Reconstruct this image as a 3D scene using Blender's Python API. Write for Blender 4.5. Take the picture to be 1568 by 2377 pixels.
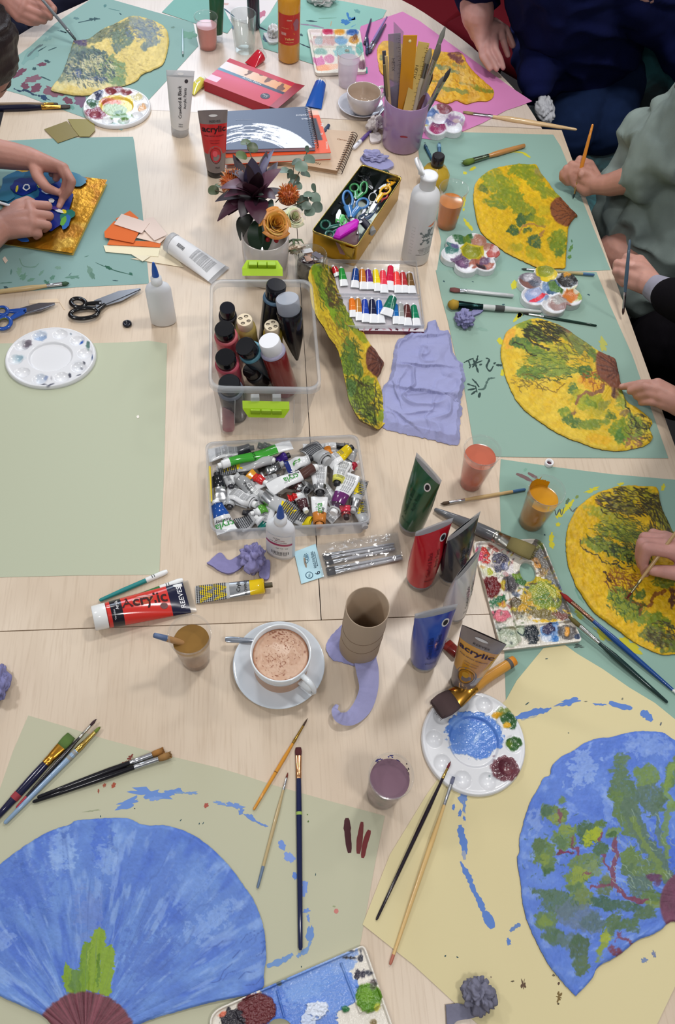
import bpy,math,random
import numpy as np
from mathutils import Vector as V
for _o in list(bpy.data.objects):bpy.data.objects.remove(_o)
SC=bpy.context.scene
COL=SC.collection
TZ=0.75
CH=1.28
PI=math.pi
rnd=random.Random(7)
NPR=np.random.RandomState(5)
#  camera
_c=np.array([784,1188.5]);_v=np.array([-244,-3081.]);_n=np.array([-124,1100.])
FP=math.sqrt(-float(_v@_n))
_dy=np.array([_v[0],_v[1],FP]);_dy/=np.linalg.norm(_dy)
_up=-np.array([_n[0],_n[1],FP]);_up/=np.linalg.norm(_up)
_dx=np.cross(_dy,_up);_dx/=np.linalg.norm(_dx)
AX=np.array([_dx,_dy,_up])
cam_d=bpy.data.cameras.new('camera');cam=bpy.data.objects.new('camera',cam_d);COL.objects.link(cam)
cam_d.sensor_fit='HORIZONTAL';cam_d.sensor_width=36;cam_d.lens=36*FP/1568
cam_d.clip_start=.02;cam_d.clip_end=50
from mathutils import Matrix
_xr,_yd,_zf=AX[:,0],AX[:,1],AX[:,2]
cam.matrix_world=Matrix(((_xr[0],-_yd[0],-_zf[0],0),(_xr[1],-_yd[1],-_zf[1],0),(_xr[2],-_yd[2],-_zf[2],TZ+CH),(0,0,0,1)))
SC.camera=cam
#  light
w=bpy.data.worlds.new('world');SC.world=w;w.use_nodes=True
w.node_tree.nodes['Background'].inputs[0].default_value=(.93,.95,1,1)
w.node_tree.nodes['Background'].inputs[1].default_value=.36
def lamp(x,y,z,power,size,col=(1,.975,.95)):
 l=bpy.data.lights.new('spot_or_daylight','AREA');l.shape='DISK';l.size=size;l.energy=power;l.color=col
 o=bpy.data.objects.new('spot_or_daylight',l);COL.objects.link(o);o.location=(x,y,z);return o
for x,y,p,s in((.68,1.30,21,.26),(-.38,2.5,15,.3),(-1.5,1.2,18,.25),(.62,-.35,13,.22),(-.55,-.3,8,.22),(.8,3.7,14,.3),(1.9,1.6,12,.3)):
 lamp(x,y,2.68,p,s)
_w=lamp(-.45,4.9,2.75,60,1.5,(.72,.84,1));_w.rotation_euler=(-.75,0,0)  # added cool disc, stands in for daylight from the far end
SC.view_settings.view_transform='Standard';SC.view_settings.look='None'
SC.view_settings.gamma=1;SC.view_settings.use_curve_mapping=False
SC.view_settings.exposure=-0.43
SC.cycles.max_bounces=8;SC.cycles.transparent_max_bounces=24;SC.cycles.caustics_reflective=False;SC.cycles.caustics_refractive=False
SC.cycles.sample_clamp_indirect=4.0
#  geometry of the view: a pixel to a point at height h above the table
def at(px,py,h=0.0):
 r=AX@np.array([px-784,py-1188.5,FP]);t=(h-CH)/r[2]
 return V((r[0]*t,r[1]*t,TZ+h))
def proj(P):
 q=np.array([P[0],P[1],P[2]-TZ-CH]);r=AX.T@q
 return(784+FP*r[0]/r[2],1188.5+FP*r[1]/r[2])
def projn(x,y,z):
 q=np.stack([x,y,z-TZ-CH],-1);r=q@AX
 return 784+FP*r[...,0]/r[...,2],1188.5+FP*r[...,1]/r[...,2]
def ppm(py):return 1443*(py+1893)/3615.0
def hsolve(base,topy):
 b=at(*base);lo,hi=0,.6
 for _ in range(40):
  m=(lo+hi)/2
  if proj((b.x,b.y,TZ+m))[1]>topy:lo=m
  else:hi=m
 return m
#  colour and materials
def lin(c):
 a=np.asarray(c,float)/255.
 return np.where(a<=.04045,a/12.92,((a+.055)/1.055)**2.4)
MATS={}
def nt(name):
 m=bpy.data.materials.new(name);m.use_nodes=True;t=m.node_tree
 return m,t,t.nodes['Principled BSDF']
def attr(t):
 a=t.nodes.new('ShaderNodeAttribute');a.attribute_name='Col';return a.outputs['Color']
def bump(t,b,scale,strength,dist=.001,detail=3,stretch=None):
 n=t.nodes.new('ShaderNodeTexNoise');n.inputs['Scale'].default_value=scale;n.inputs['Detail'].default_value=detail
 tc=t.nodes.new('ShaderNodeTexCoord')
 if stretch:
  mp=t.nodes.new('ShaderNodeMapping');mp.inputs['Scale'].default_value=stretch
  t.links.new(tc.outputs['Object'],mp.inputs[0]);t.links.new(mp.outputs[0],n.inputs['Vector'])
 else:t.links.new(tc.outputs['Object'],n.inputs['Vector'])
 u=t.nodes.new('ShaderNodeBump');u.inputs['Strength'].default_value=strength;u.inputs['Distance'].default_value=dist
 t.links.new(n.outputs['Fac'],u.inputs['Height']);t.links.new(u.outputs[0],b.inputs['Normal'])
def pmat(name,rough,metal=0,coat=0,bumpv=None,spec=.5,sss=0):
 m,t,b=nt(name);t.links.new(attr(t),b.inputs['Base Color'])
 b.inputs['Roughness'].default_value=rough;b.inputs['Metallic'].default_value=metal
 b.inputs['Coat Weight'].default_value=coat;b.inputs['Coat Roughness'].default_value=.08
 b.inputs['Specular IOR Level'].default_value=spec
 if sss:b.inputs['Subsurface Weight'].default_value=sss;b.inputs['Subsurface Radius'].default_value=(.02,.008,.004);b.inputs['Subsurface Scale'].default_value=.3
 if bumpv:bump(t,b,*bumpv)
 MATS[name]=m;return m
pmat('matte',.75,spec=.3)
pmat('paper',.9,bumpv=(900,.15,.0004),spec=.2)
pmat('card',.85,bumpv=(300,.3,.0006),spec=.3)
pmat('satin',.42)
pmat('gloss',.14)
pmat('china',.08,coat=.6)
pmat('metal',.24,metal=1)
pmat('foil',.3,metal=.85,bumpv=(45,.6,.003,3))
pmat('crumple_foil',.28,metal=.8,bumpv=(240,.8,.003,3))
pmat('wet',.22,bumpv=(260,.5,.002),spec=.5)
pmat('papier',.5,bumpv=(170,.5,.0016,4),spec=.35)
pmat('cloth',.95,bumpv=(900,.4,.0015),spec=.1)
pmat('tissue',.95,bumpv=(150,.55,.0016,4),spec=.1)
pmat('plastic',.26,coat=.15)
pmat('skin',.5,bumpv=(420,.25,.0012),spec=.35,sss=.12)
pmat('hair',.5,bumpv=(500,.7,.002,3,(1,1,.1)),spec=.4)
pmat('bristle',.7,bumpv=(1500,.6,.001),spec=.3)
m,t,b=nt('velvet');n=t.nodes.new('ShaderNodeTexNoise');n.inputs['Scale'].default_value=9;n.inputs['Detail'].default_value=5;n.inputs['Distortion'].default_value=1.2
r=t.nodes.new('ShaderNodeValToRGB');r.color_ramp.elements[0].position=.4;r.color_ramp.elements[0].color=(.004,.022,.026,1);r.color_ramp.elements[1].position=.7;r.color_ramp.elements[1].color=(.05,.25,.28,1)
tc=t.nodes.new('ShaderNodeTexCoord');t.links.new(tc.outputs['Object'],n.inputs['Vector']);t.links.new(n.outputs['Fac'],r.inputs[0]);t.links.new(r.outputs[0],b.inputs['Base Color']);b.inputs['Roughness'].default_value=.55;b.inputs['Sheen Weight'].default_value=.6
MATS['velvet']=m
def clearmat(name,tint,opac,rough=.05,gl=1.0,trans=False):
 m=bpy.data.materials.new(name);m.use_nodes=True;t=m.node_tree;t.nodes.clear()
 o=t.nodes.new('ShaderNodeOutputMaterial');tr=t.nodes.new('ShaderNodeBsdfTransparent');tr.inputs[0].default_value=(*tint,1)
 df=t.nodes.new('ShaderNodeBsdfDiffuse');t.links.new(attr(t),df.inputs[0])
 tl=t.nodes.new('ShaderNodeBsdfTranslucent');t.links.new(attr(t),tl.inputs[0])
 md=t.nodes.new('ShaderNodeMixShader');md.inputs[0].default_value=.45;t.links.new(df.outputs[0],md.inputs[1]);t.links.new(tl.outputs[0],md.inputs[2])
 m1=t.nodes.new('ShaderNodeMixShader');m1.inputs[0].default_value=opac;t.links.new(tr.outputs[0],m1.inputs[1]);t.links.new(md.outputs[0],m1.inputs[2])
 g=t.nodes.new('ShaderNodeBsdfGlossy');g.inputs['Roughness'].default_value=rough
 fr=t.nodes.new('ShaderNodeLayerWeight');fr.inputs[0].default_value=.5
 pw=t.nodes.new('ShaderNodeMath');pw.operation='POWER';pw.inputs[1].default_value=4;t.links.new(fr.outputs['Facing'],pw.inputs[0])
 mu=t.nodes.new('ShaderNodeMath');mu.operation='MULTIPLY_ADD';mu.inputs[1].default_value=.5*gl;mu.inputs[2].default_value=.035*gl;t.links.new(pw.outputs[0],mu.inputs[0])
 m2=t.nodes.new('ShaderNodeMixShader');t.links.new(mu.outputs[0],m2.inputs[0]);t.links.new(m1.outputs[0],m2.inputs[1]);t.links.new(g.outputs[0],m2.inputs[2])
 t.links.new(m2.outputs[0],o.inputs[0]);MATS[name]=m
clearmat('clear',(.97,.97,.97),.07)
clearmat('film',(.95,.95,.95),.10,.12,2.0)
clearmat('frost',(.95,.96,.97),.32,.2,.8)
clearmat('milky',(.93,.94,.96),.62,.3,.7)
clearmat('glass',(.93,.96,.95),.05,.02,1.5)
def wood(name,c1,c2,c3,rough=.33,ax=1):
 m,t,b=nt(name);tc=t.nodes.new('ShaderNodeTexCoord')
 def noise(scale,st,det=4):
  mp=t.nodes.new('ShaderNodeMapping');mp.inputs['Scale'].default_value=st
  n=t.nodes.new('ShaderNodeTexNoise');n.inputs['Scale'].default_value=scale;n.inputs['Detail'].default_value=det
  t.links.new(tc.outputs['Object'],mp.inputs[0]);t.links.new(mp.outputs[0],n.inputs['Vector']);return n.outputs['Fac']
 st=(1,.05,1)if ax==1 else(.05,1,1)
 def mix(f,a,bb,lo,hi):
  mr=t.nodes.new('ShaderNodeMapRange');mr.inputs[1].default_value=lo;mr.inputs[2].default_value=hi;t.links.new(f,mr.inputs[0])
  x=t.nodes.new('ShaderNodeMix');x.data_type='RGBA';t.links.new(mr.outputs[0],x.inputs[0])
  for k,s in((6,a),(7,bb)):
   if hasattr(s,'links')or not isinstance(s,(tuple,list,np.ndarray)):t.links.new(s,x.inputs[k])
   else:x.inputs[k].default_value=(*lin(s),1)
  return x.outputs[2]
 big=mix(noise(5,(1,.35,1),2),c1,c2,.35,.7)
 fine=noise(260,st,5)
 g=t.nodes.new('ShaderNodeMapRange');g.inputs[1].default_value=.5;g.inputs[2].default_value=.72;g.inputs[4].default_value=.42;t.links.new(fine,g.inputs[0])
 x=t.nodes.new('ShaderNodeMix');x.data_type='RGBA';t.links.new(g.outputs[0],x.inputs[0]);t.links.new(big,x.inputs[6]);x.inputs[7].default_value=(*lin(c3),1)
 mp=t.nodes.new('ShaderNodeMapping');mp.inputs['Scale'].default_value=(9,1.1,1)if ax==1 else(1.1,9,1)
 wv=t.nodes.new('ShaderNodeTexWave');wv.wave_type='RINGS';wv.inputs['Scale'].default_value=2.2;wv.inputs['Distortion'].default_value=5;wv.inputs['Detail'].default_value=2;wv.inputs['Detail Scale'].default_value=.7
 t.links.new(tc.outputs['Object'],mp.inputs[0]);t.links.new(mp.outputs[0],wv.inputs[0])
 g2=t.nodes.new('ShaderNodeMapRange');g2.inputs[1].default_value=.55;g2.inputs[4].default_value=.17;t.links.new(wv.outputs['Fac'],g2.inputs[0])
 y=t.nodes.new('ShaderNodeMix');y.data_type='RGBA';t.links.new(g2.outputs[0],y.inputs[0]);t.links.new(x.outputs[2],y.inputs[6]);y.inputs[7].default_value=(*lin(c3),1)
 t.links.new(y.outputs[2],b.inputs['Base Color']);b.inputs['Roughness'].default_value=rough
 bump(t,b,700,.12,.0004,2)
 MATS[name]=m
wood('maple',(214,197,176),(203,184,161),(182,160,136),.33)
wood('maple_glare',(216,203,192),(208,193,180),(188,170,155),.3)  # paler copy of maple, the far table's whitish glare put into its colour
#  mesh builder
class MB:
 def __init__(s):s.v=[];s.c=[];s.f=[];s.m=[];s.sm=[];s.mats=[];s.n=0
 def mi(s,m):
  if m not in s.mats:s.mats.append(m)
  return s.mats.index(m)
 def add(s,vs,fs,col,mat='satin',smooth=True):
  vs=np.asarray(vs,float).reshape(-1,3);k=len(vs);cl=np.asarray(col,float)
  cc=lin(cl)
  if cc.ndim==1:cc=np.tile(cc,(k,1))
  s.v.append(vs);s.c.append(cc);i=s.mi(mat);o=s.n
  for f in fs:s.f.append([int(q)+o for q in f]);s.m.append(i);s.sm.append(smooth)
  s.n+=k;return s
 def build(s,name,parent=None,origin=None):
  vs=np.concatenate(s.v)if s.v else np.zeros((0,3));cs=np.concatenate(s.c)if s.c else np.zeros((0,3))
  if parent is not None:
   o0=parent;org=np.zeros(3)
   while o0 is not None:org=org+np.array(o0.location);o0=o0.parent
  elif origin is not None:org=np.array(origin)
  else:org=np.array([vs[:,0].mean(),vs[:,1].mean(),vs[:,2].min()])
  me=bpy.data.meshes.new(name);me.from_pydata((vs-org).tolist(),[],s.f)
  me.polygons.foreach_set('material_index',s.m);me.polygons.foreach_set('use_smooth',s.sm)
  for m in s.mats:me.materials.append(MATS[m])
  a=me.color_attributes.new('Col','FLOAT_COLOR','POINT')
  a.data.foreach_set('color',np.concatenate([cs,np.ones((len(cs),1))],1).astype(np.float32).ravel())
  me.update()
  o=bpy.data.objects.new(name,me);COL.objects.link(o)
  if parent is not None:o.parent=parent
  else:o.location=org
  return o
def tag(o,label,cat,group=None,kind=None):
 if label:o['label']=label
 if cat:o['category']=cat
 if group:o['group']=group
 if kind:o['kind']=kind
 return o
def thing(name,label,cat,P,group=None):
 o=bpy.data.objects.new(name,None);COL.objects.link(o);o.location=P;o.empty_display_size=.02
 return tag(o,label,cat,group)
def struct(o):o['kind']='structure';return o
def unit(a):
 a=np.array(a,float);return a/max(1e-9,np.linalg.norm(a))
def perp(d,hint=(0,0,1)):
 d=unit(d);h=np.array(hint,float)
 if abs(d@unit(h))>.98:h=np.array((1,0,0.))
 s=unit(np.cross(d,h));return s,np.cross(s,d)
def box(mb,c,size,col,mat='satin',rz=0,bev=0):
 x,y,z=np.array(size)/2.;b=min(bev,x*.9,y*.9,z*.9)if bev else 0
 cs,sn=math.cos(rz),math.sin(rz)
 def tr(p):return(c[0]+p[0]*cs-p[1]*sn,c[1]+p[0]*sn+p[1]*cs,c[2]+p[2])
 if not b:
  vs=[tr((i*x,j*y,k*z))for k in(-1,1)for j in(-1,1)for i in(-1,1)]
  for f in((0,2,3,1),(4,5,7,6),(0,1,5,4),(2,6,7,3),(0,4,6,2),(1,3,7,5)):
   mb.add([vs[q]for q in f],[(0,1,2,3)],col,mat,False)
  return
 def ring(ix,iy,zz,r):
  out=[]
  for sx,sy,a0 in((1,1,0),(-1,1,PI/2),(-1,-1,PI),(1,-1,1.5*PI)):
   for q in range(4):
    a=a0+q*PI/6;out.append(tr((sx*(ix-r)+r*math.cos(a),sy*(iy-r)+r*math.sin(a),zz)))
  return out
 rings=[ring(x-b,y-b,-z,b*.5),ring(x,y,-z+b,b),ring(x,y,z-b,b),ring(x-b*.3,y-b*.3,z-b*.3,b),ring(x-b,y-b,z,b*.5)]
 loft(mb,rings,col,mat,cap=(1,1))
def loft(mb,rings,col,mat='satin',cap=(0,0),closed=True,smooth=True):
 n=len(rings[0]);vs=np.concatenate([np.asarray(r,float)for r in rings]);fs=[]
 m=n if closed else n-1
 for i in range(len(rings)-1):
  for j in range(m):
   k=(j+1)%n;fs.append((i*n+j,i*n+k,(i+1)*n+k,(i+1)*n+j))
 cl=np.asarray(col,float)
 if cl.ndim==2 and len(cl)==len(rings):cl=np.repeat(cl,n,0)
 mb.add(vs,fs,cl,mat,smooth)
 for e,i in((0,0),(1,len(rings)-1)):
  if cap[e]:
   r=list(rings[i]);mb.add(r,[tuple(range(n))if e else tuple(range(n))[::-1]],cl[i*n:(i+1)*n]if cl.ndim==2 else cl,mat,False)
def lathe(mb,A,prof,col,mat='satin',axis=(0,0,1),n=32,cap=(0,0),smooth=True,squash=1.0,hint=(0,0,1)):
 """prof: (distance along the axis, radius)"""
 d=unit(axis)
 if abs(d[2])>.999:s,u=np.array((1.,0,0)),np.array((0,1.,0))
 else:s,u=perp(d,hint)
 A=np.array(A,float);rings=[]
 for z,r in prof:
  rings.append([A+d*z+s*math.cos(2*PI*k/n)*r+u*math.sin(2*PI*k/n)*r*squash for k in range(n)])
 loft(mb,rings,col,mat,cap,True,smooth)
def rod(mb,P,Q,r0,r1,col,mat='satin',n=14,cap=(1,1)):
 P,Q=np.array(P),np.array(Q);L=np.linalg.norm(Q-P);lathe(mb,P,((0,r0),(L,r1)),col,mat,Q-P,n,cap)
def tube_path(mb,pts,rad,col,mat='satin',n=10,cap=(1,1),flat=1.0):
 pts=[np.array(p,float)for p in pts];rings=[];N=len(pts)
 if not hasattr(rad,'__len__'):rad=[rad]*N
 for i,p in enumerate(pts):
  d=pts[min(i+1,N-1)]-pts[max(i-1,0)];s,u=perp(d)
  rings.append([p+s*math.cos(2*PI*k/n)*rad[i]+u*math.sin(2*PI*k/n)*rad[i]*flat for k in range(n)])
 loft(mb,rings,col,mat,cap)
def spl(pts,k=6):
 """Catmull-Rom through points"""
 P=[np.array(p,float)for p in pts];P=[2*P[0]-P[1]]+P+[2*P[-1]-P[-2]];out=[]
 for i in range(1,len(P)-2):
  for q in range(k):
   t=q/k;a,b,c,d=P[i-1:i+3]
   out.append(.5*(2*b+(c-a)*t+(2*a-5*b+4*c-d)*t*t+(3*b-a-3*c+d)*t**3))
 out.append(P[-2]);return out
def prism(mb,poly,z0,z1,col,mat='paper',sidecol=None):
 poly=[np.array(p[:2],float)for p in poly]
 A=sum(poly[i][0]*poly[(i+1)%len(poly)][1]-poly[(i+1)%len(poly)][0]*poly[i][1]for i in range(len(poly)))
 if A<0:poly=poly[::-1]
 n=len(poly)
 mb.add([(p[0],p[1],z1)for p in poly],[tuple(range(n))],col,mat,False)
 mb.add([(p[0],p[1],z0)for p in poly],[tuple(range(n))[::-1]],col,mat,False)
 for i in range(n):
  a,b=poly[i],poly[(i+1)%n]
  mb.add([(a[0],a[1],z0),(b[0],b[1],z0),(b[0],b[1],z1),(a[0],a[1],z1)],[(0,1,2,3)],sidecol if sidecol is not None else col,mat,False)
#  noise and paint
def _h(i,j,s):
 n=(i*374761393+j*668265263+s*974634777)&0x7fffffff
 n=((n^(n>>13))*1274126177)&0x7fffffff
 return((n^(n>>16))&0xffff)/65535.
def vn(x,y,s=0):
 x=np.asarray(x,float);y=np.asarray(y,float);i=np.floor(x).astype(np.int64);j=np.floor(y).astype(np.int64)
 u=x-i;v=y-j;u=u*u*(3-2*u);v=v*v*(3-2*v)
 return(_h(i,j,s)*(1-u)+_h(i+1,j,s)*u)*(1-v)+(_h(i,j+1,s)*(1-u)+_h(i+1,j+1,s)*u)*v
def fbm(x,y,s=0,o=3):
 a=0;w_=.5;t=0
 for k in range(o):a=a+w_*vn(x*2**k,y*2**k,s+k*17);t+=w_;w_*=.5
 return a/t
def mixc(C,col,m):
 return C*(1-m[...,None])+np.asarray(col,float)*m[...,None]
def sstep(d,w_):return np.clip(.5-d/w_,0,1)
def m_blob(X,Y,x,y,rx,ry,ang=0,rag=.35,fs=9.,seed=1):
 a=math.radians(ang);u=(X-x)*math.cos(a)+(Y-y)*math.sin(a);v=-(X-x)*math.sin(a)+(Y-y)*math.cos(a)
 d=np.sqrt((u/rx)**2+(v/ry)**2)-1+(fbm(X/fs,Y/fs,seed,4)-.5)*2.6*rag
 return sstep(d*min(rx,ry),3.)
def m_line(X,Y,pts,w_,rag=.3,fs=6.,seed=1):
 D=np.full(X.shape,1e9)
 for(a,b),(c,d)in zip(pts[:-1],pts[1:]):
  L2=(c-a)**2+(d-b)**2+1e-9;t=np.clip(((X-a)*(c-a)+(Y-b)*(d-b))/L2,0,1)
  D=np.minimum(D,np.hypot(X-a-t*(c-a),Y-b-t*(d-b)))
 return sstep(D-w_/2*(1+(fbm(X/fs,Y/fs,seed)-.5)*2*rag),1.6)
PW=[0.,0.]
def paint(C,X,Y,ops):
 """ops: ('b',x,y,rx,ry,ang,col[,alpha,rag]) blob / ('l',pts,width,col[,alpha,rag]) line"""
 X0,Y0=X,Y
 if PW[0]:X=X+(fbm(X/16,Y/16,61,3)-.5)*3*PW[0]+(vn(X/3.5,Y/3.5,63)-.5)*.7*PW[0];Y=Y+(fbm(X0/16,Y/16,67,3)-.5)*3*PW[0]+(vn(X0/3.5,Y/3.5,69)-.5)*.7*PW[0]
 pat=1 if not PW[1]else np.clip(1.25-PW[1]*2.2*np.clip(fbm(X0/5,Y0/5,71,3)-.42,0,1),.35,1)
 for k,o in enumerate(ops):
  if o[0]=='b':
   al=o[7]if len(o)>7 else 1;rg=o[8]if len(o)>8 else .35
   m=m_blob(X,Y,o[1],o[2],o[3],o[4],o[5],rg,seed=k*3+1)*pat;col=o[6]
  else:
   al=o[4]if len(o)>4 else 1;rg=o[5]if len(o)>5 else .35
   m=m_line(X,Y,o[1],o[2],rg,seed=k*3+2);col=o[3]
  C=mixc(C,col,m*al)
 return C
def scratches(C,X,Y,cx,cy,rx,ry,n,ln,ang,spread,wd,col,seed=1,hub=None):
 r=random.Random(seed)
 for _ in range(n):
  a=r.uniform(0,2*PI);q=math.sqrt(r.random());x=cx+rx*q*math.cos(a);y=cy+ry*q*math.sin(a)
  b=math.radians(ang)if hub is None else math.atan2(y-hub[1],x-hub[0])+math.radians(ang)
  b+=math.radians(r.uniform(-spread,spread));l=ln*r.uniform(.5,1.3)
  x2,y2=x+l*math.cos(b),y+l*math.sin(b);k=.25*l*r.uniform(-1,1)
  sel=(X>min(x,x2)-8)&(X<max(x,x2)+8)&(Y>min(y,y2)-8)&(Y<max(y,y2)+8)
  if not sel.any():continue
  xm,ym=(x+x2)/2-k*math.sin(b),(y+y2)/2+k*math.cos(b)
  m=m_line(X[sel],Y[sel],[(x,y),(xm,ym),(x2,y2)],wd*r.uniform(.6,1.4),.5,seed=seed)
  C[sel]=mixc(C[sel],col,m*r.uniform(.6,1))
 return C
def resample(pts,n):
 P=np.array(pts,float);Q=np.vstack([P,P[:1]]);d=np.r_[0,np.cumsum(np.hypot(*np.diff(Q,axis=0).T))]
 t=np.linspace(0,d[-1],n,endpoint=False);return np.stack([np.interp(t,d,Q[:,0]),np.interp(t,d,Q[:,1])],1)
def star(mb,bnd,cen,nr,hf,cf,z0,mat,sidecol,tpow=1.0,inner=None):
 """a solid sheet bounded by the xy loop bnd, star-shaped round cen: top z = z0 + hf(x,y,t), colour cf(X,Y,t) in photo pixels"""
 B=np.asarray(bnd,float);n=len(B);t=(np.linspace(0,1,nr+1)[1:])**tpow
 c=np.array(cen,float)[:2]
 I=np.tile(c,(n,1))if inner is None else np.asarray(inner,float)
 if inner is not None:t=np.linspace(0,1,nr)
 x=I[:,0]+(B[None,:,0]-I[:,0])*t[:,None];y=I[:,1]+(B[None,:,1]-I[:,1])*t[:,None]
 x=np.r_[c[0],x.ravel()];y=np.r_[c[1],y.ravel()];T=np.r_[0,np.repeat(t,n)]
 z=z0+hf(x,y,T);X,Y=projn(x,y,np.full_like(x,TZ+.004));C=cf(X,Y,T)
 fs=[(0,1+j,1+(j+1)%n)for j in range(n)]if inner is None else[]
 for i in range(nr-1):
  o,p=1+i*n,1+(i+1)*n
  fs+=[(o+j,p+j,p+(j+1)%n,o+(j+1)%n)for j in range(n)]
 area=np.sum(B[:,0]*np.roll(B[:,1],-1)-np.roll(B[:,0],-1)*B[:,1])
 if area<0:fs=[f[::-1]for f in fs]
 mb.add(np.stack([x,y,z],1),fs,C,mat)
 top=np.stack([x[-n:],y[-n:],z[-n:]],1);bot=top.copy();bot[:,2]=z0
 ring=[bot,top]if area>0 else[bot[::-1],top[::-1]]
 loft(mb,ring,sidecol,mat,(0,0),True,False)
 if inner is None:mb.add(bot,[tuple(range(n))[::-1]if area>0 else tuple(range(n))],sidecol,mat,False)
 else:
  it=np.stack([x[1:n+1],y[1:n+1],z[1:n+1]],1);ib=it.copy();ib[:,2]=z0
  loft(mb,[it,ib]if area>0 else[it[::-1],ib[::-1]],sidecol,mat,(0,0),True,False)
#  lettering
_TX={}
def textgeo(s,bold=0):
 k=(s,bold)
 if k not in _TX:
  cu=bpy.data.curves.new('lettering','FONT');cu.body=s;cu.align_x='CENTER';cu.align_y='CENTER';cu.resolution_u=3;cu.offset=bold;cu.fill_mode='FRONT'
  o=bpy.data.objects.new('lettering',cu);me=o.to_mesh()
  v=np.array([x.co[:2]for x in me.vertices]).reshape(-1,2);f=[tuple(p.vertices)for p in me.polygons]
  o.to_mesh_clear();bpy.data.objects.remove(o);bpy.data.curves.remove(cu)
  if len(v):v=v-(v.max(0)+v.min(0))/2
  _TX[k]=(v,f)
 return _TX[k]
def text(mb,s,fn,col,mat='matte',bold=0,fit=None):
 """fn maps (x,y) of lettering (unit size) to a point; fit = width to scale the lettering to"""
 v,f=textgeo(s,bold)
 if not len(v):return
 if fit:v=v*(fit/max(1e-6,np.ptp(v[:,0])))
 mb.add([fn(a,b)for a,b in v],f,col,mat,False)
def flat_text(mb,s,c,xd,yd,col,width=None,size=None,mat='matte',bold=0,lift=.0004):
 """lettering on a plane through c with reading direction xd and up direction yd"""
 xd=unit(xd);yd=unit(yd);nrm=np.cross(xd,yd);v,f=textgeo(s,bold);c=np.array(c,float)+nrm*lift
 if not len(v):return
 k=width/max(1e-6,np.ptp(v[:,0]))if width else size
 mb.add([c+xd*a*k+yd*b*k for a,b in v],f,col,mat,False)
#  the room: floor, tables
mb=MB();box(mb,(0,1.5,-.02),(9,9,.04),(38,34,36),'satin');struct(mb.build('floor',origin=(0,1.5,-.04)))
for nm,c_,s_ in(('wall_far',(0,6.03,1.4),(9,.06,2.8)),('wall_near',(0,-3.03,1.4),(9,.06,2.8)),('wall_left',(-4.5,1.5,1.4),(.06,9,2.8)),('wall_right',(4.5,1.5,1.4),(.06,9,2.8))):
 mb=MB();box(mb,c_,s_,(205,198,188),'matte');struct(mb.build(nm))
def zat(px,py,h=0):p=at(px,py,h);return(p.x,p.y)
def table(poly,legs,label,mat='maple'):
 cx=sum(p[0]for p in poly)/len(poly);cy=sum(p[1]for p in poly)/len(poly)
 t=thing('table',label,'table',(cx,cy,0),'tables pushed together')
 m=MB();prism(m,poly,TZ-.026,TZ,(200,175,150),mat,(206,178,148));m.build('tabletop',t)
 for lx,ly in legs:
  m=MB();lathe(m,(lx,ly,0),((0,.022),(.01,.025),(.02,.02),(TZ-.03,.02),(TZ-.026,.03)),(150,152,155),'metal',n=16,cap=(1,1));m.build('leg',t)
g=.0008
table([(-.72,-.21),(.84,-.21),(.84,.54-g),(-.72,.548-g)],[(-.66,-.15),(.78,-.15),(.78,.47),(-.66,.47)],'pale maple table nearest the camera, under the two large blue fans')
table([(-.665,.548+g),(.083-g,.544+g),(.083-g,2.006-g),(-.665,2.046-g)],[(-.6,.62),(.03,.62),(.03,1.9),(-.6,1.93)],'pale maple table with the box of jumbled paint tubes and the gold foil collage')
table([(.083+g,.544+g),(.835,.54+g),(.826,1.962-g),(.083+g,2.004-g)],[(.14,.62),(.77,.62),(.77,1.88),(.14,1.9)],'pale maple table with the yellow fans along its right side')
_e=spl([(.772,1.966+g),(.745,2.10),(.698,2.229),(.64,2.36),(.568,2.476),(.455,2.62),(.28,2.74),(.05,2.79),(-.2,2.76),(-.38,2.68),(-.54,2.53),(-.65,2.41),(-.735,2.27),(-.79,2.12),(-.8,2.054+g)],4)
table([(a[0],a[1])for a in _e]+[(-.8,2.054+g)],[(.65,2.05),(-.68,2.12),(-.1,2.66)],'curved end table at the far end, under the magenta paper','maple_glare')
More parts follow.
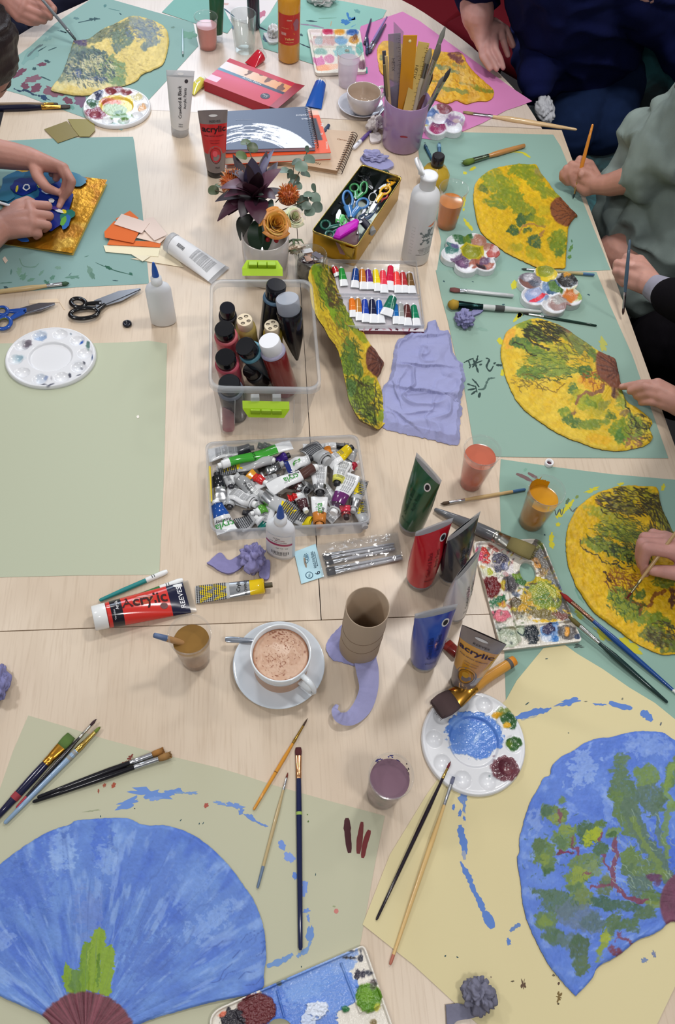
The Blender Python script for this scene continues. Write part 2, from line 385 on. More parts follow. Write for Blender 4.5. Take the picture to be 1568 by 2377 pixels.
#  sheets of paper with their dabs of paint
def blobpoly(m,x,y,rx,ry,ang,col,z,rag=.3,mat='matte',n=26,seed=0):
 r=random.Random(int(x*13+y*7+seed));ph=[r.uniform(0,6.3)for _ in range(4)];a0=math.radians(ang);P=[]
 for k in range(n):
  a=2*PI*k/n;q=1+rag*(.5*math.sin(2*a+ph[0])+.4*math.sin(5*a+ph[1])+.3*math.sin(9*a+ph[2]))+rag*r.uniform(-.25,.25)
  u,v=rx*q*math.cos(a),ry*q*math.sin(a)
  p=at(x+u*math.cos(a0)-v*math.sin(a0),y+u*math.sin(a0)+v*math.cos(a0));P.append((p.x,p.y,TZ+z))
 m.add(P[::-1],[tuple(range(n))],col,mat,False)
def strokepoly(m,pts,w_,col,z,rag=.4,mat='matte',taper=.5):
 Q=spl([(a,b)for a,b in pts],5);N=len(Q);L=[];R=[];r=random.Random(int(pts[0][0]*3+pts[0][1]))
 for i,p in enumerate(Q):
  d=Q[min(i+1,N-1)]-Q[max(i-1,0)];d=d/max(1e-6,np.hypot(*d));nn=np.array((-d[1],d[0]))
  s=w_/2*(1+rag*r.uniform(-1,1))*(1-taper*abs(2*i/(N-1)-1)**3)
  L.append(p+nn*s);R.append(p-nn*s*(1+rag*r.uniform(-.4,.4)))
 P=[at(*p)for p in L]+[at(*p)for p in R];P=[(p.x,p.y,TZ+z)for p in P]
 a=P[0];b=P[N-1];
 fs=[(i,i+1,N+i+1,N+i)for i in range(N-1)]
 v0,v1,v3=np.array(P[0]),np.array(P[1]),np.array(P[N])
 if np.cross(v1-v0,v3-v0)[2]<0:fs=[f[::-1]for f in fs]
 m.add(P,fs,col,mat,False)
def sheet(name,px,z,col,label,cat='paper',ops=(),group=None,mat='paper',th=.0004):
 m=MB();poly=[zat(*p)for p in px];prism(m,poly,TZ+z,TZ+z+th,col,mat,tuple(c*.93 for c in col))
 k=0
 for o in ops:
  k+=1;zz=z+th+.00012+.00001*(k%12)
  if o[0]=='b':blobpoly(m,o[1],o[2],o[3],o[4],o[5],o[6],zz,o[7]if len(o)>7 else .35)
  else:strokepoly(m,o[1],o[2],o[3],zz,o[4]if len(o)>4 else .4)
 c=np.mean(poly,0)
 return tag(m.build(name,origin=(c[0],c[1],TZ+z)),label,cat,group)
TEAL=(138,171,166);TEAL2=(137,168,157);SAGE=(186,190,158);CREAM=(214,203,156)
DG=(52,82,88);MR=(110,66,84);BL=(92,128,196)
rr=random.Random(3)
ops=[('b',215,128,26,6,-8,DG,.8),('l',[(180,52),(220,48),(230,42)],3,DG),('b',178,43,6,3,0,(96,130,132)),('l',[(134,70),(155,76),(165,62)],4,DG)]
ops=[('b',218,45,9,4,0,DG,.8),('l',[(182,53),(205,48),(222,43),(229,45)],2.5,DG),('b',177,43,6,3,0,(96,130,132)),('l',[(134,71),(155,77),(140,71)],2,DG),('l',[(64,132),(85,112),(100,104)],5,(96,118,120)),('l',[(88,120),(108,108)],2,DG),('l',[(112,118),(132,110)],2,DG),('b',110,143,7,3,10,DG),('b',80,160,4,4,0,DG),('b',45,170,16,7,-30,MR),('b',98,150,11,4,-15,MR),('b',76,184,18,8,-8,(126,90,104)),('b',84,205,15,8,-20,MR),('b',58,200,10,7,-10,MR),('b',125,213,22,13,20,(124,86,100)),('b',188,235,16,13,-30,(118,92,116)),('b',158,234,12,7,10,MR),('l',[(95,178),(118,188)],2.5,DG),('l',[(32,206),(46,212),(60,210),(78,220),(88,222),(100,226),(118,234)],3.5,(34,56,82),.8),('b',102,227,9,5,20,(34,62,96)),('b',168,250,5,5,0,(104,150,140)),('b',244,14,3,4,0,(86,130,130)),('l',[(252,20),(278,26)],1.4,(86,130,130)),('b',280,33,3,1.5,30,DG),('b',440,82,15,9,-20,(112,156,138),.5),('b',402,64,5,2,0,(110,140,130)),('l',[(52,150),(70,128),(90,122)],16,(122,160,156),.7),('l',[(100,95),(120,88)],8,(122,158,156),.7)]
sheet('paper_sheet',[(0,206),(26,141),(70,108),(128,55),(212,-2),(252,-3),(350,25),(449,53),(461,107),(415,158),(346,232),(283,303),(203,276),(112,243),(58,222)],.0002,TEAL,'paint-smeared teal paper at top left under the olive and yellow fan',ops=ops)
sheet('paper_sheet',[(376,29),(410,-6),(500,-8),(520,20),(540,62),(528,78),(448,53)],.0007,(128,176,168),'blank teal paper corner behind the cup of pink water')
sheet('paper_sheet',[(520,-8),(650,-8),(618,44),(600,64),(560,52),(520,42)],.0002,(226,220,222),'white paper with a pink corner at the top edge, under the tall dark bottle',ops=[('b',604,36,13,8,-30,(190,118,142)),('b',522,10,8,3,0,(206,172,168)),('l',[(520,20),(545,40)],3,(70,100,120)),('l',[(533,48),(542,68)],5,(112,150,190))])
sheet('paper_sheet',[(649,-6),(730,-8),(810,6),(898,24),(889,42),(838,64),(852,166),(800,175),(725,149),(660,128),(612,113),(600,62),(628,30)],.0007,(142,188,178),'teal paper with blue dabs under the rectangular palette at the far end',ops=[('b',802,52,10,6,0,(58,120,180)),('l',[(806,30),(812,44),(825,44),(797,54)],5,(58,120,180),.7),('l',[(826,58),(815,64)],2,(90,150,190)),('b',830,27,7,4,10,(100,150,150)),('l',[(711,49),(737,51)],2.5,DG,.7),('b',700,82,4,2.5,10,DG),('l',[(698,57),(725,60),(752,66)],3,(140,130,150)),('l',[(598,62),(622,73)],3,(36,48,66)),('l',[(694,101),(720,112)],2.5,(36,48,66)),('l',[(770,50),(768,62)],3,(180,160,130)),('l',[(740,44),(782,42)],2,(120,166,150)),('b',618,90,9,7,0,(84,108,130)),('b',640,60,10,5,0,(110,170,160),.6)])
sheet('paper_sheet',[(935,28),(975,50),(1040,98),(1130,163),(1190,206),(1236,236),(1210,246),(1176,257),(1120,287),(1060,312),(1010,326),(975,322),(930,300),(846,250),(826,185),(822,120),(838,62)],.0012,(204,128,178),'magenta pink paper under the small ochre fan')
sheet('paper_sheet',[(828,152),(853,158),(854,172),(826,171)],.0017,(70,160,150),'small turquoise card corner sticking out under the far rectangular palette','card')
YD=(196,190,52)
sheet('paper_sheet',[(968,310),(1030,306),(1285,313),(1302,340),(1418,627),(1380,629),(1014,634),(1025,560),(1003,465),(974,370)],.0002,TEAL2,'teal paper on the right under the yellow fan nearest the green shirt',ops=[('l',[(1180,354),(1210,354),(1232,366)],4,YD,.6),('b',1098,392,7,4,-30,YD),('b',1080,402,4,4,0,YD),('l',[(1077,507),(1085,520),(1098,535)],7,YD,.5),('b',1076,470,5,12,0,YD),('b',1077,487,3,3,0,YD),('b',1135,656,8,4,20,YD),('b',1326,577,4,8,20,(90,130,70)),('b',1323,597,4,5,0,(90,130,70)),('b',1328,560,2,3,0,(80,120,90))])
CAL=(44,66,62)
sheet('paper_sheet',[(1012,628),(1200,630),(1385,632),(1417,710),(1469,827),(1552,1064),(1330,1063),(1164,1061),(1104,1056),(1097,1016),(1078,900),(1056,818),(1040,745),(1025,690)],.0007,(140,168,155),'teal paper with black brushed characters under the large yellow and green fan',ops=[('l',[(1077,843),(1086,838),(1100,832)],3,CAL),('l',[(1088,838),(1092,850),(1090,856)],4,CAL),('l',[(1098,834),(1104,846),(1111,866)],5,CAL),('l',[(1110,826),(1106,840),(1097,854)],4,CAL),('l',[(1095,848),(1120,838)],3,CAL),('l',[(1113,848),(1120,846)],4,CAL),('l',[(1128,832),(1136,836),(1130,852),(1138,862),(1146,850)],4,CAL),('l',[(1146,846),(1152,842)],4,CAL),('l',[(1152,848),(1166,849)],5,CAL),('l',[(1096,880),(1106,890),(1113,900)],4,CAL),('l',[(1085,892),(1104,898)],4,CAL),('l',[(1086,906),(1104,903)],4,CAL),('l',[(1094,917),(1106,908)],4,CAL),('l',[(1104,896),(1108,912)],3,CAL),('l',[(1112,924),(1115,912)],5,CAL),('l',[(1110,905),(1124,903),(1130,890),(1136,880),(1150,878)],4,(74,100,92)),('b',1194,662,8,9,20,YD),('b',1162,793,7,8,0,YD),('l',[(1202,738),(1210,728),(1192,748)],7,YD,.6),('b',1168,865,5,9,0,YD),('b',1400,800,8,16,-30,(176,178,90),.5),('b',1243,969,4,3,0,YD),('b',1031,654,2,2,0,DG),('b',1098,655,2.5,1,10,DG),('b',1367,685,3,2,10,DG),('b',1214,732,3,2,0,DG),('b',1407,800,4,2,20,DG),('b',1169,708,3,2,0,DG),('b',1120,765,14,3,10,(128,160,146))])
sheet('paper_sheet',[(1163,1066),(1300,1086),(1420,1101),(1660,1122),(1760,1700),(1175,1630),(1168,1400),(1160,1120)],.0002,(137,168,155),'teal paper on the right under the heavily textured yellow fan',ops=[('l',[(1199,1100),(1218,1108),(1236,1118)],8,(116,92,92),.15),('l',[(1226,1098),(1238,1105),(1248,1110)],7,(116,92,92),.15),('b',1220,1091,4,4,0,(120,158,140)),('l',[(1333,1160),(1322,1174),(1308,1188),(1292,1202)],13,YD,.6),('b',1375,1138,14,5,-15,YD,.6),('b',1442,1124,6,4,0,YD,.6),('b',1540,1132,5,7,0,YD,.5),('b',1296,1218,6,4,-20,YD),('l',[(1282,1236),(1280,1258),(1284,1274)],10,YD,.6),('l',[(1280,1193),(1288,1184),(1292,1196),(1300,1182),(1304,1196),(1310,1178)],2.6,(82,92,88)),('l',[(1322,1178),(1330,1188),(1336,1182),(1344,1178)],3,(100,106,98)),('b',1318,1164,4,7,20,(88,110,84)),('b',1340,1154,5,3,-30,(120,140,70)),('b',1462,1500,26,13,25,(186,178,46),.5),('b',1400,1470,26,9,38,(170,172,60),.6),('b',1345,1425,18,6,42,(150,160,70),.6),('b',1343,1500,14,3,3,(80,96,90),.9),('b',1265,1242,2,2,0,DG),('l',[(1336,1366),(1344,1384),(1356,1400)],5,(110,150,134),.5)])
sheet('paper_sheet',[(39,326),(160,320),(309,318),(312,330),(330,480),(346,655),(344,659),(180,667),(0,681),(-160,690),(-150,335)],.0002,(134,166,162),'teal paper at left under the gold foil collage',ops=[('b',210,632,6,15,-28,(104,138,124)),('b',215,640,4,10,-20,(90,126,112)),('l',[(222,610),(250,622),(272,630),(300,637),(309,640)],2,(52,92,80)),('b',252,622,7,4,20,(40,90,70)),('b',304,636,4,3,0,(50,100,84)),('b',170,644,13,4,5,(92,132,118),.6),('b',122,645,4,7,30,(92,136,118)),('b',54,643,11,5,-30,(104,146,126),.6),('b',72,650,9,3,-10,(104,146,126)),('b',45,630,7,7,0,(120,160,140),.6),('l',[(45,600),(55,618),(80,620),(90,612)],3,(112,150,134),.6),('b',96,634,8,3,-40,(112,150,134)),('b',26,632,2,6,0,(90,130,120)),('b',135,622,6,4,0,(116,152,136)),('l',[(160,640),(166,634)],1.4,DG),('l',[(0,658),(28,656)],3,(92,130,118)),('b',110,657,8,4,10,(70,120,100),.7),('l',[(196,597),(206,594)],1.4,(80,120,106)),('b',268,652,6,1,3,DG),('b',14,668,6,2.5,10,DG)])
sheet('paper_sheet',[(-190,802),(120,795),(200,797),(297,795),(345,791),(388,798),(386,900),(381,1100),(370,1334),(180,1336),(-190,1345)],.0002,(183,189,166),'blank sage green paper under the clean white palette at left')
m_=sheet('paper_sheet',[(66,1661),(150,1686),(245,1716),(360,1747),(506,1782),(560,1798),(640,1824),(760,1858),(894,1894),(874,1990),(852,2110),(832,2215),(790,2480),(-180,2480),(-40,2040),(-10,1860),(30,1745)],.0002,(186,185,160),'sage green paper at the bottom left under the plain blue fan',ops=[('b',296,1866,30,9,-18,(104,138,200),.5),('b',345,1842,38,12,4,(104,138,200),.6),('b',398,1840,24,8,-8,(104,138,200),.5),('b',360,1854,12,6,0,(120,150,206),.5),('b',445,1841,12,4,4,(118,148,196),.6),('b',418,1840,8,3,0,(120,150,190),.6),('b',512,1865,14,4,8,(118,148,200),.5),('b',545,1870,16,7,14,(112,142,200),.6),('b',560,1884,7,6,40,(104,136,198),.6),('b',580,1894,9,4,30,(104,136,198),.6),('l',[(566,1890),(590,1904),(604,1912),(618,1918)],6,(104,136,198),.6),('b',614,1916,7,3,20,(104,136,198),.6),('b',655,1962,8,12,-38,(112,142,206),.3),('b',672,1990,10,14,-30,(126,152,212),.3),('b',685,2033,5,10,-5,(100,134,204),.3),('b',707,2062,8,16,0,(120,148,212),.4),('b',712,2114,6,6,0,(112,144,206),.6),('b',716,2131,4,7,0,(112,144,206),.6),('b',720,2168,8,22,4,(106,140,196),.3),('l',[(722,2185),(712,2205),(696,2216),(690,2222)],8,(118,150,196),.7),('l',[(680,2214),(660,2228),(640,2236),(620,2243)],13,(112,146,196),.4),('b',781,2115,5.5,5.5,0,(196,124,116),.08),('b',776,2104,3,2,0,(150,160,120)),('l',[(806,1899),(807,1930),(812,1980)],16,(72,36,40),.12),('l',[(841,1908),(836,1945),(832,1982)],13,(112,52,52),.12),('l',[(858,1927),(848,1958),(842,1992)],13,(118,48,50),.12),('b',303,1759,7,5,0,(120,58,50),.9),('b',292,1769,7,2.5,-20,(120,60,50),.9),('b',243,1823,3.5,5,0,(160,88,68),.5),('b',264,1823,6,5,-40,(164,82,62),.4),('b',229,1836,2,5,10,(150,78,60)),('b',479,1870,7,4,-30,(166,84,72),.4),('b',215,1882,14,1.6,-6,(150,156,126),.8),('b',313,1877,2,1.2,0,DG),('b',716,1907,2,2,0,(86,112,60)),('b',714,1891,1.5,1.5,0,(86,112,60)),('b',463,1912,1,3,20,DG),('b',472,1911,1,3,20,DG),('b',234,1895,1,3,0,DG),('b',733,2030,1,3,0,DG),('b',420,1904,1,3,30,DG),('b',700,2244,1.5,2,0,DG)])
sheet('paper_sheet',[(1262,1505),(1312,1498),(1340,1518),(1400,1554),(1460,1596),(1520,1632),(1660,1745),(1620,2200),(1568,2288),(1524,2380),(1440,2500),(1250,2500),(1100,2369),(960,2240),(842,2146),(905,1985),(990,1846),(1080,1720),(1175,1625),(1200,1580)],.0012,(213,201,157),'cream yellow paper at the bottom right under the blue fan with trees',ops=[('l',[(1196,1668),(1235,1656),(1262,1648)],14,BL,.4),('l',[(1240,1658),(1260,1652),(1280,1644)],9,BL,.5),('b',1322,1630,23,8,-8,BL,.5),('l',[(1285,1640),(1306,1636)],3,(120,140,180),.9),('b',1392,1636,12,3,0,BL,.6),('l',[(1414,1631),(1440,1640),(1468,1645)],10,BL,.5),('l',[(1487,1654),(1500,1660),(1514,1674)],17,BL,.35),('l',[(1210,1672),(1226,1668),(1246,1662)],4,(168,170,166),.9),('b',1075,1852,9,14,0,(110,138,190),.5),('b',1078,1872,4,14,-4,(110,138,190),.6),('b',1053,1874,4,6,0,BL,.4),('b',1068,1888,4,8,25,BL,.4),('b',1078,1900,3,6,0,BL,.4),('l',[(1068,1915),(1072,1940),(1077,1958),(1080,1984)],17,BL,.3),('l',[(1076,1975),(1079,1996)],9,(150,160,180),.6),('l',[(1069,2000),(1080,2022),(1090,2040),(1100,2068),(1112,2090)],11,BL,.4),('l',[(1104,2072),(1116,2098),(1124,2120)],13,BL,.3),('l',[(1124,2116),(1134,2134),(1144,2155)],21,BL,.15),('l',[(1184,2162),(1196,2152),(1208,2145)],10,(104,132,184),.4),('b',1181,2186,5,8,-30,BL,.5),('b',1518,2215,4,8,0,(120,130,160),.6),('b',1496,2229,8,5,30,(120,136,170),.6),('b',1215,2286,4,12,0,(96,76,60),.9),('b',1298,2313,7,8,20,(120,100,60),.95),('b',1190,2278,4,2,0,(100,90,70)),('b',1285,2264,4,2,-30,(100,90,70),.9),('b',1297,2283,3,3,20,(90,70,60)),('b',1296,2330,3,2,-30,(90,80,60)),('b',1224,1634,5,1.4,-30,DG),('b',1360,1629,4,1,0,(110,110,90)),('b',1534,1681,4,2,-60,(100,106,110)),('b',1445,1623,2,3,0,(130,130,110)),('b',1320,1702,1.3,1.3,0,DG),('b',1269,1530,3,1,0,DG),('b',1034,2219,2,2,0,DG),('b',1062,2222,3,1.5,20,DG),('b',1140,2268,1.5,1.5,0,(110,90,80))])
#  painted fans of papier mache
def ragged(px,n,amp=1.2,fs=9.):
 P=resample(np.array(spl([tuple(p)for p in px]+[tuple(px[0])],5)[:-1]),n);c=P.mean(0);d=P-c;L=np.hypot(*d.T)
 k=(fbm(P[:,0]/fs,P[:,1]/fs,9)-.5)*2*amp+(vn(P[:,0]/3,P[:,1]/3,4)-.5)*amp*.7
 return P+d/L[:,None]*k[:,None]
def fan(name,label,px,cen,hub,cf,th=.005,relief=.0012,ridge=.0008,n=420,nr=150,amp=1.2,side=(180,150,80),group='painted fans',z=.0016,fine=1.0,nrid=46,k=130):
 B=ragged(px,n,amp);W=np.array([zat(a,b,th)for a,b in B]);c=zat(*cen,th);h_=zat(*hub)
 m=MB()
 def hf(x,y,t):
  r=np.hypot(x-h_[0],y-h_[1]);a=np.arctan2(y-h_[1],x-h_[0])
  e=np.clip((1-t)/.035,0,1);e=e*(2-e)
  rid=np.abs(vn(a*nrid/3.1,r*6,3)-.5)*2
  z_=(fbm(x*k,y*k,5,4)-.5)*2*relief+rid*ridge+(fbm(x*14,y*14,8,2)-.5)*.006*fine
  return th*(.45+.55*e)+z_*(.3+.7*e)
 star(m,W,c,nr,hf,cf,TZ+z,'papier',side)
 return tag(m.build(name,origin=(c[0],c[1],TZ+z)),label,'fan',group)
def polar(X,Y,hub):
 return np.hypot(X-hub[0],Y-hub[1]),np.arctan2(Y-hub[1],X-hub[0])
def base(X,Y,cols,fs=40,seed=1,hub=None,ang=40):
 if hub is not None:
  r,a=polar(X,Y,hub);f=fbm(r/fs,a*ang,seed,4)
 else:f=fbm(X/fs,Y/fs,seed,4)
 f=np.clip((f-.3)/.4,0,1)[:,None];C=np.array(cols[0])*(1-f)+np.array(cols[1])*f
 if len(cols)>2:
  g_=np.clip((fbm(X/fs*1.7,Y/fs*1.7,seed+5,3)-.55)/.12,0,1)[:,None]*.6;C=C*(1-g_)+np.array(cols[2])*g_
 return C
def mott(C,X,Y,amt,fs=5,seed=2):
 return np.clip(C*(1+(fbm(X/fs,Y/fs,seed,3)[:,None]-.5)*2*amt),0,255)
PW[:]=[4.5,1.]
# far left fan: olive, blue-grey and cream
def c1(X,Y,T):
 C=base(X,Y,((206,184,104),(220,198,118)),30,1)
 g1,g2,g3,bg=(104,118,92),(84,104,96),(118,140,92),(112,130,142)
 C=paint(C,X,Y,[('b',262,72,62,13,-26,(112,118,86)),('b',212,90,24,9,-20,(108,116,84)),('b',335,62,36,17,18,(126,138,136),.85),('b',350,90,26,18,30,(118,132,134),.9),('b',318,78,12,6,0,(150,150,120)),('b',284,92,26,20,20,(98,118,98),.95),('b',272,112,12,12,0,(98,116,104)),('b',335,112,9,10,0,(110,126,120)),('b',190,120,28,14,0,g1),('b',165,150,26,40,20,(110,126,112)),('b',215,150,48,36,20,g2),('b',262,165,34,34,10,g3),('b',272,188,20,14,0,(110,136,84)),('b',180,178,34,18,0,(98,116,110)),('b',150,185,22,14,0,(120,132,110)),('b',210,148,26,12,-20,(196,190,142),.8),('b',180,172,10,12,0,(70,88,130)),('b',205,200,80,10,4,(214,202,150),.85),('b',135,207,18,8,0,(214,202,140)),('b',225,186,20,6,0,(80,96,134)),('b',187,100,17,9,8,(74,56,92)),('b',376,118,10,26,20,(196,176,100),.5)])
 C=scratches(C,X,Y,205,160,60,40,240,11,50,30,1.6,(54,72,82),1);C=scratches(C,X,Y,205,165,66,36,170,9,40,40,1.5,(206,196,150),2)
 C=scratches(C,X,Y,330,75,46,26,90,9,20,40,1.5,(90,106,130),3);C=scratches(C,X,Y,250,75,60,16,60,9,-30,30,1.4,(76,84,66),4);C=scratches(C,X,Y,300,150,60,40,36,9,20,20,1,(160,138,76),5)
 return mott(C,X,Y,.1)
fan('painted_fan','olive, cream and blue-grey painted fan lying on the smeared teal paper at the far left',[(170,93),(203,90),(235,68),(272,52),(305,37),(330,39),(360,48),(384,64),(392,88),(390,112),(380,146),(358,160),(330,172),(318,186),(290,198),(262,204),(225,216),(190,221),(150,217),(122,210),(120,203),(140,178),(152,150),(164,116)],(255,140),(178,98),c1,side=(120,116,84),nr=110,n=360)
# small ochre fan on magenta
def c2(X,Y,T):
 C=base(X,Y,((206,150,30),(226,178,60),(214,168,96)),16,2,(1062,118),14)
 G=(128,134,70)
 C=paint(C,X,Y,[('l',[(1018,205),(1045,212),(1082,216)],9,G,.85),('l',[(1096,200),(1120,210),(1142,212)],10,(122,128,40),.9),('l',[(1010,155),(1040,162),(1062,166)],9,(118,132,96),.85),('l',[(1050,150),(1080,158)],6,(120,130,90),.6),('l',[(1000,188),(1030,194)],4,(120,120,60),.8),('l',[(1066,192),(1092,198)],6,(140,136,80),.8),('b',1060,133,20,13,40,(120,70,66)),('b',1080,180,16,30,-30,(224,190,112),.5),('b',1035,180,14,24,0,(228,196,110),.5),('b',905,105,20,9,0,(196,150,60),.6),('b',890,135,5,10,0,(120,120,70))])
 return scratches(mott(C,X,Y,.08),X,Y,1060,185,80,45,90,10,60,30,1.2,(176,118,24),1)
fan('painted_fan','small ochre yellow fan lying on the magenta paper behind the pot of rulers',[(880,103),(893,94),(925,100),(966,108),(1005,116),(1038,121),(1064,120),(1078,130),(1084,144),(1098,162),(1112,176),(1128,190),(1147,208),(1144,226),(1130,234),(1110,234),(1086,240),(1072,237),(1060,232),(1042,239),(1025,236),(1006,229),(970,214),(935,196),(905,182),(884,166),(878,140),(876,118)],(1010,170),(1066,122),c2,side=(150,104,24),nr=110,n=360)
YB=((204,164,18),(214,175,24),(198,154,18))
# bright fan nearest the green shirt
def c3(X,Y,T):
 C=base(X,Y,YB,14,3);G=(124,136,32);D=(70,96,50)
 C=paint(C,X,Y,[('b',1216,398,36,20,10,G,.95),('b',1242,425,38,16,52,G,.9),('b',1272,450,26,12,20,(128,138,40),.85),('b',1262,402,16,22,30,(134,132,44),.9),('b',1250,400,11,7,40,(150,136,70)),('b',1155,402,14,7,40,(130,138,42),.8),('b',1160,430,42,20,20,G,.95),('b',1122,440,18,9,30,D,.85),('b',1180,462,38,22,20,(118,132,34),.95),('b',1215,490,30,20,30,(122,134,36),.9),('b',1150,478,28,9,20,(104,124,44),.9),('b',1195,425,12,12,0,(168,160,28),.6),('b',1245,470,18,7,20,(196,166,26),.8),('b',1210,513,14,11,0,D),('b',1230,508,10,7,20,(84,108,52)),('b',1190,536,13,14,20,D),('b',1225,535,8,5,0,D),('b',1240,562,17,13,25,(74,98,56)),('b',1295,566,22,28,0,(112,130,34)),('b',1300,545,14,14,0,(126,138,36)),('b',1240,590,26,12,30,(150,150,30),.8),('b',1200,575,16,9,0,(160,152,30),.8),('b',1296,590,12,9,0,(88,112,40)),('l',[(1203,538),(1216,526),(1240,522),(1268,523)],4.5,(166,122,64),.9),('l',[(1252,553),(1260,538)],5,(168,122,66),.9),('b',1250,512,26,8,10,(140,146,34),.7),('b',1262,490,14,12,0,(176,162,30),.6)])
 r,a=polar(X,Y,(1338,500));br=m_blob(X,Y,1312,494,38,30,40,.06);side=sstep((1308-34-X)*.9+0*Y,4)
 hubc=paint(np.tile(np.array((128,74,40.)),(len(X),1)),X,Y,[('l',[(1334,497),(x,y)],1.7,(78,42,26),.85)for x,y in((1282,470),(1276,486),(1280,504),(1292,516),(1306,524),(1318,530),(1296,462),(1340,512))])
 C=C*(1-br[:,None])+hubc*br[:,None]
 return mott(C,X,Y,.1)
fan('painted_fan','bright yellow fan with smooth green trees, nearest the green shirt',[(1183,382),(1205,379),(1228,380),(1246,382),(1257,402),(1274,424),(1290,446),(1302,458),(1320,478),(1341,499),(1336,504),(1328,514),(1320,530),(1319,550),(1317,572),(1315,600),(1313,620),(1295,622),(1276,622),(1250,620),(1232,613),(1205,600),(1176,585),(1150,566),(1124,545),(1110,521),(1105,494),(1100,466),(1101,446),(1105,424),(1122,406),(1145,391)],(1215,500),(1338,500),c3,side=(130,92,20),nr=130)
# large middle fan
def c4(X,Y,T):
 C=base(X,Y,((208,176,50),(215,184,60),(208,168,34)),30,4,(1440,850),12);G=(122,140,46);D=(76,106,52);K=(44,44,30)
 C=paint(C,X,Y,[('b',1182,790,16,20,0,(222,156,56),.7),('b',1225,762,30,14,20,G),('b',1245,780,34,12,20,(112,128,50)),('b',1210,800,26,13,20,D),('b',1240,815,36,14,20,(104,130,50)),('b',1270,835,46,18,0,(132,146,52)),('b',1290,862,60,16,0,(128,144,62)),('b',1230,866,34,16,10,(110,136,56)),('b',1305,815,34,16,10,(166,160,48),.85),('b',1300,775,24,12,30,(130,138,50)),('b',1325,783,30,12,40,(112,112,62)),('b',1316,766,14,6,30,(124,92,66)),('b',1350,805,30,16,35,(118,128,66)),('b',1370,830,16,14,0,(100,124,56)),('b',1385,800,18,7,35,(222,160,60),.8),('b',1360,845,18,22,0,(208,166,40),.9),('b',1360,862,13,15,0,D),('b',1392,880,18,8,20,(88,118,50)),('b',1370,895,30,12,30,(214,150,36),.8),('b',1330,905,12,14,-50,(88,116,56)),('b',1352,925,30,18,10,(164,160,40),.8),('b',1370,935,40,18,0,(150,156,44),.8),('l',[(1338,938),(1346,924),(1362,916),(1380,914),(1398,910),(1402,898)],8,(136,94,66),.95),('b',1330,962,9,5,-30,(130,96,64)),('b',1372,936,16,9,20,(116,136,50)),('b',1310,958,14,12,20,G),('b',1330,980,26,12,15,D,.95),('b',1375,985,34,12,-10,(124,140,56)),('b',1415,965,18,9,30,(92,116,54)),('b',1400,945,24,10,-50,(140,140,60)),('b',1385,960,22,10,0,(190,172,50),.8),('b',1440,925,16,26,-20,(132,144,56),.9),('b',1450,960,12,9,0,(138,116,70)),('b',1428,910,10,20,10,(128,92,56),.9),('b',1440,1000,24,30,-10,G),('b',1438,1015,14,16,0,(82,120,52)),('b',1480,985,34,14,35,(120,136,54)),('b',1480,1010,16,12,0,(124,138,60)),('b',1500,1000,14,9,0,(206,186,60),.8),('b',1390,1020,26,12,10,(222,166,40),.6)])
 for q in range(3):C=scratches(C,X,Y,1255,770,46,26,60,16,18,30,2,K,11+q)
 C=scratches(C,X,Y,1275,845,80,34,120,18,8,22,1.2,(76,96,44),21);C=scratches(C,X,Y,1235,885,60,18,60,12,20,50,1.6,(110,92,36),22);C=scratches(C,X,Y,1340,810,60,26,60,14,35,30,1.5,(90,84,50),23)
 C=scratches(C,X,Y,1480,995,32,34,60,14,40,40,1.8,(70,66,44),24);C=scratches(C,X,Y,1470,1025,24,14,26,8,70,40,3,(134,92,70),25);C=scratches(C,X,Y,1385,880,40,20,40,14,40,60,2,(150,84,40),26)
 C=paint(C,X,Y,[('l',[(1222,782),(1232,796),(1256,802),(1274,812)],5,K,.9),('l',[(1190,796),(1216,806),(1226,822),(1242,825)],3.4,K,.9),('l',[(1230,872),(1250,880),(1290,886),(1330,878)],2.4,(50,70,36),.9),('l',[(1240,906),(1268,900),(1290,912),(1310,896)],2,(120,90,30),.9),('l',[(1262,862),(1280,858),(1310,858)],2,(70,84,36),.8),('l',[(1430,890),(1426,910),(1424,922)],6,(84,52,40),.95),('l',[(1452,935),(1466,970),(1480,992),(1498,998),(1512,994)],4,(50,56,36),.95)])
 br=m_blob(X,Y,1424,856,52,38,56,.05);br=br*sstep(-(X*.72-Y*.0-1383*.72),4)
 hubc=paint(np.tile(np.array((120,72,52.)),(len(X),1)),X,Y,[('l',[(1438,868),(x,y)],4,(84,48,38),.85)for x,y in((1392,828),(1388,846),(1394,862),(1406,876),(1418,884),(1410,824),(1428,838))])
 C=C*(1-br[:,None])+hubc*br[:,None]
 return mott(C,X,Y,.08)
fan('painted_fan','large yellow fan with green trees that the ringed hand points at',[(1235,739),(1252,738),(1269,742),(1296,752),(1321,765),(1355,790),(1393,815),(1412,824),(1429,833),(1436,858),(1441,884),(1446,908),(1456,930),(1471,942),(1486,951),(1515,978),(1510,996),(1517,1014),(1508,1028),(1492,1036),(1472,1041),(1446,1046),(1417,1045),(1385,1040),(1352,1028),(1310,1012),(1269,988),(1238,966),(1214,946),(1196,922),(1183,895),(1174,870),(1167,844),(1163,822),(1166,800),(1176,772),(1190,760),(1204,750)],(1310,890),(1440,865),c4,side=(128,100,34),nr=170,n=520)
